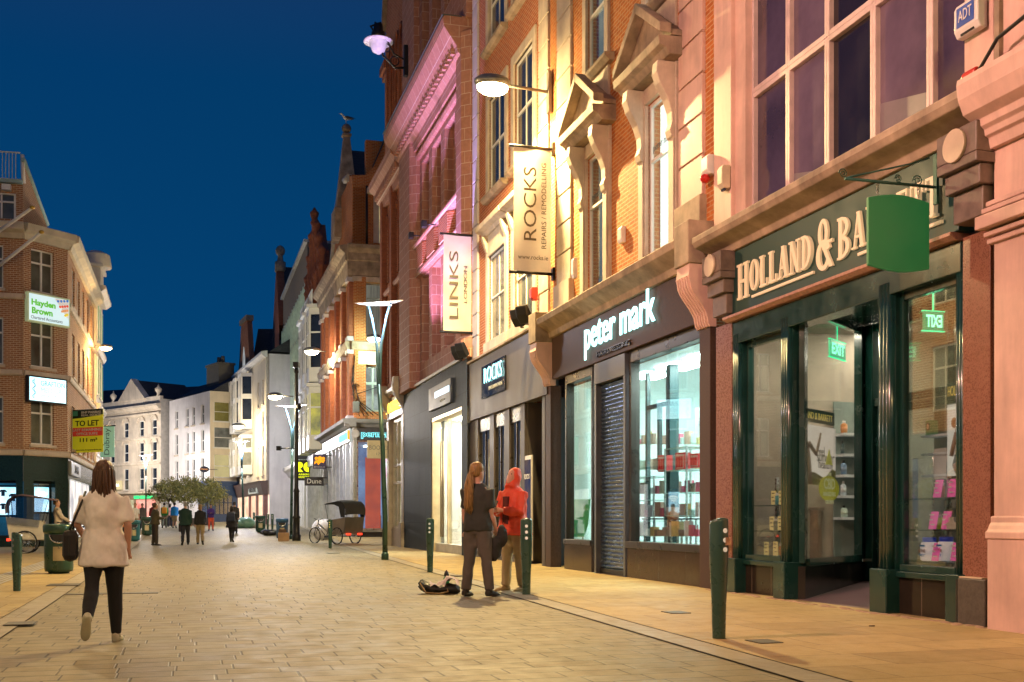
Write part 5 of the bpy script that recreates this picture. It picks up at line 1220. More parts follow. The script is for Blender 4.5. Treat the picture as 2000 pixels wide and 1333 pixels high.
# alarm boxes and cables
def wallbox(name, label, px, py, w, h, d, mats, d0=0., cat='alarm box', extra=None):
    s = S(px, d0); e = empty(name, RF.at(s) @ Matrix.Translation((0, d0, H(px, py, d0))), label, cat)
    put('case', MB().prism([(0, -h / 2), (d * .7, -h / 2), (d, -h * .3), (d, h * .35), (d * .8, h / 2), (0, h / 2)], 'x', -w / 2, w / 2), mats, e, bevel=.015)
    return e
e = wallbox('alarm_box', 'white alarm box with blue maker panel on the pink wall at the top right corner', 1905, 35, .36, .34, .12, WHITEPL, .02)
put('panel', MB().box(-.13, .13, .122, .126, -.08, .12), M('blue_panel', (.04, .10, .42), .4), e); text('ADT', e, WHITEPL, 0, .127, .03, w=.2, h=.11, ext=.002); put('grille', MB().box(-.1, .1, .085, .10, -.16, -.11), BLACKM, e)
e = wallbox('alarm_box', 'white alarm box with red strobe on the brick strip beside the green shop', 1391, 325, .22, .3, .14, WHITEPL, .02)
put('strobe', MB().ball((0, .12, -.2), (.08, .08, .07), 12), M('red_lens', (.5, .02, .015), .25), e)
e = wallbox('motion_sensor', 'cream wedge shaped sensor on the pale pilaster', 1422, 348, .16, .34, .14, M('cream_plastic', (.62, .52, .36), .4), .08, 'sensor'); put('lens', MB().box(-.05, .05, .06, .09, -.2, -.165), M('dark_blue_lens', (.02, .03, .06), .2), e)
wallbox('junction_box', 'small white box on the orange brick between the pedimented windows', 1219, 460, .2, .3, .1, WHITEPL, .0, 'junction box')
wallbox('junction_box', 'slim white box with blue dot on the quoin strip beside the banner', 1126, 525, .14, .42, .1, WHITEPL, .06, 'junction box')
e = wallbox('alarm_bell', 'red alarm sounder with trailing cable on the cornice at the right edge', 1912, 160, .2, .22, .14, REDPL, .1, 'alarm bell')
put('cable', MB().tube([(-.02, .1, -.1), (-.25, .2, .0), (-.5, .2, .2), (-.9, .2, .26), (-1.6, .2, .24)], .02, 6), BLACKM, e)
e = wallbox('alarm_bell', 'red and white siren on the jeweller ledge above the floodlights', 1049, 575, .16, .3, .16, REDPL, .1, 'alarm bell')
for px, py, d, lab in ((857, 440, .3, 'upper of the two small cameras on the violet sandstone'), (830, 462, .3, 'lower of the two small cameras, on the banded pier')):
    s = S(px, .1); e = empty('security_camera', RF.at(s) @ Matrix.Translation((0, .1, H(px, py, .1))), lab, 'security camera', 'small cameras on the sandstone front')
    m = MB(); m.tube([(0, 0, 0), (0, .45, 0)], .02, 6); put('arm', m, BLACKM, e); put('housing', MB().box(-.1, .1, .4, .56, -.12, .1), BLACKM, e, bevel=.02)
# projecting shop signs
def proj(name, label, s, pxa, pxb, ya, yb, mat, words=(), t=.05, arm=True):
    d1, d0 = perp(s, pxa), perp(s, pxb); dm = (d0 + d1) / 2; zt, zb = rz(s, dm, ya), rz(s, dm, yb)
    e = hang(name, label, 'sign', s, 'projecting shop signs'); put('panel', MB().box(d0, d1, -t, t, zb, zt), mat, e, bevel=.01)
    if arm: put('bracket', MB().tube([(-.1, 0, zt - .05), (d0, 0, zt - .05)], .03, 6).tube([(-.1, 0, zb + .1), (d0, 0, zb + .1)], .03, 6), BLACKM, e)
    for st, mt, fx, fz, w, h in words: tw(st, e, mt, d0 + (d1 - d0) * (1 - fx), t + .001, zb + (zt - zb) * fz, w=w * (d1 - d0), h=h * (zt - zb), ext=.008)
    return e, d0, d1, zb, zt
YEL = E('yellow_sign_glow', (.92, 1., .02), 1.6)
proj('shop_sign', 'cream hanging sign of the small gold-lit shop, partly behind the lamp post', 46.3, 717, 768, 861, 896, M('cream_sign_panel', (.48, .42, .27), .5, emit=(.8, .7, .4), estr=.12), [('BOODLES', GREYM, .5, .6, .85, .24), ('1798', GREYM, .5, .25, .3, .14)])
e, d0, d1, zb, zt = proj('shop_sign', 'black projecting sign with white serif word over the bank side windows', 69.0, 595, 632, 932, 949, M('black_sign_panel', (.02, .016, .016), .4), [('Dune', WHITEPL, .5, .52, .75, .55)])
e, d0, d1, zb, zt = proj('shop_sign', 'dark purple square sign with orange figures on the bank corner', 66.0, 611, 637, 888, 916, M('purple_sign_panel', (.03, .02, .06), .4), [('permanent tsb', WHITEPL, .5, .12, .8, .1)])
m = MB(); OR = E('orange_sign_glow', (1., .38, .02), 1.4)
for t, r in ((.25, .055), (.52, .075), (.78, .055)): m.disc((d1 + (d0 - d1) * t, .051, zb + (zt - zb) * .72), r * 1.6, 'y', .01)
m.prism([(d1 + (d0 - d1) * t, zb + (zt - zb) * z) for t, z in ((.08, .3), (.15, .55), (.35, .6), (.5, .68), (.7, .6), (.92, .62), (.8, .4), (.6, .45), (.4, .25), (.3, .42))], 'y', .052, .064)
put('emblem', m, OR, e)
e, d0, d1, zb, zt = proj('shop_sign', 'glowing yellow and black hairdressing sign on the pale glass building', 79.0, 577, 607, 899, 939, M('black_sign_panel', (.02, .016, .016), .4), [('HAIRDRESSING', YEL, .5, .17, .8, .10), ('BARBERS', YEL, .5, .30, .8, .08)])
m = MB(); w_ = d1 - d0; h_ = zt - zb
m.prism([(d1 - .14 * w_, zb + .42 * h_), (d1 - .14 * w_, zb + .9 * h_)] + [(d1 - (.28 + .2 * math.sin(a)) * w_, zb + (.75 + .15 * math.cos(a)) * h_) for a in [i * PI / 8 for i in range(9)]] + [(d1 - .5 * w_, zb + .42 * h_)], 'y', .051, .06)
m.prism([(d0 + .14 * w_, zb + .42 * h_), (d0 + .14 * w_, zb + .9 * h_)] + [(d0 + (.2 + .28 * math.sin(a)) * w_, zb + (.66 + .24 * math.cos(a)) * h_) for a in [i * PI / 8 for i in range(9)]], 'y', .051, .06)
put('emblem', m, YEL, e)
proj('shop_sign', 'tall black vertical sign with yellow words above the hairdressing sign', 79.6, 581, 601, 772, 898, M('charcoal_sign_panel', (.045, .05, .045), .4), [('the\nacademy', YEL, .5, .34, .95, .16), ('chromatic\nlounge', YEL, .5, .13, .95, .13)])
# seagull on the obelisk
p = RF.mat @ Vector((c0 + 4.8, -.3, 22.44)); e = empty('seagull', T(p.x, p.y, p.z, PI + .5), 'white seagull with dark wings standing on the ball of the obelisk', 'seagull')
m = MB(); m.loft([[(x, r * math.cos(k * PI / 4), .30 + zc + r * .85 * math.sin(k * PI / 4)) for k in range(8)] for x, r, zc in ((-.34, .02, .02), (-.2, .08, .01), (0, .125, 0), (.14, .10, .04), (.22, .06, .13), (.27, .065, .19), (.32, .05, .2), (.36, .02, .19), (.43, .008, .18))])
for y in (-.04, .04): m.tube([(.02, y, 0), (.02, y, .2)], .012, 5)
put('body', m, M('gull_white', (.75, .75, .73), .7), e)
m = MB()
for y in (-.11, .11): m.loft([[(x, y + r * .3 * math.cos(k * PI / 3), .33 + r * math.sin(k * PI / 3)) for k in range(6)] for x, r in ((-.45, .01), (-.25, .05), (.0, .08), (.12, .03))])
put('wing', m, M('gull_dark_grey', (.10, .10, .11), .7), e)
# signs on the left corner building
def boxsign(name, label, fr, pxa, pxb, ya, yb, mat_face, mat_case, d=.25, t=.18, cat='sign'):
    x1, x0 = fr.S(pxa, d), fr.S(pxb, d); z1, z0 = fr.H((pxa + pxb) / 2, ya, d), fr.H((pxa + pxb) / 2, yb, d)
    e = empty(name, fr.at(0), label, cat, 'light box signs on the brick corner'); put('case', MB().box(x0, x1, d - t, d, z0, z1), mat_case, e, bevel=.01)
    put('face_panel', MB().box(x0 + .06, x1 - .06, d + .001, d + .012, z0 + .06, z1 - .06), mat_face, e)
    return e, x0, x1, z0, z1, d + .013
fr = FCH
e, x0, x1, z0, z1, y = boxsign('light_box_sign', 'upper white light box with green accountant lettering and coloured abacus beads', fr, 54, 137, 577, 634, EV('pale_lightbox', (.80, .95, .92), (.66, .86, .86), 1.0, .8), M('white_case', (.5, .55, .35), .4, emit=(.5, .6, .3), estr=.3))
GL = M('bright_green_lettering', (.12, .5, .02), .5, emit=(.12, .6, .02), estr=.6)
w_, h_ = x1 - x0, z1 - z0
text('Hayden', e, GL, x1 - w_ * .36, y, z0 + h_ * .64, w=w_ * .56, h=h_ * .27, ext=.008, bold=.03); text('Brown', e, GL, x1 - w_ * .33, y, z0 + h_ * .39, w=w_ * .48, h=h_ * .22, ext=.008, bold=.03); text('Chartered Accountants', e, GREYM, x1 - w_ * .44, y, z0 + h_ * .16, w=w_ * .74, h=h_ * .11, ext=.004)
m = MB(); bm_ = []
put('photo_corner', MB().prism([(x0 + .08, z1 - .08), (x0 + .08 + w_ * .34, z1 - .08), (x0 + .08, z1 - .08 - h_ * .66)], 'y', y, y + .006), M('abacus_photo', (.75, .72, .66), .4, emit=(.8, .75, .7), estr=.5), e)
for k, (cn, cc) in enumerate((('blue_bead', (.05, .2, .6)), ('red_bead', (.75, .10, .05)), ('orange_bead', (.8, .35, .15)), ('yellow_bead', (.8, .65, .05)))):
    m = MB()
    for i in range(4 - (k == 3)):
        t = i / 4; bx_ = x0 + .14 + t * w_ * .3 * (1 - k * .22); m.ball((bx_, y + .01, z1 - .2 - k * h_ * .145 - t * .10 + (.10 if k == 0 else .06)), (.055, .012, .05), 8)
    put('bead', m, M(cn, cc, .3, emit=cc, estr=.6), e)
e, x0, x1, z0, z1, y = boxsign('light_box_sign', 'lower cyan-white light box of the medical practice with serpent emblem', fr, 55, 131, 737, 788, EV('cyan_lightbox', (.75, 1., 1.), (.45, .9, 1.), 2.2, .9), M('black_case', (.02, .02, .025), .4))
w_, h_ = x1 - x0, z1 - z0; BT = M('blue_grey_lettering', (.12, .30, .45), .5, emit=(.2, .5, .7), estr=.5); PT = M('pale_lightbox_lettering', (.5, .75, .85), .5, emit=(.45, .8, .95), estr=.9)
for st, fz, mt in (('GRAFTON', .74, BT), ('MEDICAL', .48, PT), ('PRACTICE', .22, PT)): text(st, e, mt, x0 + w_ * .38, y, z0 + h_ * fz, w=w_ * .62, h=h_ * .19, ext=.004)
m = MB(); cx = x1 - w_ * .14; m.tube([(cx + .07 * math.sin(t * .8), y + .01, z0 + h_ * (.15 + .7 * t / 20)) for t in range(21)], .018, 5); m.tube([(cx, y + .012, z0 + h_ * .12), (cx, y + .012, z0 + h_ * .9)], .01, 5); put('emblem', m, BT, e)
# to-let board and book-shop banner
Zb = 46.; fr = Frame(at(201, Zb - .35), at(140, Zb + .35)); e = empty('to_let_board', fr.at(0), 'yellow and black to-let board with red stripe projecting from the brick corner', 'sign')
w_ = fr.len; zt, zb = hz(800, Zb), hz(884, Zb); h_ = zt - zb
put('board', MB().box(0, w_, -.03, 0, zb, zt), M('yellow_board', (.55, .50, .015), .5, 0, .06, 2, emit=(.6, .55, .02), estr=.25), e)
put('heading', MB().prism([(0, zt), (w_, zt), (w_, zt - h_ * .21), (w_ * .55, zt - h_ * .185), (0, zt - h_ * .13)], 'y', .001, .008), M('green_black_heading', (.02, .04, .03), .5), e)
put('stripe', MB().box(0, w_, .001, .008, zb + h_ * .38, zb + h_ * .58), M('red_stripe', (.6, .05, .03), .5, emit=(.6, .05, .03), estr=.2), e)
put('emblem', MB().box(w_ * .80, w_ * .95, .009, .014, zt - h_ * .145, zt - h_ * .03), M('mint_emblem', (.10, .45, .30), .5), e)
for st, fz, w1, h1, mt, fx in (('BNP PARIBAS', .93, .62, .055, WHITEPL, .37), ('REAL ESTATE', .865, .62, .05, WHITEPL, .37), ('TO LET', .68, .76, .13, BLACKM, .5), ('LAST REMAINING', .525, .92, .065, WHITEPL, .5), ('OFFICE SUITE', .435, .68, .06, WHITEPL, .5), ('111 m²', .29, .56, .09, BLACKM, .45), ('realestate.bnpparibas.ie', .055, .92, .035, BLACKM, .5)):
    text(st, e, mt, w_ * fx, .009, zb + h_ * fz, w=w_ * w1, h=h_ * h1, ext=.004, bold=.02)
put('bracket', MB().tube([(w_ + .5, -.3, zb + .3), (0, -.05, zb + .3)], .03, 6).tube([(w_ + .5, -.3, zt - .3), (0, -.05, zt - .3)], .03, 6), BLACKM, e)
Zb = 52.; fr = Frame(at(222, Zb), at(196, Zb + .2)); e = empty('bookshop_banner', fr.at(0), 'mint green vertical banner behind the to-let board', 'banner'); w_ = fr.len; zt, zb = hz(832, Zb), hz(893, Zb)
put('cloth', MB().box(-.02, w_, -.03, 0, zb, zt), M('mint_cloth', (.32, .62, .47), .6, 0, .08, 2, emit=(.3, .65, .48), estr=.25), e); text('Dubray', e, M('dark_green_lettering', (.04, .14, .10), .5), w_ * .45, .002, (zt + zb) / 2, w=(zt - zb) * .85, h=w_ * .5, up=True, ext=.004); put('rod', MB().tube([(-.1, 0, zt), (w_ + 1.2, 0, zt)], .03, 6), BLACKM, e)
# flagpoles
for k, (pa, pb, Zf, lab) in enumerate((((-6, 455), (62, 407), 41.2, 'upper white flagpole with gold tip slanting out from the brick corner'), ((-6, 520), (80, 455), 41.4, 'lower white flagpole with gold tip slanting out from the brick corner'))):
    x0, _ = at(pa[0], Zf); x1, _ = at(pb[0], Zf - 1.5); z0, z1 = hz(pa[1], Zf), hz(pb[1], Zf - 1.5)
    e = empty('flagpole', T(x0, Zf, 0), lab, 'flagpole', 'white flagpoles on the brick corner')
    put('pole', MB().tube([(-1.2, .9, z0 - 1.2 * (z1 - z0) / (x1 - x0)), (x1 - x0, -1.5, z1)], [.075, .055], 10), WHITEP, e)
    put('finial', MB().ball((x1 - x0 + .03, -1.52, z1 + .02), (.1, .1, .07), 10), M('gold_paint', (.6, .38, .06), .35, .5), e)
# screens in the left shop windows
for Pf, fr, pa, pb, ya, yb, lab in ((None, FL, -4, 38, 952, 1006, 'tall blue-white advertising screen showing garment icons in the corner shop window'), (None, FCH, 67, 95, 952, 1000, 'pale blue screen with wireless symbol in the chamfered corner window')):
    d = -.55; x1_, x0_ = fr.S(pa, d), fr.S(pb, d); z1_, z0_ = fr.H((pa + pb) / 2, ya, d), fr.H((pa + pb) / 2, yb, d)
    e = empty('advertising_screen', fr.at(0), lab, 'screen'); put('case', MB().box(x0_ - .05, x1_ + .05, d - .08, d, z0_ - .08, z1_ + .08), BLACKM, e); put('display', MB().box(x0_, x1_, d + .001, d + .01, z0_, z1_), EV('blue_white_display', (.75, .92, 1.), (.12, .55, .95), 2.4, .9), e)
    DK = M('navy_icon', (.01, .03, .10), .4); cx = (x0_ + x1_) / 2; m = MB(); y = d + .012
    if 'garment' in lab:
        for ox, oz, s_ in ((-.16, .25, .15), (.2, .42, .13), (.2, -.1, .12)): m.prism([(cx + ox + a * s_, (z0_ + z1_) / 2 + oz - .1 + c * s_) for a, c in ((-.5, -1), (.5, -1), (.5, .3), (.9, .0), (1.1, .5), (.5, .9), (-.5, .9), (-1.1, .5), (-.9, 0), (-.5, .3))], 'y', y, y + .005)
    else:
        for r in (.12, .22, .32): m.tube([(cx + r * math.cos(a), y, z0_ + .45 + r * math.sin(a)) for a in [PI / 4 + i * PI / 16 for i in range(9)]], .03, 5)
        DK = E('white_icon', (1, 1, 1), 3.)
    put('icon', m, DK, e)
# lamp brackets further along
def lamp_at(label, px, py, Z, arm_to_px, size, col, st):
    x, _ = at(px, Z); z = hz(py, Z); xa, _ = at(arm_to_px, Z)
    e = empty('wall_lamp', T(x, Z, 0), label, 'street lamp', 'street lamps on wall brackets')
    put('bracket', MB().tube([(xa - x, .0, z), (0, 0, z + .05)], .03, 6), GREYM, e); put('lamp_housing', MB().ball((0, 0, z + size * .25), (size * 1.2, size, size * .4), 12), GREYM, e)
    put('lamp_bowl', MB().ball((0, 0, z - size * .05), (size, size * .8, size * .45), 12), E('lamp_glow_%d_%d' % (px, st), col, st), e)
    return (x, Z, z)
L2 = lamp_at('orange street lamp on a bracket from the brick corner on the left', 207, 680, 53., 158, .27, (1, .68, .28), 45)
L3 = lamp_at('warm street lamp on a bracket in front of the bay windows beyond the bank', 609, 687, 60., 637, .38, (1, .85, .5), 45)
L4 = lamp_at('warm street lamp on the black camera pole', 537, 775, 50., 574, .30, (1, .85, .5), 40)
L5 = lamp_at('small warm lamp on the white bay-windowed house', 466, 833, 90., 480, .42, (1, .82, .48), 40)
L6 = lamp_at('greenish lamp over the first floor window on the bank end wall', 731, 662, 53.4, 742, .34, (.75, 1, .8), 30)

# ================================================================ street furniture
DOT = M('pale_reflector', (.75, .75, .68), .25, 0, .05, 3, emit=(.9, .9, .75), estr=.25); BOL = M('bollard_green_paint', (.035, .085, .062), .28, .1, .07, 5, .08, 40, .3); BINP = M('bin_green_paint', (.022, .068, .046), .28, .1, .07, 4, .08, 40, .2)
def bollard(x, y, z, h, label, yaw=0., r=.085, dots=DOT, green=BOL):
    e = empty('bollard', T(x, y, z, yaw), label, 'bollard', 'green steel bollards along the kerbs')
    n = 20; rings = []
    for rr, zz in ((r * .70, -.05), (r * .70, .04), (r * .78, h * .3), (r * .97, h * .62), (r, h * .75), (r, h - .035), (r * .96, h - .01), (r * .6, h)):
        rings.append([(rr * math.cos(2 * PI * k / n), rr * math.sin(2 * PI * k / n), zz + (-.02 * math.sin(2 * PI * k / n) if zz > h - .05 else 0)) for k in range(n)])
    put('post', MB().loft(rings), green, e)
    m = MB()
    for k in range(3): m.disc((.0, -r - .004, h - .1 - k * .085), .022, 'y', .012, 14)
    put('reflector', m, dots, e)
    return e
spots = [(1404, 1251, 1.09, 'nearest green bollard, large in the right foreground with stickers on its top'), (1028, 1163, 1.09, 'green bollard beside the person in the red jacket'), (840, 1118, 1.09, 'green bollard in front of the bright white shop entrance'), (645, 1071, 1.05, 'green bollard with yellow dots in front of the parked rickshaw'), (33, 1157, .88, 'shorter green bollard with dark dots at the left edge of the picture'), (250, 1066, 1.0, 'thin green bollard beside the blue-green bin on the left')]
for px, py, h, lab in spots:
    x, y = G(px, py); rr = .085
    e = bollard(x, y, gz(y), h, lab, math.atan2(-x, y) * -1 + (.35 if px == 1404 else 0), rr if px != 33 else .075, GREYM if px == 33 else E('amber_dot', (.9, .65, .1), .8) if px == 645 else DOT)
    if px == 1404:
        m = MB(); m.box(.0, .05, -.0905, -.087, .86, .93); m.box(.045, .075, -.083, -.073, .80, .9); put('sticker', m, M('worn_sticker', (.45, .28, .18), .6, 0, .5, 30), e)
for px, Z, lab in ((496, 77, 'far green bollard left of the dark green bin'), (523, 66, 'far green bollard, left one of a close pair behind the black bag'), (532, 66, 'far green bollard, right one of a close pair behind the black bag'), (243, 52, 'far thin bollard between the left-hand bins')):
    x, y = at(px, Z); bollard(x, y, gz(Z), 1.05, lab)
def bin_(px, Z, label, r=.27, h=.98, mat=BINP):
    x, y = at(px, Z); e = empty('litter_bin', T(x, y, gz(Z), math.atan2(x, y) * -1.), label, 'litter bin', 'litter bins')
    put('body', MB().lathe([(r * .72, 0), (r * .72, .05), (r * .95, .06), (r, .12), (r, h * .8), (r * 1.0, h * .81)], (0, 0, 0), 24), mat, e)
    put('lid', MB().lathe([(r * .98, h * .805), (r * 1.08, h * .86), (r * 1.1, h * .96), (r * 1.04, h), (r * .8, h * 1.01), (r * .78, h * .93)], (0, 0, 0), 24), mat, e)
    m = MB(); m.tube([(r * .62 * math.cos(a), -math.sqrt(max(0, r * r * 1.05 - (r * .62 * math.cos(a)) ** 2)) - .006, h * .80 + .16 * math.sin(a)) for a in [PI + i * PI / 12 for i in range(13)]], .018, 6); put('opening_rim', m, STEEL, e)
    m = MB(); m.prism([(r * .55 * math.cos(a), h * .80 + .13 * math.sin(a)) for a in [PI + i * PI / 12 for i in range(13)]], 'y', -r - .012, -r * .8); put('opening', m, BLACKM, e)
    m = MB(); n = 6
    for i in range(n):
        a0, a1 = -PI / 2 - .4 + .8 * i / n, -PI / 2 - .4 + .8 * (i + 1) / n
        m.quad(*[(r * 1.015 * math.cos(a), r * 1.015 * math.sin(a), z) for a, z in ((a0, h * .28), (a1, h * .28), (a1, h * .56), (a0, h * .56))])
    put('plaque', m, M('brass_plaque', (.55, .46, .26), .3, .8, .1, 5), e)
    return e
bin_(115, 21.7, 'large dark green litter bin with steel plaque in the left foreground')
TEAL = M('bin_teal_paint', (.03, .14, .15), .35, .1)
bin_(261, 49, 'blue-green litter bin with white notice behind the walking woman', .27, .95, TEAL); bin_(287, 58, 'dark green litter bin beyond the blue-green one on the left'); bin_(509, 64, 'dark green litter bin on the far right pavement near the green bags', .28); bin_(551, 52, 'blue litter bin with a cardboard box in front', .27, .98, M('bin_blue_paint', (.03, .10, .20), .35, .1))
def crate(px, Z, w, d, h, label, mat, name='cardboard_box', z=0):
    x, y = at(px, Z); e = put(name, MB().box(-w / 2, w / 2, -d / 2, d / 2, 0, h), mat, None, mat=T(x, y, gz(Z) + z, .15), bevel=.01); return tag(e, label, 'box')
CARD = M('cardboard', (.42, .27, .15), .8); crate(554, 49.5, .48, .4, .38, 'brown cardboard box on the pavement by the blue bin', CARD); crate(552, 49.6, .34, .3, .16, 'dark crumpled box lying on top of the cardboard box', M('dark_card', (.10, .07, .05), .8), 'dark_box', .38)
def bag(px, Z, r, h, label, mat):
    x, y = at(px, Z); m = MB(); random.seed(px); rings = []
    for i in range(9):
        t = i / 8; rr = r * (math.sin(PI * (.12 + .80 * t)) ** .6); rings.append([(rr * (1 + .18 * noise.noise((k * .9, t * 4, px))) * math.cos(2 * PI * k / 14) * 1.25, rr * (1 + .18 * noise.noise((k * .8, t * 3, px + 5))) * math.sin(2 * PI * k / 14), h * t + .04 * noise.noise((k * 1.3, t * 5, 2))) for k in range(14)])
    m.loft(rings); o = put('rubbish_bag', m, mat, None, mat=T(x, y, gz(Z))); return tag(o, label, 'rubbish bag', 'rubbish bags on the pavement')
BAGK = M('black_bin_bag', (.012, .012, .014), .25); BAGG = M('pale_green_bin_bag', (.20, .38, .27), .35); bag(527, 58, .42, .32, 'shiny black rubbish bag lying in front of two bollards', BAGK)
bag(470, 75, .55, .6, 'left pale green rubbish bag in the far heap', BAGG); bag(480, 75, .5, .75, 'taller green rubbish bag in the middle of the far heap', BAGG); bag(489, 76, .45, .55, 'right pale rubbish bag in the far heap', M('pale_bin_bag', (.45, .44, .38), .4)); bag(631, 52, .42, .95, 'pale translucent rubbish bag behind the rickshaw saddle', M('white_bin_bag', (.55, .56, .62), .4))
# twin-armed modern lamp posts
def lamp_post(px, Z, h, label, span=1.3, glow=20., bend=0., blue=.0):
    x, y = at(px, Z); zb = gz(Z); e = empty('lamp_post', T(x, y, zb), label, 'lamp post', 'modern lamp posts with winged heads')
    k = h * .68; m = MB(); m.tube([(0, 0, -.05), (0, 0, 1.1), (bend * .4, 0, h * .45), (bend, 0, k)], [.075, .07, .062, .055], 10)
    m.lathe([(.1, -.02), (.1, .15), (.078, .2)], (0, 0, 0), 12)
    put('pole', m, M('lamp_post_green', (.025, .06, .05), .3, .4, .2, 4), e)
    for sgn in (-1, 1):
        m = MB(); m.tube([(bend + sgn * .02, 0, k - .05), (bend + sgn * .05, 0, k + (h - k) * .45), (bend + sgn * span * .15, 0, k + (h - k) * .8), (bend + sgn * span * .24, 0, h - .03)], [.045, .04, .035, .03], 8)
        put('arm', m, M('lamp_arm_blue_steel', (.05, .12, .18), .4, .3), e)
    m = MB(); n = 12; up, lo = [], []
    for i in range(n + 1):
        t = i / n * 2 - 1; zc = h + .10 * (1 - t * t) * -.6 + .04 * t; th = .025 * (1 - abs(t)) + .006
        w2 = .26 * math.sqrt(max(.02, 1 - t * t)); up.append([(bend + t * span / 2, -w2, zc), (bend + t * span / 2, 0, zc + th), (bend + t * span / 2, w2, zc), (bend + t * span / 2, 0, zc - .012)])
    m.loft(up); put('wing_head', m, M('lamp_wing_white', (.66, .64, .62), .35, 0, .05, 3, emit=(.9, .85, 1.), estr=.2), e)
    m = MB(); m.box(bend - span * .26, bend + span * .26, -.05, .05, h - .095, h - .085); put('light_strip', m, E('wing_lamp_glow', (.92, .92, 1.), glow), e)
    return (x + bend, y, zb + h)
P1 = lamp_post(752, 29.2, 6.85, 'nearest slender lamp post with winged white head in front of the small gold-lit shop', 1.28, 10, -.16)
P2 = lamp_post(569, 52., 6.35, 'blue-lit lamp post beside the black camera pole', 1.6, 14, .05)
P3 = lamp_post(475, 78., 6.1, 'far lamp post in front of the white bay-windowed house', 1.2, 14, -.1)
P4 = lamp_post(285, 98., 6.0, 'farthest lamp post in front of the stucco building with the green sign', 1.4, 16, .0)
x, y = at(579, 50.); e = empty('camera_pole', T(x, y, gz(50)), 'thick black cast iron pole carrying cameras beside the rickshaw', 'pole')
put('pole', MB().lathe([(.2, -.05), (.2, .25), (.16, .3), (.15, 1.0), (.19, 1.05), (.13, 1.15), (.12, 2.2), (.15, 2.25), (.09, 2.4), (.08, 6.3), (.11, 6.4), (.08, 6.5), (.07, 7.6), (.10, 7.65), (.10, 7.8), (.05, 7.85)], (0, 0, 0), 14), BLACKM, e)
put('camera', MB().box(-.12, .12, -.2, .15, 7.86, 8.1), BLACKM, e); put('camera', MB().ball((.1, 0, 6.1), (.13, .13, .16), 10), BLACKM, e); put('camera', MB().box(-.9, -.7, -.1, .1, 4.1, 4.3), BLACKM, e); put('camera_arm', MB().tube([(0, 0, 4.2), (-.75, 0, 4.2)], .03, 6), BLACKM, e)
x, y = at(262 + 12, 47); 
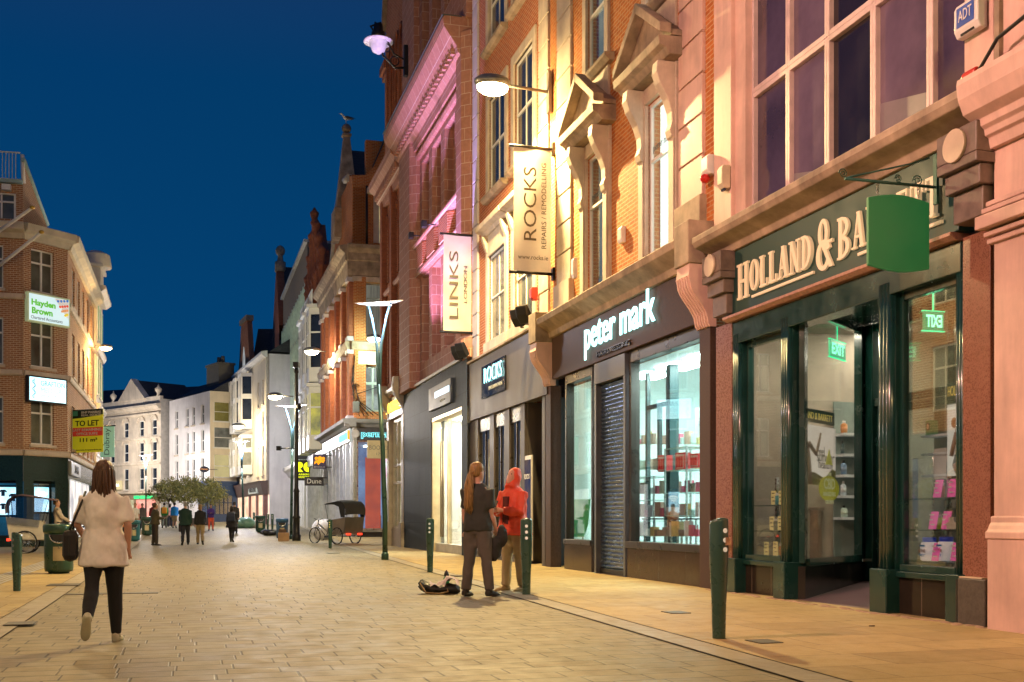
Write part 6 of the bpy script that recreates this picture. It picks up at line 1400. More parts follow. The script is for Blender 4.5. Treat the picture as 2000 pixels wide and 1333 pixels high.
# cycle rickshaws
def rickshaw(x, y, z, rz_, label, body, panel, canopy, clear=False):
    e = empty('cycle_rickshaw', T(x, y, z, rz_), label, 'rickshaw', 'cycle rickshaws')
    R = .34
    def wheel(cx, cy):
        m = MB(); m.tube([(cx + R * math.cos(t * PI / 14), cy, R + R * math.sin(t * PI / 14)) for t in range(29)], .024, 7); w = put('wheel', m, M('black_tyre', (.012, .012, .012), .7), e)
        m = MB(); m.tube([(cx + (R - .035) * math.cos(t * PI / 14), cy, R + (R - .035) * math.sin(t * PI / 14)) for t in range(29)], .012, 5)
        for k in range(12): a = k * PI / 6; m.tube([(cx, cy, R), (cx + (R - .04) * math.cos(a), cy, R + (R - .04) * math.sin(a))], .0035, 3)
        m.tube([(cx, cy - .05, R), (cx, cy + .05, R)], .03, 8); put('rim', m, STEEL, w)
    wheel(1.95, 0); wheel(0, .52); wheel(0, -.52)
    m = MB(); m.tube([(1.95, .05, R), (1.78, .05, .78)], .018, 6); m.tube([(1.95, -.05, R), (1.78, -.05, .78)], .018, 6); m.tube([(1.78, 0, .74), (1.70, 0, 1.0)], .022, 8); m.tube([(1.70, -.25, 1.08), (1.74, -.1, 1.02), (1.70, 0, 1.0), (1.74, .1, 1.02), (1.70, .25, 1.08)], .014, 6)
    m.tube([(1.74, 0, .86), (1.05, 0, .46), (.3, 0, .40)], .032, 8); m.tube([(1.76, 0, .76), (1.25, 0, .32), (.6, 0, .36)], .025, 8); m.tube([(1.20, 0, .3), (1.02, 0, .92)], .02, 8); m.tube([(0, -.52, R), (0, .52, R)], .025, 8); m.tube([(1.2, -.1, .3), (1.2, .1, .3)], .05, 8); m.tube([(1.2, .1, .3), (1.3, .1, .14), (1.38, .12, .14)], .012, 6)
    put('frame', m, M('navy_bike_paint', (.015, .03, .07), .3, .2), e)
    put('saddle', MB().loft([[(1.02 + dx, w * math.cos(k * PI / 4), .95 + .035 * math.sin(k * PI / 4)) for k in range(8)] for dx, w in ((-.14, .08), (-.1, .1), (.0, .06), (.14, .03))]), BLACKM, e)
    m = MB(); m.prism([(-.42, .42), (.55, .42), (.62, .55), (.50, 1.0), (-.50, 1.12)], 'y', -.5, -.46); m.prism([(-.42, .42), (.55, .42), (.62, .55), (.50, 1.0), (-.50, 1.12)], 'y', .46, .5); m.box(-.42, .6, -.46, .46, .40, .44)
    put('side_panel', m, panel, e, bevel=.01)
    put('back_panel', MB().prism([(-.44, .46), (-.40, .46), (-.50, 1.13), (-.54, 1.13)], 'y', -.52, .52), body, e)
    put('passenger_seat', MB().box(-.35, .2, -.44, .44, .66, .78).box(-.42, -.32, -.44, .44, .78, 1.1), BLACKM, e, bevel=.03)
    m = MB(); pr = [(-.55, 1.25), (-.56, 1.5), (-.50, 1.68), (-.34, 1.80), (-.1, 1.84), (.2, 1.80), (.62, 1.72), (.95, 1.66)]
    vs = [(x_, y_, z_ - .05 * (abs(y_) / .58) ** 3) for x_, z_ in pr for y_ in (-.58, -.4, 0, .4, .58)]; m.add(vs, [(i * 5 + j, i * 5 + j + 1, i * 5 + 6 + j, i * 5 + 5 + j) for i in range(len(pr) - 1) for j in range(4)], 0, True)
    put('canopy', m, canopy, e)
    for y_ in (-.56, .56):
      m = MB(); m.prism([(-.52, 1.12), (-.28, 1.12), (-.16, 1.55), (.30, 1.70), (-.1, 1.80), (-.36, 1.75), (-.52, 1.6)] if not clear else [(-.52, .9), (.4, .8), (.55, 1.68), (-.1, 1.78), (-.5, 1.6)], 'y', y_ - .006, y_ + .006)
      put('side_curtain', m, glass('clear_plastic_sheet', (.80, .82, .86), .06) if clear else M('black_canvas', (.02, .022, .026), .8), e)
    m = MB()
    for y_ in (-.55, .55): m.tube([(-.45, y_, 1.1), (-.5, y_, 1.62), (-.3, y_, 1.78), (.62, y_, 1.70)], .012, 6); m.tube([(.5, y_, .98), (.68, y_, 1.69)], .010, 6)
    put('hood_frame', m, BLACKM, e)
    for y_ in (-.32, .32): put('tail_light', MB().box(-.53, -.46, y_ - .1, y_ + .1, .38, .46), E('red_tail_light', (1., .05, .02), 2.5), e)
    return e
Zr = 46.; x, y = at(676, Zr); rickshaw(x, y, gz(Zr), math.atan2(.62, -.78), 'grey cycle rickshaw with black hood and red tail lights parked by the bank corner', M('grey_brown_panel', (.10, .09, .075), .5), M('tan_panel', (.22, .18, .14), .5), M('black_hood_canvas', (.035, .034, .032), .8))
Zr = 34.5; x, y = at(52, Zr); rickshaw(x, y, 0.02, .32, 'pale cycle rickshaw with clear plastic curtains waiting outside the corner shop on the left', M('cream_panel', (.5, .46, .38), .5), M('cream_panel', (.5, .46, .38), .5), M('dark_red_hood', (.12, .05, .045), .8), True)
# clipped street trees in planters
LEAFM, nt, out = newmat('olive_green_leaves'); oi = nd(nt, 'ShaderNodeObjectInfo'); n_ = noise_(nt, objco(nt), 3.5, 3)
principled(nt, out, mixc(nt, ramp(nt, n_, .35, .68), (.08, .10, .02), (.40, .33, .08)), .6)
LEAFM2, nt, out = newmat('dark_green_leaves'); n_ = noise_(nt, objco(nt), 4, 3); principled(nt, out, mixc(nt, ramp(nt, n_, .35, .7), (.07, .085, .02), (.34, .29, .08)), .6)
def tree(px, Z, zc, r, label, seed):
    x, y = at(px, Z); zb = gz(Z); random.seed(seed); e = empty('street_tree', T(x, y, zb), label, 'tree', 'clipped street trees in planters')
    m = MB(); m.tube([(0, 0, .45), (.03, .02, 1.2), (-.02, 0, zc - zb - r * .6)], [.07, .055, .045], 8)
    for k in range(7): a = k * .9; m.tube([(0, 0, zc - zb - r * .7), (.4 * r * math.cos(a), .4 * r * math.sin(a), zc - zb - r * .2), (.75 * r * math.cos(a + .3), .75 * r * math.sin(a + .3), zc - zb + r * .35)], [.03, .02, .008], 5)
    put('trunk', m, M('tree_bark', (.10, .075, .05), .9), e)
    m = MB()
    cl = []
    for k in range(80):
        v = Vector((random.gauss(0, 1), random.gauss(0, 1), random.gauss(0, 1))).normalized() * random.uniform(.35, 1.0) ** .5; q_ = .72 + .55 * (noise.noise((v.x * 1.8 + seed, v.y * 1.8, v.z * 1.8)) + .5); cl.append((v.x * r * 1.08 * q_, v.y * r * 1.08 * q_, zc - zb + v.z * r * .85 * q_))
    for c in cl:
        mi = random.randint(0, 1)
        for k in range(34):
            v = Vector((random.gauss(0, .12), random.gauss(0, .12), random.gauss(0, .10))) * r * 1.15 + Vector(c); a = Vector((random.gauss(0, 1), random.gauss(0, 1), random.gauss(0, 1))).normalized(); b_ = a.orthogonal().normalized(); L = random.uniform(.06, .13); w = L * .38
            m.add([v - a * L, v + b_ * w, v + a * L, v - b_ * w], [(0, 1, 2, 3)], mi)
    put('crown', m, [LEAFM, LEAFM2], e)
    put('planter', MB().prism([(-.45, -.45), (.45, -.45), (.45, .45), (-.45, .45)], 'z', 0, .55), M('dark_planter', (.09, .06, .045), .6), e, bevel=.02)
tree(330, 84, 3.15, 1.15, 'left olive street tree, nearest the pink-red shop window', 11); tree(367, 85, 3.25, 1.18, 'middle olive street tree, tallest of the three', 12); tree(405, 86, 3.1, 1.12, 'right olive street tree in front of the blue shop', 13)
# oval sign at the end of the street
Zb = 98.; x, y = at(399, Zb); z = hz(917, Zb); e = empty('oval_sign', T(x, y, 0), 'dark oval hanging sign with orange script on the white corner building', 'sign'); put('panel', MB().disc((0, 0, z), .42, 'y', .06, 24, 0, .27), M('dark_blue_oval', (.02, .025, .06), .4), e); text('Disney', e, E('orange_script', (1., .45, .15), 1.2), 0, 0, 0, w=.62, h=.2, ext=.01, M4=Matrix(((1, 0, 0, 0), (0, 0, -1, -.03), (0, 1, 0, z), (0, 0, 0, 1)))); put('bracket', MB().tube([(.42, .05, z), (1.0, .6, z)], .025, 5), BLACKM, e)
# notice frame with poster outside the jeweller
s = S(1056, -.35); e = empty('poster_stand', RF.at(s) @ Matrix.Translation((0, .02, 0)), 'white framed blue poster stand in the jeweller doorway', 'poster stand')
put('frame', MB().box(-.42, .28, -.05, -.01, .1, 2.6), WHITEPL, e, bevel=.008); pp = put('poster', MB().box(-.36, .22, -.009, -.002, .25, 2.5), EV('blue_poster', (.05, .09, .22), (.30, .20, .16), .5, 1.4), e); text('ROCKS', e, WHITEPL, -.08, -.001, 2.1, w=.42, h=.12, ext=.002)
# ================================================================ shop contents
def inw(px, py, d): return S(px, d), H(px, py, d)
def card(px, py, w, h, d, label, mat, lines=None, lean=.0, grp='price cards in the shop window'):
    s, z = inw(px, py, d); e = empty('display_card', RF.at(s) @ Matrix.Translation((0, d, z)), label, 'card', grp)
    put('card', MB().prism([(0, 0), (.006, 0), (.006 - lean, h), (-lean, h)], 'x', -w / 2, w / 2), mat, e)
    m = MB()
    for k, (fx, ww) in enumerate(((.0, .6), (.1, .45), (-.1, .5))): m.box(fx * w - ww * w / 2, fx * w + ww * w / 2, .008, .011, h * (.78 - k * .28), h * (.86 - k * .28))
    put('print', m, lines or WHITEPL, e)
PINKC = M('pink_card', (.62, .10, .26), .5, emit=(.7, .1, .35), estr=.6); YELC = M('yellow_card', (.62, .47, .18), .5, emit=(.7, .5, .2), estr=.6)  # cards glow by themselves to look lit
for px, py, w, lab in ((1830, 972, .13, 'pink price card on the upper glass shelf, left one'), (1858, 971, .13, 'pink price card on the upper glass shelf, right one'), (1821, 1034, .13, 'pink price card on the middle glass shelf, left one'), (1846, 1034, .13, 'pink price card on the middle glass shelf, right one'), (1826, 1096, .12, 'pink price card between the two white tubs'), (1864, 1096, .13, 'pink price card in front of the right-hand tub')):
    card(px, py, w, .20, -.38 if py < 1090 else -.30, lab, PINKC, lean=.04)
for px, py, lab in ((1511, 986, 'yellow price card on the top shelf of the far window, left one'), (1526, 986, 'yellow price card on the top shelf of the far window, right one'), (1508, 1036, 'yellow price card on the middle shelf of the far window, left one'), (1524, 1036, 'yellow price card on the middle shelf of the far window, right one'), (1497, 1085, 'yellow price card on the bottom shelf of the far window, left one'), (1515, 1085, 'yellow price card on the bottom shelf of the far window, right one')):
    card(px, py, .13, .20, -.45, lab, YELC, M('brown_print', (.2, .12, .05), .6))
SHG = glass('shelf_glass', (.75, .85, .8), .12)
def shelf_stand(c, d, zs, w, label):
    e = empty('shelf_stand', RF.at(c) @ Matrix.Translation((0, d, 0)), label, 'display stand'); put('post', MB().box(-.02, .02, -.1, -.06, .05, max(zs) + .4), STEEL, e)
    for z in zs: put('shelf', MB().box(-w / 2, w / 2, -.16, .16, z - .022, z - .008), SHG, e)
zz = [H(1845, y, -.4) for y in (972, 1034, 1096)]; shelf_stand(S(1842, -.4), -.4, zz, 1.0, 'steel post with three glass shelves in the near display window')
zz2 = [H(1512, y, -.45) for y in (986, 1036, 1085)]; shelf_stand(S(1508, -.45), -.45, zz2, .9, 'steel post with three glass shelves in the far display window')
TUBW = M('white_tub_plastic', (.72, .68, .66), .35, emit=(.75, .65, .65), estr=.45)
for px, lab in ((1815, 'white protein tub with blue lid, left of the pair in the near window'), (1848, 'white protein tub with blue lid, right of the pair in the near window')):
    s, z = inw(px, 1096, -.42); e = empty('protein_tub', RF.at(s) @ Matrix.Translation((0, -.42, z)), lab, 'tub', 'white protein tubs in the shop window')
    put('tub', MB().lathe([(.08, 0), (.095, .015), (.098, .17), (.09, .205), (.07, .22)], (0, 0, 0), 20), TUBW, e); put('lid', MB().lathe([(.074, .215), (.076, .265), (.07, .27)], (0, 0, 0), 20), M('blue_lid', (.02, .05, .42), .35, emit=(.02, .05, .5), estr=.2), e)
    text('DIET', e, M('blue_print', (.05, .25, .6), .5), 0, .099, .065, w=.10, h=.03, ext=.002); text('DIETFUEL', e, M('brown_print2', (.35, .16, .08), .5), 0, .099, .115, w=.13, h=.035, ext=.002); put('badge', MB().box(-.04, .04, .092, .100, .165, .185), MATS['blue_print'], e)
for k, (px, py) in enumerate(((1858, 1034), (1868, 1034), (1862, 1024))):
    s, z = inw(px, py, -.4); o = put('small_carton', MB().box(-.045, .045, -.03, .03, 0, .075 if k < 2 else .06), M('cream_carton', (.62, .52, .42), .6, emit=(.6, .5, .4), estr=.1), None, mat=RF.at(s) @ Matrix.Translation((0, -.4, z + (.018 if k == 2 else 0)))); tag(o, ['left cream carton on the middle glass shelf', 'right cream carton on the middle glass shelf', 'cream carton stacked on top of the other two'][k], 'carton', 'cream cartons on the middle shelf')
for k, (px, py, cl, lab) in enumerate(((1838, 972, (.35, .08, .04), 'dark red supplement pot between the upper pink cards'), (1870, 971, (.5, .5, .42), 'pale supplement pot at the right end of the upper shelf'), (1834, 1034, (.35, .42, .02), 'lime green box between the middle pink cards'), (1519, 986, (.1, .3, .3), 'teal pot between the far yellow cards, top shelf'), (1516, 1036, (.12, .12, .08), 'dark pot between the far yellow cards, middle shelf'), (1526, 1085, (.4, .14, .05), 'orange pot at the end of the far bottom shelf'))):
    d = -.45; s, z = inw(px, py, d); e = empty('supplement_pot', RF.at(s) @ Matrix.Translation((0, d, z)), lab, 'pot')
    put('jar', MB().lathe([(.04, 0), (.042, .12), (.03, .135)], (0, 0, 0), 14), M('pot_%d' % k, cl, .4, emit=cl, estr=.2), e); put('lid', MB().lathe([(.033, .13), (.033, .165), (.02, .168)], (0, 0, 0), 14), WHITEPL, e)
# posters and hanging boards behind the splayed glass
SPF = Frame(rpt(16.62, -1.95), rpt(15.26, -.12))
def sp_rect(pa, pb, ya, yb, d): x1, x0 = SPF.S(pa, d), SPF.S(pb, d); m_ = (pa + pb) / 2; return x0, x1, SPF.H(m_, yb, d), SPF.H(m_, ya, d)
POST = EV('poster_paper', (.92, .78, .66), (.80, .62, .50), .85, 1.2); d = -.2  # paper given its own glow in place of shop lighting
x0, x1, z0, z1 = sp_rect(1560, 1632, 832, 948, d); e = empty('window_poster', SPF.at(0), 'pale poster of a person with raised arm and summer wording behind the doorway glass', 'poster')
put('sheet', MB().box(x0, x1, d - .01, d, z0, z1), POST, e); w_ = x1 - x0; h_ = z1 - z0; TXB = M('poster_text_dark', (.05, .04, .035), .5)
for st, fz, w1 in (('Feel', .58, .20), ('summer', .46, .48), ('healthy', .34, .40)): text(st, e, TXB, x0 + w_ * (.28 if st != 'Feel' else .42), d + .001, z0 + h_ * fz, w=w_ * w1, ext=.002)
m = MB(); xa = x1 - w_ * .22; m.prism([(xa + w_ * .12, z0), (xa - w_ * .14, z0), (xa - w_ * .08, z0 + h_ * .5), (xa - w_ * .02, z0 + h_ * .72), (xa + w_ * .12, z0 + h_ * .74)], 'y', d + .001, d + .003); m.tube([(xa - w_ * .03, d, z0 + h_ * .68), (xa - w_ * .22, d, z0 + h_ * .52), (xa - w_ * .32, d, z0 + h_ * .78), (xa - w_ * .35, d, z0 + h_ * .88)], [(.045), .035, .025, .02], 6)
put('figure_print', m, M('printed_figure', (.30, .16, .09), .6), e); put('foliage_print', MB().prism([(x0, z0), (x1, z0), (x1, z0 + h_ * .14), (x0 + w_ * .6, z0 + h_ * .22), (x0 + w_ * .3, z0 + h_ * .12), (x0 + w_ * .1, z0 + h_ * .3), (x0, z0 + h_ * .26)], 'y', d + .0005, d + .002), M('printed_foliage', (.25, .22, .06), .6, 0, .5, 14), e)
x0, x1, z0, z1 = sp_rect(1555, 1630, 800, 826, d); e = empty('hanging_board', SPF.at(0), 'small dark green board with gold shop name above the poster', 'sign'); put('board', MB().box(x0, x1, d - .01, d, z0, z1), GREENF, e); text('HOLLAND & BARRETT', e, M('gold_print', (.7, .5, .12), .4, emit=(.8, .6, .15), estr=.5), (x0 + x1) / 2 + .04, d + .001, (z0 + z1) / 2, w=(x1 - x0) * .92, h=(z1 - z0) * .5, ext=.002)
x0, x1, z0, z1 = sp_rect(1599, 1638, 930, 980, d + .06); e = empty('round_placard', SPF.at(0), 'round lime yellow placard with leaf point hanging in front of the poster', 'sign'); c, cz, r = (x0 + x1) / 2, (z0 + z1) / 2, (x1 - x0) / 2
put('placard', MB().disc((c, d + .06, cz), r, 'y', .008, 28, 0, (z1 - z0) / 2).prism([(c - r * .35, cz + r * .9), (c + r * .35, cz + r * .9), (c, cz + r * 1.5)], 'y', d + .061, d + .067), M('lime_placard', (.40, .36, .02), .5, emit=(.45, .4, .02), estr=.5), e)
LP = M('pale_lime_print', (.75, .72, .45), .5, emit=(.7, .68, .4), estr=.3)
for st, dz, w1 in (('OUR', .55, .35), ('CBD', .18, 1.1), ('RANGE HAS', -.2, 1.2), ('GROWN', -.5, .8)): text(st, e, LP, c, d + .069, cz + r * dz, w=r * w1, ext=.002, bold=.02)
# EXIT boxes
def exit_sign(fr, pa, pb, ya, yb, d, mirror, label):
    x1, x0 = fr.S(pa, d), fr.S(pb, d); z1, z0 = fr.H((pa + pb) / 2, ya, d), fr.H((pa + pb) / 2, yb, d); e = empty('exit_sign', fr.at(0), label, 'exit sign', 'green exit signs')
    put('panel', MB().box(x0, x1, d - .03, d, z0, z1), M('exit_panel_dim', (.0, .12, .05), .4, emit=(0, .9, .35), estr=.55), e); text('EXIT', e, E('exit_letters', (.25, 1., .55), 3.2), (x0 + x1) / 2, d + .002, (z0 + z1) / 2, w=(x1 - x0) * .82, h=(z1 - z0) * .66, ext=.002, mirror=mirror, bold=.03)
    m = MB(); m.box(x0 - .02, x1 + .02, d - .03, d + .002, z1, z1 + .012); m.box(x0 - .02, x1 + .02, d - .03, d + .002, z0 - .012, z0); m.tube([((x0 + x1) / 2, d - .015, z1), ((x0 + x1) / 2, d - .015, z1 + .3)], .01, 6); put('frame', m, EXITG, e)
exit_sign(SPF, 1622, 1652, 667, 700, -.22, False, 'green lit exit sign inside the doorway glass')
exit_sign(perp_frame(13.2), 1805, 1843, 609, 646, 0, True, 'green lit exit sign seen in reverse in the near display window')
# stocked shelves on the end wall, counter
SF_ = perp_frame(17.36)
pa, pb = 1631, 1700; X1, X0 = perp(17.3, pa), perp(17.3, pb)
zs = [rz(17.3, (X0 + X1) / 2, y) for y in (848, 888, 928, 968, 1010)]
e = empty('wall_shelf_unit', SF_.at(0), 'white shelf unit stocked with bottles on the end wall of the green shop', 'shelf unit'); lo, hi = min(X0, X1), max(X0, X1)
put('back', MB().box(lo, hi, .0, .02, 0, zs[0] + .5), M('shelf_back', (.20, .24, .22), .6), e)
for z in zs: put('shelf', MB().box(lo, hi, .02, .30, z - .045, z - .005), M('shelf_white', (.55, .56, .55), .4, emit=(.6, .65, .65), estr=.12), e)
kinds = [((.50, .20, .06), .19, .05, 'orange bottle on the top shelf of the end wall'), ((.04, .07, .07), .20, .03, 'slim dark bottle on the second shelf of the end wall'), ((.10, .16, .24), .22, .045, 'blue-grey bottle on the third shelf of the end wall'), ((.42, .46, .46), .22, .042, 'silver white bottle on the fourth shelf of the end wall'), ((.35, .42, .33), .18, .05, 'pale green tube on the lowest shelf of the end wall')]
for r_, (z, (cl, h, rr, lab)) in enumerate(zip(zs, kinds)):
    n = int((hi - lo) / (rr * 2.5)); proto = None
    for k in range(min(n, 9)):
        x = hi - rr * 1.4 - k * rr * 2.5; m4 = SF_.at(x) @ Matrix.Translation((0, .2, z - .004))
        if proto is None:
            proto = empty('shelf_bottle', m4, lab, 'bottle', 'bottles in row %s of the end wall shelves' % 'first second third fourth fifth'.split()[r_])
            put('bottle', MB().lathe([(rr, 0), (rr, h * .68), (rr * .5, h * .8), (rr * .4, h * .82)], (0, 0, 0), 12), M('bottle_%d' % r_, cl, .3, 0, .2, 9, emit=cl, estr=.5), proto); put('cap', MB().lathe([(rr * .42, h * .81), (rr * .42, h), (rr * .2, h * 1.01)], (0, 0, 0), 10), WHITEPL if r_ in (0, 3) else BLACKM, proto); put('paper_band', MB().lathe([(rr * 1.02, h * .2), (rr * 1.02, h * .5)], (0, 0, 0), 12), M('label_%d' % r_, tuple(min(1, c * 1.5 + .08) for c in cl), .6), proto)  # bottle emission lifts them out of the dim shelf
        else: dup(proto, None, m4)
x0, x1, z0, z1 = sp_rect(1597, 1655, 997, 1098, -.75); e = empty('shop_counter', SPF.at(0), 'dark timber counter behind the doorway glass', 'counter'); put('front', MB().box(x0, x1, -1.3, -.75, .03, z1), M('timber_strip', (.17, .085, .04), .5, 0, .45, 12, .1), e, bevel=.01); put('worktop', MB().box(x0 - .03, x1 + .03, -1.33, -.72, z1 + .001, z1 + .04), M('counter_top', (.10, .06, .04), .4), e)
d = -.35; x1, x0 = S(1850, d), S(1885, d); z1, z0 = H(1862, 790, d), H(1862, 930, d); e = empty('window_poster', RF.at(0), 'tall pale poster of a man looking down at the right of the near window', 'poster'); put('sheet', MB().box(x0, x1, d - .01, d, z0, z1), POST, e)
w_, h_ = x1 - x0, z1 - z0; cx = x1 - w_ * .45; PF = M('printed_skin', (.33, .17, .09), .6); m = MB(); m.disc((cx + w_ * .05, d + .001, z0 + h_ * .74), w_ * .17, 'y', .002, 16, 0, h_ * .075); m.tube([(cx - w_ * .1, d + .001, z0 + h_ * .60), (cx + .02, d + .001, z0 + h_ * .42), (cx + w_ * .18, d + .001, z0 + h_ * .28)], .03, 6); m.tube([(cx - w_ * .25, d, z0 + h_ * .06), (cx - .02, d, z0 + h_ * .16)], .05, 6); put('figure_print', m, PF, e); put('clothes_print', MB().prism([(cx - w_ * .4, z0 + h_ * .3), (cx + w_ * .02, z0 + h_ * .3), (cx + w_ * .02, z0 + h_ * .66), (cx - w_ * .4, z0 + h_ * .68)], 'y', d + .0006, d + .0025), WHITEPL, e); put('shorts_print', MB().prism([(cx - w_ * .42, z0 + h_ * .12), (cx + w_ * .15, z0 + h_ * .16), (cx + w_ * .02, z0 + h_ * .298), (cx - w_ * .4, z0 + h_ * .298)], 'y', d + .0006, d + .002), TXB, e)
x1, x0 = S(1824, -.55), S(1850, -.55); z1, z0 = H(1837, 876, -.55), H(1837, 936, -.55); o = put('paper_notice', MB().box(x0, x1, -.56, -.55, z0, z1), M('grey_notice_paper', (.42, .38, .34), .6, emit=(.4, .36, .34), estr=.15), None, mat=RF.mat); tag(o, 'plain grey notice sheet hanging behind the near display window', 'notice')
x1, x0 = S(1850, -.3), S(1890, -.3); o = put('hanging_board', MB().box(x0, x1, -.32, -.3, H(1860, 780, -.3), H(1860, 748, -.3)), GREENF, None, mat=RF.mat); tag(o, 'dark green board with gold letter above the poster of the man', 'sign'); text('HOLLAND', o, MATS['gold_print'], x0 + (x1 - x0) * .5 + .0, -.298, H(1860, 764, -.3), w=(x1 - x0) * .9, h=.11, ext=.002)
# boxed hair colour on shelves behind the near window
e = empty('wall_shelf_unit', RF.at(S(1838, -.62)) @ Matrix.Translation((0, -.62, 0)), 'narrow shelf unit with rows of dark green boxes behind the near display window', 'shelf unit')
sz = [H(1838, y, -.62) for y in (848, 884, 926)]; put('back', MB().box(-.24, .26, -.12, -.10, .5, sz[0] + .35), M('shelf_back', (.20, .24, .22), .6), e)
for z in sz: put('shelf', MB().box(-.24, .26, -.10, .08, z - .03, z - .004), MATS['shelf_white'], e)
proto = None
for r_, z in enumerate(sz):
    for k in range(4):
        m4 = RF.at(S(1838, -.62) + .17 - k * .115) @ Matrix.Translation((0, -.62, z - .003))
        if proto is None:
            proto = empty('colour_box', m4, 'dark green box with a portrait on the narrow shelf unit', 'box', 'portrait boxes on the narrow shelf unit')
            put('box', MB().box(-.045, .045, -.05, .05, 0, .17), M('portrait_box_green', (.05, .14, .05), .5, emit=(.06, .16, .06), estr=.5), proto)
            put('portrait', MB().disc((0, .051, .10), .033, 'y', .002, 16, 0, .05), M('portrait_hair', (.05, .025, .015), .5), proto); put('portrait_face', MB().disc((0, .0535, .10), .02, 'y', .002, 16, 0, .032), M('portrait_skin', (.5, .28, .18), .5, emit=(.5, .3, .2), estr=.3), proto)
        else: dup(proto, None, m4)
# salon stock: glass cabinets, red gift boxes, tables and boxes
e = empty('glass_cabinet', RF.at(S(1345, -.7)) @ Matrix.Translation((0, -.7, 0)), 'tall glass display cabinet at the right of the salon window', 'display cabinet'); m = MB()
for x in (-.45, .45):
    for y in (-.25, .25): m.box(x - .015, x + .015, y - .015, y + .015, .62, 2.35)
put('frame', m, STEEL, e)
for z in (.64, 1.15, 1.55, 1.95, 2.34): put('shelf', MB().box(-.45, .45, -.25, .25, z - .008, z + .004), M('green_edge_glass', (.55, .80, .72), .1, 0, .05, 3, emit=(.3, .7, .6), estr=.15), e)
e = empty('glass_cabinet', RF.at(S(1268, -.9)) @ Matrix.Translation((0, -.9, 0)), 'long low glass counter with stocked shelves at the left of the salon window', 'display cabinet'); m = MB()
for x in (-.8, .8):
    for y in (-.25, .25): m.box(x - .015, x + .015, y - .015, y + .015, .62, 1.9)
put('frame', m, STEEL, e)
for z in (.64, 1.05, 1.45, 1.9): put('shelf', MB().box(-.8, .8, -.25, .25, z - .008, z + .004), MATS['green_edge_glass'], e)
REDB = M('red_gift_box', (.5, .02, .03), .3, emit=(.5, .02, .03), estr=.3)
for px, py, w, h, d, lab in ((1299, 922, .22, .30, -.55, 'red gift box with pale front, left of the glass counter top'), (1334, 918, .22, .30, -.55, 'red gift box with pale front, middle of the row'), (1362, 914, .20, .24, -.55, 'red gift box with round dark compact beside it')):
    s, z = inw(px, py, d); e = empty('gift_box', RF.at(s) @ Matrix.Translation((0, d, z)) @ Matrix.Rotation(.4, 4, 'Z'), lab, 'box', 'red gift boxes in the salon window'); put('box', MB().box(-w / 2, w / 2, -.08, .08, 0, h), REDB, e, bevel=.005); put('insert', MB().box(-w * .40, w * .40, .0805, .085, .02, h - .03), M('pale_insert', (.75, .72, .68), .5), e)
    m = MB()
    for k in (-.25, 0, .25): m.box(w * k - .018, w * k + .018, .0855, .10, .04, h - .07)
    put('tube', m, REDB, e)
random.seed(21)
cols_ = [(.70, .66, .55), (.42, .30, .22), (.62, .14, .20), (.75, .75, .72), (.25, .18, .14), (.62, .5, .2), (.4, .55, .5)]; nm = ['cream', 'tan', 'crimson', 'white', 'dark brown', 'gold', 'sage']
for i in range(70):
    row = i // 14; px = 1236 + (i % 14) * 9.9 + random.uniform(-3, 3); d = (-.42, -.65, -1.0, -1.3, -1.6)[row]; py = (1048, 1010, 965, 918, 868)[row]; s, z = inw(px, py, d); ci_ = random.randrange(7); w, h = random.uniform(.10, .24), random.uniform(.10, .28)
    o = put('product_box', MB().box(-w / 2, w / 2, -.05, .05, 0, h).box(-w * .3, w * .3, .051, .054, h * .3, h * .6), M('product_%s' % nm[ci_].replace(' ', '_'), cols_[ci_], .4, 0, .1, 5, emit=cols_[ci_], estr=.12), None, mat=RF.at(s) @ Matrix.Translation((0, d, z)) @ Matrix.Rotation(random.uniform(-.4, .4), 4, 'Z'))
    tag(o, '%s product box, number %s from the left in the salon %s row' % (nm[ci_], 'one two three four five six seven eight nine ten eleven twelve thirteen fourteen'.split()[i % 14], ('floor', 'low', 'middle', 'high', 'top shelf')[row]), 'box', 'product boxes in the salon window')
for k, (px, d) in enumerate(((1290, -.5), (1345, -.5))):
    s, _ = inw(px, 1000, d); e = empty('display_table', RF.at(s) @ Matrix.Translation((0, d, 0)), ['low black-topped table at the left of the salon window floor', 'low black-topped table at the right of the salon window floor'][k], 'table'); zt = H(px, 1012, d); put('table_top', MB().box(-.55, .55, -.14, .14, zt - .03, zt - .005), BLACKM, e, bevel=.004)
    for x in (-.5, .5):
        for y in (-.1, .1): put('leg', MB().box(x - .015, x + .015, y - .015, y + .015, .55, zt - .03), STEEL, e)
s = S(1131, -.35); e = empty('leaflet_stand', RF.at(s) @ Matrix.Translation((0, -.35, 0)) @ Matrix.Rotation(.5, 4, 'Z'), 'green slanted leaflet stand in the narrow salon window', 'leaflet stand'); put('board', MB().prism([(-.02, .95), (.12, .7), (.16, .72), (.02, 1.5), (-.1, 1.52)], 'x', -.24, .24), M('leaflet_green', (.08, .35, .12), .4, emit=(.1, .5, .2), estr=.3), e); put('leaflet', MB().prism([(.118, .86), (.122, .86), (.034, 1.42), (.03, 1.42)], 'x', -.17, .17), M('pale_leaflet', (.6, .7, .6), .5, emit=(.6, .75, .6), estr=.4), e); m = MB(); m.tube([(-.2, .1, .62), (-.1, 0, .9), (0, .05, .75), (.1, 0, .9), (.2, .1, .62)], .012, 6); put('foot', m, BLACKM, e)

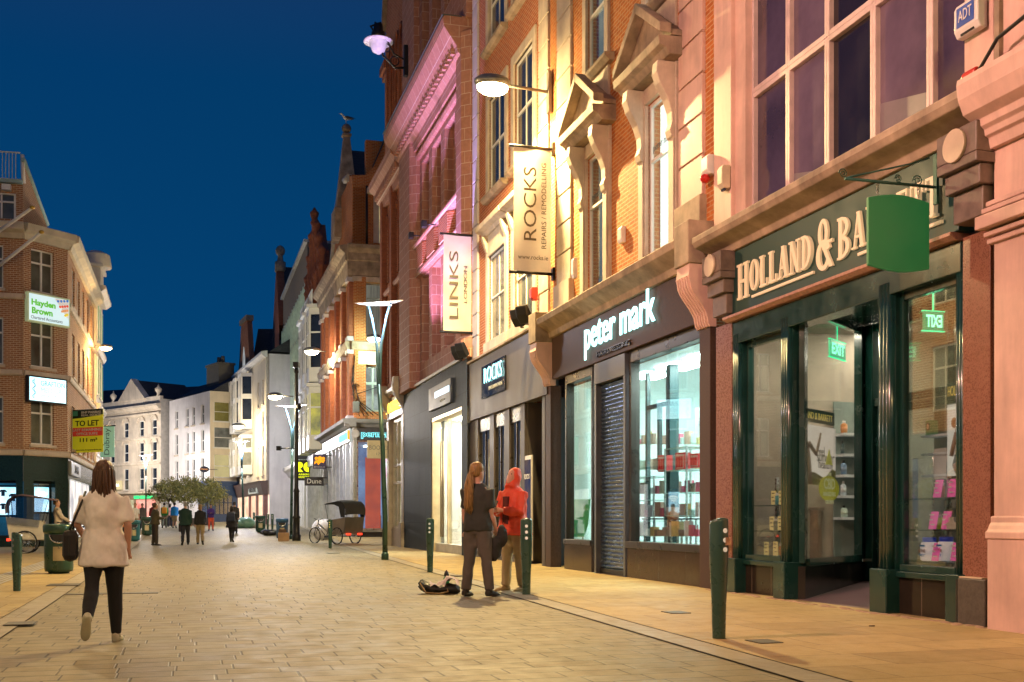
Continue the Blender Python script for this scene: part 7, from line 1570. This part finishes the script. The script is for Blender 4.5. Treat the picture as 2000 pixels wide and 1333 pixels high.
# ================================================================ people
SKIN = M('skin', (.50, .27, .18), .5, 0, .08, 6, .05); SKINP = M('pink_skin', (.56, .30, .22), .5, 0, .08, 6, .05)
def cl(name, c, r=.85): return M(name, c, r, 0, .16, 5, .25, 120)
def hairmat(name, c):
    m, nt, out = newmat(name); n = noise_(nt, objco(nt), 1., 4, .6, (70, 70, 5))
    principled(nt, out, mixc(nt, ramp(nt, n, .3, .7), tuple(x * .45 for x in c), tuple(min(1, x * 1.6) for x in c)), .45, 0, .4, 0, n, .4, .004); return m
def remesh(mb, voxel, smooth=4, name='body'):
    me = mb.mesh(name, [SKIN]); o = bpy.data.objects.new('tmp', me); COL.objects.link(o)
    r = o.modifiers.new('r', 'REMESH'); r.mode = 'VOXEL'; r.voxel_size = voxel
    s = o.modifiers.new('s', 'SMOOTH'); s.iterations = smooth; s.factor = .5
    bpy.context.view_layer.update(); dg = bpy.context.evaluated_depsgraph_get()
    out = bpy.data.meshes.new_from_object(o.evaluated_get(dg)); bpy.data.objects.remove(o); bpy.data.meshes.remove(me)
    for p in out.polygons: p.use_smooth = True
    out.name = name; return out
def ringz(c, rx, ry, n=14, ax=Vector((1, 0, 0)), ay=Vector((0, 1, 0))): return [Vector(c) + ax * (rx * math.cos(2 * PI * k / n)) + ay * (ry * math.sin(2 * PI * k / n)) for k in range(n)]
def wrinkle(me, amp, sc=9., seed=0., zlo=-9, zhi=99):
    ns = [v.normal.copy() for v in me.vertices]
    for v, n in zip(me.vertices, ns):
        p = v.co; q = noise.noise((p.x * sc + seed, p.y * sc, p.z * sc * .55)) + .6 * noise.noise((p.x * sc * 2.3, p.y * sc * 2.3 + seed, p.z * sc * 1.2))
        v.co = p + n * (amp * q)
def person(name_label, loc, heading, height, top, bottom, shoe, hair, pose, fem=False, hair_style='short', sleeve=1.0, hem=0., loose=1.0, hood=None, near=False, group=None, skin=SKIN, cuff=1.0, extras=None, bare=0.0):
    k = height / 1.75; vx = .016 if near else .026
    e = empty('person', T(loc[0], loc[1], loc[2], heading, k), name_label, 'person', group)
    lean = pose.get('lean', 0.); R_l = Matrix.Rotation(-lean, 4, 'X'); hipz = pose.get('hipz', .92)
    def up(p): v = R_l @ Vector((p[0], p[1], p[2] - hipz)); return Vector((v.x, v.y, v.z + hipz))
    sw = .165 if fem else .180
    legs = []
    for s_, (pitch, knee, abd) in zip((1, -1), pose['legs']):
        h = Vector((.088 * s_, 0, hipz - .02)); d = Matrix.Rotation(abd * s_ * -1, 3, 'Y') @ (Matrix.Rotation(pitch, 3, 'X') @ Vector((0, 0, -1))); kn = h + d * .42
        d2 = Matrix.Rotation(abd * s_ * -1, 3, 'Y') @ (Matrix.Rotation(pitch - knee, 3, 'X') @ Vector((0, 0, -1))); an = kn + d2 * .41
        fp = pose.get('foot', (0, 0))[0 if s_ == 1 else 1]; fd = Matrix.Rotation((pitch - knee) if fp is None else fp, 3, 'X') @ Vector((.12 * s_, 1, 0)).normalized()
        legs.append((h, kn, an, fd, d2))
    arms = []
    for s_, (pitch, abd, elbow, inw_) in zip((1, -1), pose['arms']):
        sh = up((sw * s_, 0, 1.40)); A = Matrix.Rotation(-abd * s_, 3, 'Y') @ Matrix.Rotation(pitch, 3, 'X'); d = A @ Vector((0, 0, -1)); el = sh + d * .285
        d2 = Matrix.Rotation(-abd * s_, 3, 'Y') @ Matrix.Rotation(inw_ * s_, 3, 'Z') @ Matrix.Rotation(pitch + elbow, 3, 'X') @ Vector((0, 0, -1)); wr = el + d2 * .255
        arms.append((sh, el, wr, d2))
    # continuous body
    m = MB(); sc = .92 if fem else 1.
    tor = [(.80, .13, .09), (.90, .15, .10), (1.0, .145, .10), (1.10, .135 * sc, .098), (1.22, .155 * sc, .112), (1.33, .172 * sc, .115), (1.42, .165 * sc, .09), (1.47, .10, .075), (1.50, .056, .058), (1.58, .055, .058)]
    m.loft([ringz(up((0, 0, z)), rx, ry) for z, rx, ry in tor])
    hy, hp = pose.get('head', (0., 0.)); RH = Matrix.Rotation(hy, 3, 'Z') @ Matrix.Rotation(-hp, 3, 'X'); hc = up((0, .015, 1.635))
    def hd(p): return hc + RH @ Vector(p)
    hr = []
    for z, rx, ry, yo in ((-.125, .02, .025, .05), (-.115, .042, .05, .035), (-.085, .056, .075, .018), (-.04, .068, .088, .006), (.0, .074, .094, 0), (.05, .075, .096, -.004), (.09, .062, .082, -.006), (.115, .035, .05, -.008), (.122, .01, .012, -.008)): hr.append([hd((rx * math.cos(2 * PI * i / 14), yo + ry * math.sin(2 * PI * i / 14), z)) for i in range(14)])
    m.loft(hr); m.tube([hd((0, .088, .015)), hd((0, .108, -.02)), hd((0, .088, -.032))], [.008, .014, .01], 6)
    for s_ in (-1, 1): m.ball(hd((.076 * s_, -.005, -.005)), (.012, .022, .03), 8)
    for sh, el, wr, d2 in arms: m.tube([sh, sh.lerp(el, .5), el, el.lerp(wr, .35), wr], [.052, .046, .038, .038, .025], 10)
    for h, kn, an, fd, d2 in legs:
        m.tube([h + Vector((0, 0, .05)), h.lerp(kn, .35), kn, kn.lerp(an, .3), an], [.09, .082, .056, .056, .036], 10)
        m.tube([an + Vector((0, 0, -.02)) - fd * .04, an + fd * .08 + Vector((0, 0, -.04)), an + fd * .17 + Vector((0, 0, -.055))], [.04, .038, .025], 8)
    hands = MB()
    for (sh, el, wr, d2), s_ in zip(arms, (1, -1)):
        side = d2.cross(Vector((0, 1, 0) if abs(d2.y) < .8 else (0, 0, 1))).normalized(); nn = side.cross(d2).normalized()
        m.tube([wr, wr + d2 * .045, wr + d2 * .085], [(.022, .03), (.018, .042), (.014, .038)], 10, 0, tuple(nn))
        for i, (o_, L) in enumerate(((-.030, .062), (-.010, .075), (.010, .070), (.029, .055))):
            b0 = wr + d2 * .078 + side * o_; curl = .35 + .06 * i
            hands.tube([b0, b0 + (d2 * math.cos(curl) + nn * math.sin(curl)) * L * .5, b0 + (d2 * math.cos(curl) + nn * math.sin(curl)) * L * .5 + (d2 * math.cos(curl * 2.4) + nn * math.sin(curl * 2.4)) * L * .5], [.0095, .0088, .006], 6)
        b0 = wr + d2 * .03 + side * (-.034); hands.tube([b0, b0 - side * .022 + d2 * .03 + nn * .01, b0 - side * .024 + d2 * .058 + nn * .018], [.012, .010, .007], 6)
    me = remesh(m, vx, 3); me.materials.clear(); me.materials.append(skin)
    bm = bmesh.new(); bm.from_mesh(me)
    hm = hands.mesh('hands', [skin]); bm.from_mesh(hm)
    if near:
        ey = MB()
        for s_ in (-1, 1): ey.ball(hd((.030 * s_, .082, .018)), (.011, .008, .008), 8)
        em = ey.mesh('eyes', [skin]); n0 = len(bm.faces); bm.from_mesh(em); bm.faces.ensure_lookup_table()
        for f in bm.faces[n0:]: f.material_index = 1
    bm.to_mesh(me); bm.free(); me.materials.append(M('dark_eye', (.02, .015, .01), .2)); link('body', me, e)
    # clothes
    a = .016 * loose; m = MB(); z0 = .86 - hem
    tt = [(z0, .184 + .05 * (loose - 1) + .1 * hem, .135 + .06 * (loose - 1) + .05 * hem), (.94, .182, .134), (1.02, .170, .125), (1.10, .148 * sc, .110), (1.22, .165 * sc, .122), (1.33, .182 * sc, .124), (1.415, .166 * sc, .10), (1.46, .112, .085), (1.495, .07, .068)]
    m.loft([ringz(up((0, 0, z)), rx + a * (1.5 if z < 1.3 else .8), ry + a * (1.5 if z < 1.3 else .8)) for z, rx, ry in tt])
    for sh, el, wr, d2 in arms:
        pts = [sh + Vector((0, 0, .01)), sh.lerp(el, .5)]; rr = [.062, .055]
        if sleeve > .5: pts += [el, el.lerp(wr, .5), el.lerp(wr, min(1., sleeve) * .97)]; rr += [.053, .050, .040]
        else: pts += [sh.lerp(el, .72 + sleeve)]; rr += [.053]
        m.tube(pts, [r_ + a * .6 for r_ in rr], 10)
    if hood:
        m.loft([[hd((rx * math.cos(2 * PI * i / 14), yo + ry * math.sin(2 * PI * i / 14), z)) for i in range(14)] for z, rx, ry, yo in ((-.16, .10, .10, -.02), (-.08, .10, .095, -.035), (.02, .104, .10, -.035), (.10, .09, .095, -.03), (.14, .055, .06, -.03), (.15, .01, .01, -.03))])
    me = remesh(m, vx, 5, 'top'); wrinkle(me, .015 if near else .012, 8, height * 7); wrinkle(me, .005, 22, height); me.materials.clear(); me.materials.append(top); link('top', me, e)
    if bare < 1:
        m = MB(); b_ = .012 * (1 if cuff == 1. else .3)
        m.loft([ringz(up((0, 0, 1.0)) if not lean else up((0, 0, 1.0)), .162, .118), ringz((0, 0, hipz), .178, .128), ringz((0, 0, hipz - .09), .165, .118), ringz((0, -.0, hipz - .13), .10, .08)])
        for h, kn, an, fd, d2 in legs:
            stop = 1 - bare; pts = [h + Vector((0, 0, .03)), h.lerp(kn, .4), kn]; rr = [.102, .094, .068]
            if stop > .6: pts += [kn.lerp(an, .35), kn.lerp(an, .97)]; rr += [.066, .046 if cuff < 1 else .060]
            m.tube(pts, [r_ + b_ for r_ in rr], 10)
        me = remesh(m, vx, 3, 'trousers'); wrinkle(me, .013 if cuff == 1. else .003, 9, height * 3); me.materials.clear(); me.materials.append(bottom); link('trousers', me, e)
    for h, kn, an, fd, d2 in legs:
        m = MB(); dn = (d2 - fd * d2.dot(fd)).normalized(); sd = fd.cross(dn).normalized(); b0 = an + dn * .03
        rings = []
        for t, w, hh, zz in ((-.075, .02, .03, .0), (-.06, .034, .05, -.005), (.0, .040, .052, .0), (.06, .044, .045, .012), (.13, .047, .036, .022), (.18, .036, .028, .03), (.205, .012, .012, .036)):
            rings.append([b0 + fd * t + dn * zz + sd * (w * math.cos(2 * PI * i / 12)) + dn * max(-hh, min(.034 - zz * .9, hh * math.sin(2 * PI * i / 12))) for i in range(12)])
        m.loft(rings); m.tube([an - d2 * .03, an + dn * .02], [.045, .046], 10); put('shoe', m, shoe, e)
    m = MB()
    if hair_style != 'bald' and not hood:
        for rings in ([[hd(((rx + .012) * math.cos(2 * PI * i / 16), yo - .012 + (ry + .010) * math.sin(2 * PI * i / 16), z)) for i in range(16)] for z, rx, ry, yo in ((-.06, .05, .05, -.045), (-.02, .07, .075, -.025), (.03, .078, .09, -.010), (.07, .077, .092, -.006), (.105, .06, .075, -.008), (.13, .035, .045, -.01), (.137, .008, .01, -.01))],): m.loft(rings)
        def lock(pts, rr): m.tube(pts, rr, 10, 0, tuple(RH @ Vector((1, 0, 0))))
        rs = random.Random(int(height * 1000)); ST = MB()
        if hair_style == 'long':
            for i in range(90):
                an = math.radians(rs.uniform(-115, 115)); L = rs.uniform(.24, .40); q = rs.uniform(.75, 1.05)
                P = lambda r_, zz, w=0: hd((math.sin(an) * r_ * q + w, -.02 - math.cos(an) * (r_ + .015) * q, zz))
                wv = rs.uniform(-.02, .02); ST.tube([P(.06, .09), P(.088, .02), P(.094, -.08), P(.088 + rs.uniform(-.01, .02), -.08 - L * .35, wv), P(.075 + rs.uniform(-.02, .03), -.08 - L * .7, -wv), P(.06 + rs.uniform(-.02, .03), -.08 - L, wv)], [.012, .014, .014, .012, .009, .003], 5)
        if hair_style == 'tail':
            for i in range(80):
                u_, v_ = rs.uniform(-1, 1), rs.uniform(-1, 1); L = rs.uniform(.34, .54); wv = rs.uniform(-.018, .018)
                ST.tube([hd((u_ * .05, -.085, .04 + v_ * .03)), hd((u_ * .03, -.125 + v_ * .015, -.03)), hd((u_ * .055 + wv, -.135 + v_ * .025, -.03 - L * .3)), hd((u_ * .075 - wv, -.14 + v_ * .025, -.03 - L * .6)), hd((u_ * .075 + wv, -.135 + v_ * .02, -.03 - L * .85)), hd((u_ * .06, -.13, -.03 - L))], [.010, .012, .013, .012, .009, .003], 5)
        if ST.v: put('hair_strands', ST, hair, e)
        if hair_style == 'bob': lock([hd((0, -.04, .06)), hd((0, -.06, -.03)), hd((0, -.06, -.10)), hd((0, -.055, -.135))], [(.075, .06), (.09, .07), (.088, .06), (.05, .03)])
        if hair_style == 'bun': m.ball(hd((0, -.10, .11)), (.05, .05, .045), 10)
        me = remesh(m, vx * .8, 2, 'hair'); wrinkle(me, .006, 22, 3.); me.materials.clear(); me.materials.append(hair); link('hair', me, e)
    if extras: extras(e, hd, up, arms, legs)
    return e
STAND = dict(legs=((.03, .02, .05), (-.03, .05, .05)), arms=((.05, .10, .25, .0), (-.02, .10, .25, 0)), foot=(0, 0))
WALK = dict(legs=((.36, .10, .02), (-.34, .30, .02)), arms=((-.35, .08, .35, 0), (.35, .08, .45, 0)), foot=(.05, -.5), hipz=.885)
WALK2 = dict(legs=((-.30, .35, .02), (.34, .08, .02)), arms=((.35, .08, .5, 0), (-.30, .08, .3, 0)), foot=(-.5, .05), hipz=.885)
BROWNH = hairmat('brown_hair', (.09, .045, .025)); BLONDH = hairmat('ginger_blond_hair', (.25, .145, .05)); DARKH = hairmat('dark_hair', (.02, .015, .012)); GREYH = hairmat('grey_hair', (.25, .24, .22))
away = math.atan2(.27, 1.)          # walking up the street, backs to the camera
# woman striding away on the left
def w_extra(e, hd, up, arms, legs):
    m = MB(); m.prism([(-.09, -.19), (.09, -.19), (.08, .12), (-.08, .12)], 'x', -.07, .07)
    o = put('handbag', m, M('black_leather', (.012, .011, .011), .6), e, bevel=.06, mat=Matrix.Translation((-.30, -.03, .98)))
    m = MB(); m.tube([(-.29, .06, 1.09), (-.23, .07, 1.30), (-.17, .02, 1.46), (-.2, -.08, 1.34), (-.30, -.1, 1.09)], .012, 6); put('bag_strap', m, MATS['black_leather'], e)
x, y = at(203, 9.75)
WL = dict(legs=((.14, .02, .02), (-.38, .62, .02)), arms=((-.25, .22, .75, .5), (.18, .30, .85, .6)), foot=(0.02, None), hipz=.905, lean=.02)
person('woman seen from behind in a loose white top and black leggings striding up the street', (x, y, 0), away, 1.60, cl('white_blouse', (.84, .79, .76)), cl('black_leggings', (.012, .012, .013)), cl('cream_trainers', (.55, .52, .36), .6), BROWNH, WL, True, 'long', .15, .12, 1.35, None, True, None, SKINP, .5, w_extra)
# two people talking by the kerb
def m_extra(e, hd, up, arms, legs):
    sh, el, wr, d2 = arms[0]; me = MB(); random.seed(4); c = wr + Vector((.02, .02, -.16))
    for i in range(6): me.ball(c + Vector((random.uniform(-.05, .05), random.uniform(-.07, .07), random.uniform(-.22, .14))), (.075, .08, .14), 10)
    j = remesh(me, .018, 4, 'carried_jacket'); wrinkle(j, .02, 10, 2.); j.materials.clear(); j.materials.append(cl('black_cloth', (.02, .02, .019))); link('carried_jacket', j, e)
x, y = at(932, 15.5); h1 = math.atan2(-.55, 1.)
person('man seen from behind with long ginger ponytail in a black t-shirt holding a dark jacket', (x, y, 0), h1, 1.87, cl('charcoal_tee', (.035, .037, .034)), cl('grey_cargo_trousers', (.105, .09, .082)), cl('dark_shoes', (.03, .024, .018), .6), BLONDH, dict(legs=((.05, .03, .10), (-.04, .03, .07)), arms=((.12, .06, .35, .1), (.0, .05, .2, 0)), foot=(0, 0), head=(-.35, .05)), False, 'tail', .12, .0, 1.0, None, True, None, SKINP, 1.0, m_extra)
def r_extra(e, hd, up, arms, legs):
    w = (arms[0][2] + arms[1][2]) / 2; put('phone', MB().box(-.035, .035, -.006, .006, -.01, .13), BLACKM, e, bevel=.004, mat=Matrix.Translation(w + Vector((0, .10, .02))) @ Matrix.Rotation(.5, 4, 'X'))
    put('shirt_panel', MB().prism([(-.06, .96), (.06, .96), (.05, 1.36), (-.05, 1.36)], 'y', .12, .178), cl('dark_red_shirt', (.09, .015, .012)), e, bevel=.01)
x, y = at(1003, 16.6)
person('person in a hooded orange-red jacket and beige trousers looking down at a phone', (x, y, 0), PI - .75, 1.84, cl('orange_red_jacket', (.62, .06, .022), .6), cl('beige_trousers', (.40, .32, .19)), cl('tan_boots', (.28, .19, .08), .7), DARKH, dict(legs=((.04, .04, .06), (-.03, .03, .06)), arms=((.42, .18, 1.35, .65), (.40, .18, 1.35, .65)), foot=(0, 0), head=(.1, -.35)), False, 'short', 1.0, .05, 2.2, True, True, None, SKIN, 1.0, r_extra)
# people further along
def ppl(px, Z, *a, **k):
    x, y = at(px, Z); return person(a[0], (x, y, gz(Z)), *a[1:], **k)
def pack(mat, w=.17, h=.40):
    def f(e, hd, up, arms, legs): put('backpack', MB().prism([(-.10, 1.0), (-.27, 1.02), (-.29, 1.25), (-.24, 1.42), (-.10, 1.44)], 'x', -w, w), mat, e, bevel=.04)
    return f
def tote(mat, s_=-1, z=.55):
    def f(e, hd, up, arms, legs): wr = arms[0 if s_ == 1 else 1][2]; put('carried_bag', MB().prism([(-.16, -.42), (.16, -.42), (.13, -.06), (-.13, -.06)], 'x', -.05, .05), mat, e, bevel=.03, mat=Matrix.Translation(wr)); put('bag_handle', MB().tube([(0, -.1, -.07), (0, 0, .0), (0, .1, -.07)], .01, 5), mat, e, mat=Matrix.Translation(wr))
    return f
BLK = cl('black_coat', (.015, .015, .016)); KH = cl('khaki_trousers', (.32, .24, .13)); DJ = cl('dark_jeans', (.02, .022, .03)); BSH = cl('black_shoes', (.015, .013, .012), .5)
ppl(303, 44.5, 'man in an olive brown jacket standing sideways beside the left kerb', away - 1.2, 1.72, cl('olive_jacket', (.075, .062, .03)), cl('dark_brown_trousers', (.05, .038, .025)), BSH, BROWNH, dict(STAND, arms=((.3, .1, 1.3, .4), (.3, .1, 1.2, .4)), head=(0, -.3)), loose=1.8)
ppl(362, 45, 'tall grey-haired man in a dark green jacket walking away with a brown bag', away, 1.76, cl('dark_green_jacket', (.012, .04, .03)), DJ, BSH, GREYH, WALK, loose=2.0, hem=.06, extras=tote(cl('brown_bag', (.10, .06, .045))))
ppl(391, 45.5, 'woman in a black jacket and khaki trousers walking beside the grey-haired man', away, 1.66, BLK, KH, BSH, BLONDH, WALK2, fem=True, hair_style='bob', loose=1.8)
ppl(453, 48.5, 'woman in black coat and black tights with a shoulder bag walking away alone', away - .2, 1.58, BLK, cl('black_tights', (.012, .012, .014)), BSH, DARKH, WALK2, fem=True, hair_style='bob', loose=2.2, hem=.16, cuff=.5, extras=pack(M('navy_backpack', (.02, .03, .06), .6)))
ppl(412, 68, 'woman in a purple top and orange-red trousers looking at a phone', PI + away, 1.64, cl('purple_top', (.07, .03, .22)), cl('coral_trousers', (.75, .12, .06)), BSH, DARKH, dict(STAND, arms=((.3, .1, 1.4, .5), (.3, .1, 1.4, .5)), head=(0, -.3)), fem=True, hair_style='bob', cuff=.5)
ppl(321, 76, 'person in a green top with an orange backpack in the middle distance', away, 1.72, cl('green_top', (.03, .22, .05)), cl('grey_green_trousers', (.12, .13, .09)), BSH, DARKH, WALK, extras=pack(M('orange_backpack', (.75, .28, .02), .6)))
ppl(341, 75, 'person in a bright blue hooded jacket and khaki shorts', away, 1.74, cl('bright_blue_jacket', (.01, .20, .55)), KH, BSH, DARKH, WALK2, loose=2.0, bare=.5)
ppl(332, 79, 'person in a pale pink top between the orange backpack and the blue jacket', away, 1.62, cl('pale_pink_top', (.62, .36, .32)), DJ, BSH, DARKH, STAND, fem=True, hair_style='bob')
ppl(299, 72, 'person in a dark red hooded top near the pink-red window', away, 1.7, cl('dark_red_top', (.22, .03, .03)), DJ, BSH, DARKH, STAND)
ppl(278, 70, 'person in a grey coat behind the dark green bin on the left', away + PI, 1.68, cl('grey_coat', (.14, .12, .11)), DJ, BSH, BROWNH, STAND, loose=1.6)
ppl(264, 62, 'blond person in a white shirt behind the blue-green bin', PI + away, 1.70, cl('white_shirt', (.70, .66, .60)), KH, BSH, BLONDH, STAND, sleeve=.2)
ppl(458, 62, 'man in a black jacket beyond the woman with the shoulder bag', away, 1.78, BLK, DJ, BSH, DARKH, WALK, loose=1.8)
ppl(240, 37.0, 'person in an orange top and black trousers half hidden behind the striding woman', PI + away + .4, 1.64, cl('orange_top', (.50, .18, .06)), cl('black_trousers', (.012, .012, .012)), BSH, BROWNH, STAND, fem=True, hair_style='bob', sleeve=.1)
# rickshaw rider seated on the left
x, y = at(108, 34.6)
SIT = dict(legs=((1.25, 1.35, .12), (1.0, 1.1, .12)), arms=((.55, .1, .5, .2), (.55, .1, .5, .2)), foot=(0, 0), hipz=.92, lean=-.12)
person('blond rider in a pale top sitting on the left-hand rickshaw', (x + .0, y + .3, .02 + .02), .32 - PI / 2, 1.66, cl('cream_hoodie', (.48, .40, .30)), DJ, BSH, BLONDH, SIT, True, 'bun')

# belongings on the ground beside the man
x, y = G(858, 1160); random.seed(9)
e = empty('open_backpack', T(x, y, .0, .1), 'open black bag lying on the paving beside the man with a ponytail', 'bag')
m = MB()
m.loft([[(cx + .02 * math.sin(k), ry * math.cos(2 * PI * k / 12), zc + rz_ * math.sin(2 * PI * k / 12)) for k in range(12)] for cx, ry, rz_, zc in ((-.30, .06, .05, .13), (-.25, .13, .10, .12), (-.15, .16, .08, .08), (.0, .17, .065, .065), (.15, .17, .075, .075), (.26, .13, .07, .07), (.30, .05, .03, .06))]); bgm = remesh(m, .014, 3, 'bag_body'); wrinkle(bgm, .018, 11, 4.); bgm.materials.clear(); bgm.materials.append(M('black_nylon', (.018, .017, .016), .5)); link('bag_body', bgm, e)
put('strap', MB().tube([(-.28, -.1, .16), (-.2, -.2, .03), (0, -.23, .015), (.12, -.18, .04), (.1, -.1, .12)], .012, 6), M('tan_strap', (.35, .22, .09), .6), e)
m = MB(); vs = []
for j in range(9):
    for i in range(15): u_, v_ = i / 14, j / 8; vs.append((-.14 + .42 * u_, -.14 + .28 * v_, .13 + .05 * u_ + .03 * math.sin(u_ * 11 + v_ * 4) + .03 * noise.noise((u_ * 5, v_ * 5, 1)) + (.06 if .5 < u_ < .9 else 0) - .08 * abs(v_ - .5)))
m.add(vs, [(j * 15 + i, j * 15 + i + 1, j * 15 + i + 16, j * 15 + i + 15) for j in range(8) for i in range(14)], 0, True)
o = put('folded_cloth', m, M('lilac_striped_cloth', (.50, .40, .46), .8, 0, .3, 12), None, mat=T(x, y, .02, .1)); tag(o, 'crumpled lilac and white cloth lying on the open black bag', 'cloth')
x, y = G(872, 1150); e = empty('drink_bottle', T(x, y, .02), 'small green drink bottle with dark cap standing behind the open bag', 'bottle'); put('bottle', MB().lathe([(.045, 0), (.048, .02), (.048, .15), (.04, .17)], (0, 0, 0), 16), M('green_plastic', (.01, .22, .07), .3), e); put('cap', MB().lathe([(.04, .165), (.042, .2), (.03, .235), (.012, .26), (.01, .27)], (0, 0, 0), 14), M('black_cap', (.02, .02, .02), .4), e)
x, y = G(1703, 1228); o = put('cigarette_end', MB().tube([(-.03, 0, .026), (.03, .01, .026)], .006, 6), M('dark_butt', (.06, .04, .03), .8), None, mat=T(x, y, 0)); tag(o, 'dark cigarette end lying on the pavement before the shop doorway', 'litter')
# ================================================================ light
def lamp(kind, loc, power, col, size=.2, target=None, angle=None, blend=.5, name='lamp'):
    d = bpy.data.lights.new(name, kind); d.energy = power; d.color = col
    if kind in ('POINT', 'SPOT'): d.shadow_soft_size = size
    if kind == 'AREA': d.size = size
    if kind == 'SPOT': d.spot_size = angle; d.spot_blend = blend
    o = bpy.data.objects.new(name, d); COL.objects.link(o); o.location = loc
    if target is not None: o.rotation_euler = (Vector(target) - Vector(loc)).to_track_quat('-Z', 'Y').to_euler()
    return o
e, d, z = BRIGHT; p = rpt(25.75, d)
lamp('SPOT', (p[0], p[1], z - .3), 8000, (1, .72, .30), .12, (p[0] - .8, p[1] - .6, 0), math.radians(172), .35, 'bracket_lamp_light')
lamp('POINT', (p[0], p[1], z - .35), 500, (1, .7, .3), .12, name='bracket_lamp_light')
# matching bracket lamps on the opposite side, out of view; plus two added fills
pt = rpt(13.5, 0); lamp('SPOT', (-5.6, 7.5, 8.5), 4900, (1, .50, .42), .25, (pt[0], pt[1], 5.6), math.radians(84), .7, 'unseen_lamp_light')
lamp('POINT', (-5.6, 7.5, 8.5), 700, (1, .70, .40), .25, name='unseen_lamp_light')
lamp('POINT', (3.2, -3.5, 9.5), 2600, (1, .68, .30), .25, name='unseen_lamp_light')  # added fill behind the camera to warm the near paving
lamp('POINT', (-41, 106, 7.5), 2700, (1, .90, .78), .25, name='unseen_lamp_light')  # added unseen fill to brighten the far stucco front
lamp('POINT', (-10.2, 23, 9.5), 1500, (1, .72, .36), .25, name='unseen_lamp_light')
for (x, y, z), pw, c in ((L2, 800, (1, .6, .2)), (L3, 1000, (1, .85, .5)), (L4, 900, (1, .8, .45)), (L5, 2000, (1, .82, .5)), (L6, 450, (.75, 1, .75))):
    lamp('POINT', (x, y - .1, z - .45), pw, c, .15, name='bracket_lamp_light')
for (x, y, z), pw in ((P1, 300), (P2, 1000), (P3, 2400), (P4, 3400)):
    lamp('POINT', (x, y - .25, z - .35), pw, (.9, .88, 1) if pw < 2500 else (1, .95, .90), .15, name='post_lamp_light')
# violet uplighters on the sandstone, from the floodlights on the ledges
def wl(s, d, z): p = rpt(s, d); return (p[0], p[1], z)
lamp('SPOT', wl(33.4, 1.0, 5.9), 6000, (.56, .38, 1.), .1, wl(34.8, 0, 14.0), math.radians(70), .6, 'violet_uplight')
lamp('SPOT', wl(37.6, 1.0, 5.9), 3000, (.80, .42, .95), .1, wl(37.2, 0, 12.5), math.radians(66), .6, 'violet_uplight')
# sky: late blue dusk
w = bpy.data.worlds.new('World'); SC.world = w; w.use_nodes = True; nt = w.node_tree; nt.nodes.clear()
out = nt.nodes.new('ShaderNodeOutputWorld'); bg = nt.nodes.new('ShaderNodeBackground')
tc = nt.nodes.new('ShaderNodeTexCoord'); sp = nt.nodes.new('ShaderNodeSeparateXYZ'); nt.links.new(tc.outputs['Generated'], sp.inputs[0])
cr = nt.nodes.new('ShaderNodeValToRGB'); nt.links.new(sp.outputs[2], cr.inputs[0])
el = cr.color_ramp.elements; el[0].position = .0; el[0].color = (.003, .078, .20, 1); el[1].position = .55; el[1].color = (.014, .036, .125, 1)
x = el.new(.18); x.color = (.001, .055, .176, 1)
x = el.new(.36); x.color = (.001, .046, .158, 1)
n = nt.nodes.new('ShaderNodeTexNoise'); n.inputs['Scale'].default_value = 1.6; nt.links.new(tc.outputs['Generated'], n.inputs['Vector'])
mx = nt.nodes.new('ShaderNodeMix'); mx.data_type = 'RGBA'; mx.blend_type = 'MULTIPLY'; mx.inputs[0].default_value = .2
nt.links.new(cr.outputs[0], mx.inputs[6]); nt.links.new(n.outputs[1], mx.inputs[7])
nt.links.new(mx.outputs[2], bg.inputs[0]); bg.inputs[1].default_value = 1.0; nt.links.new(bg.outputs[0], out.inputs[0])
# ================================================================ camera
cd = bpy.data.cameras.new('camera'); cam = bpy.data.objects.new('camera', cd); COL.objects.link(cam)
cam.location = (0, 0, HC); cam.rotation_euler = (PI / 2, 0, 0)
cd.sensor_fit = 'HORIZONTAL'; cd.sensor_width = 36; cd.lens = 36 * F / 2000; cd.shift_y = (HY - 666.5) / 2000; cd.clip_start = .05; cd.clip_end = 3000
SC.camera = cam
SC.view_settings.view_transform = 'Standard'; SC.view_settings.look = 'None'; SC.view_settings.exposure = 0; SC.view_settings.gamma = 1
SC.render.engine = 'CYCLES'; cy = SC.cycles
cy.use_denoising = True; cy.max_bounces = 8; cy.diffuse_bounces = 3; cy.glossy_bounces = 4; cy.transparent_max_bounces = 16; cy.sample_clamp_indirect = 4; cy.caustics_reflective = False; cy.caustics_refractive = False
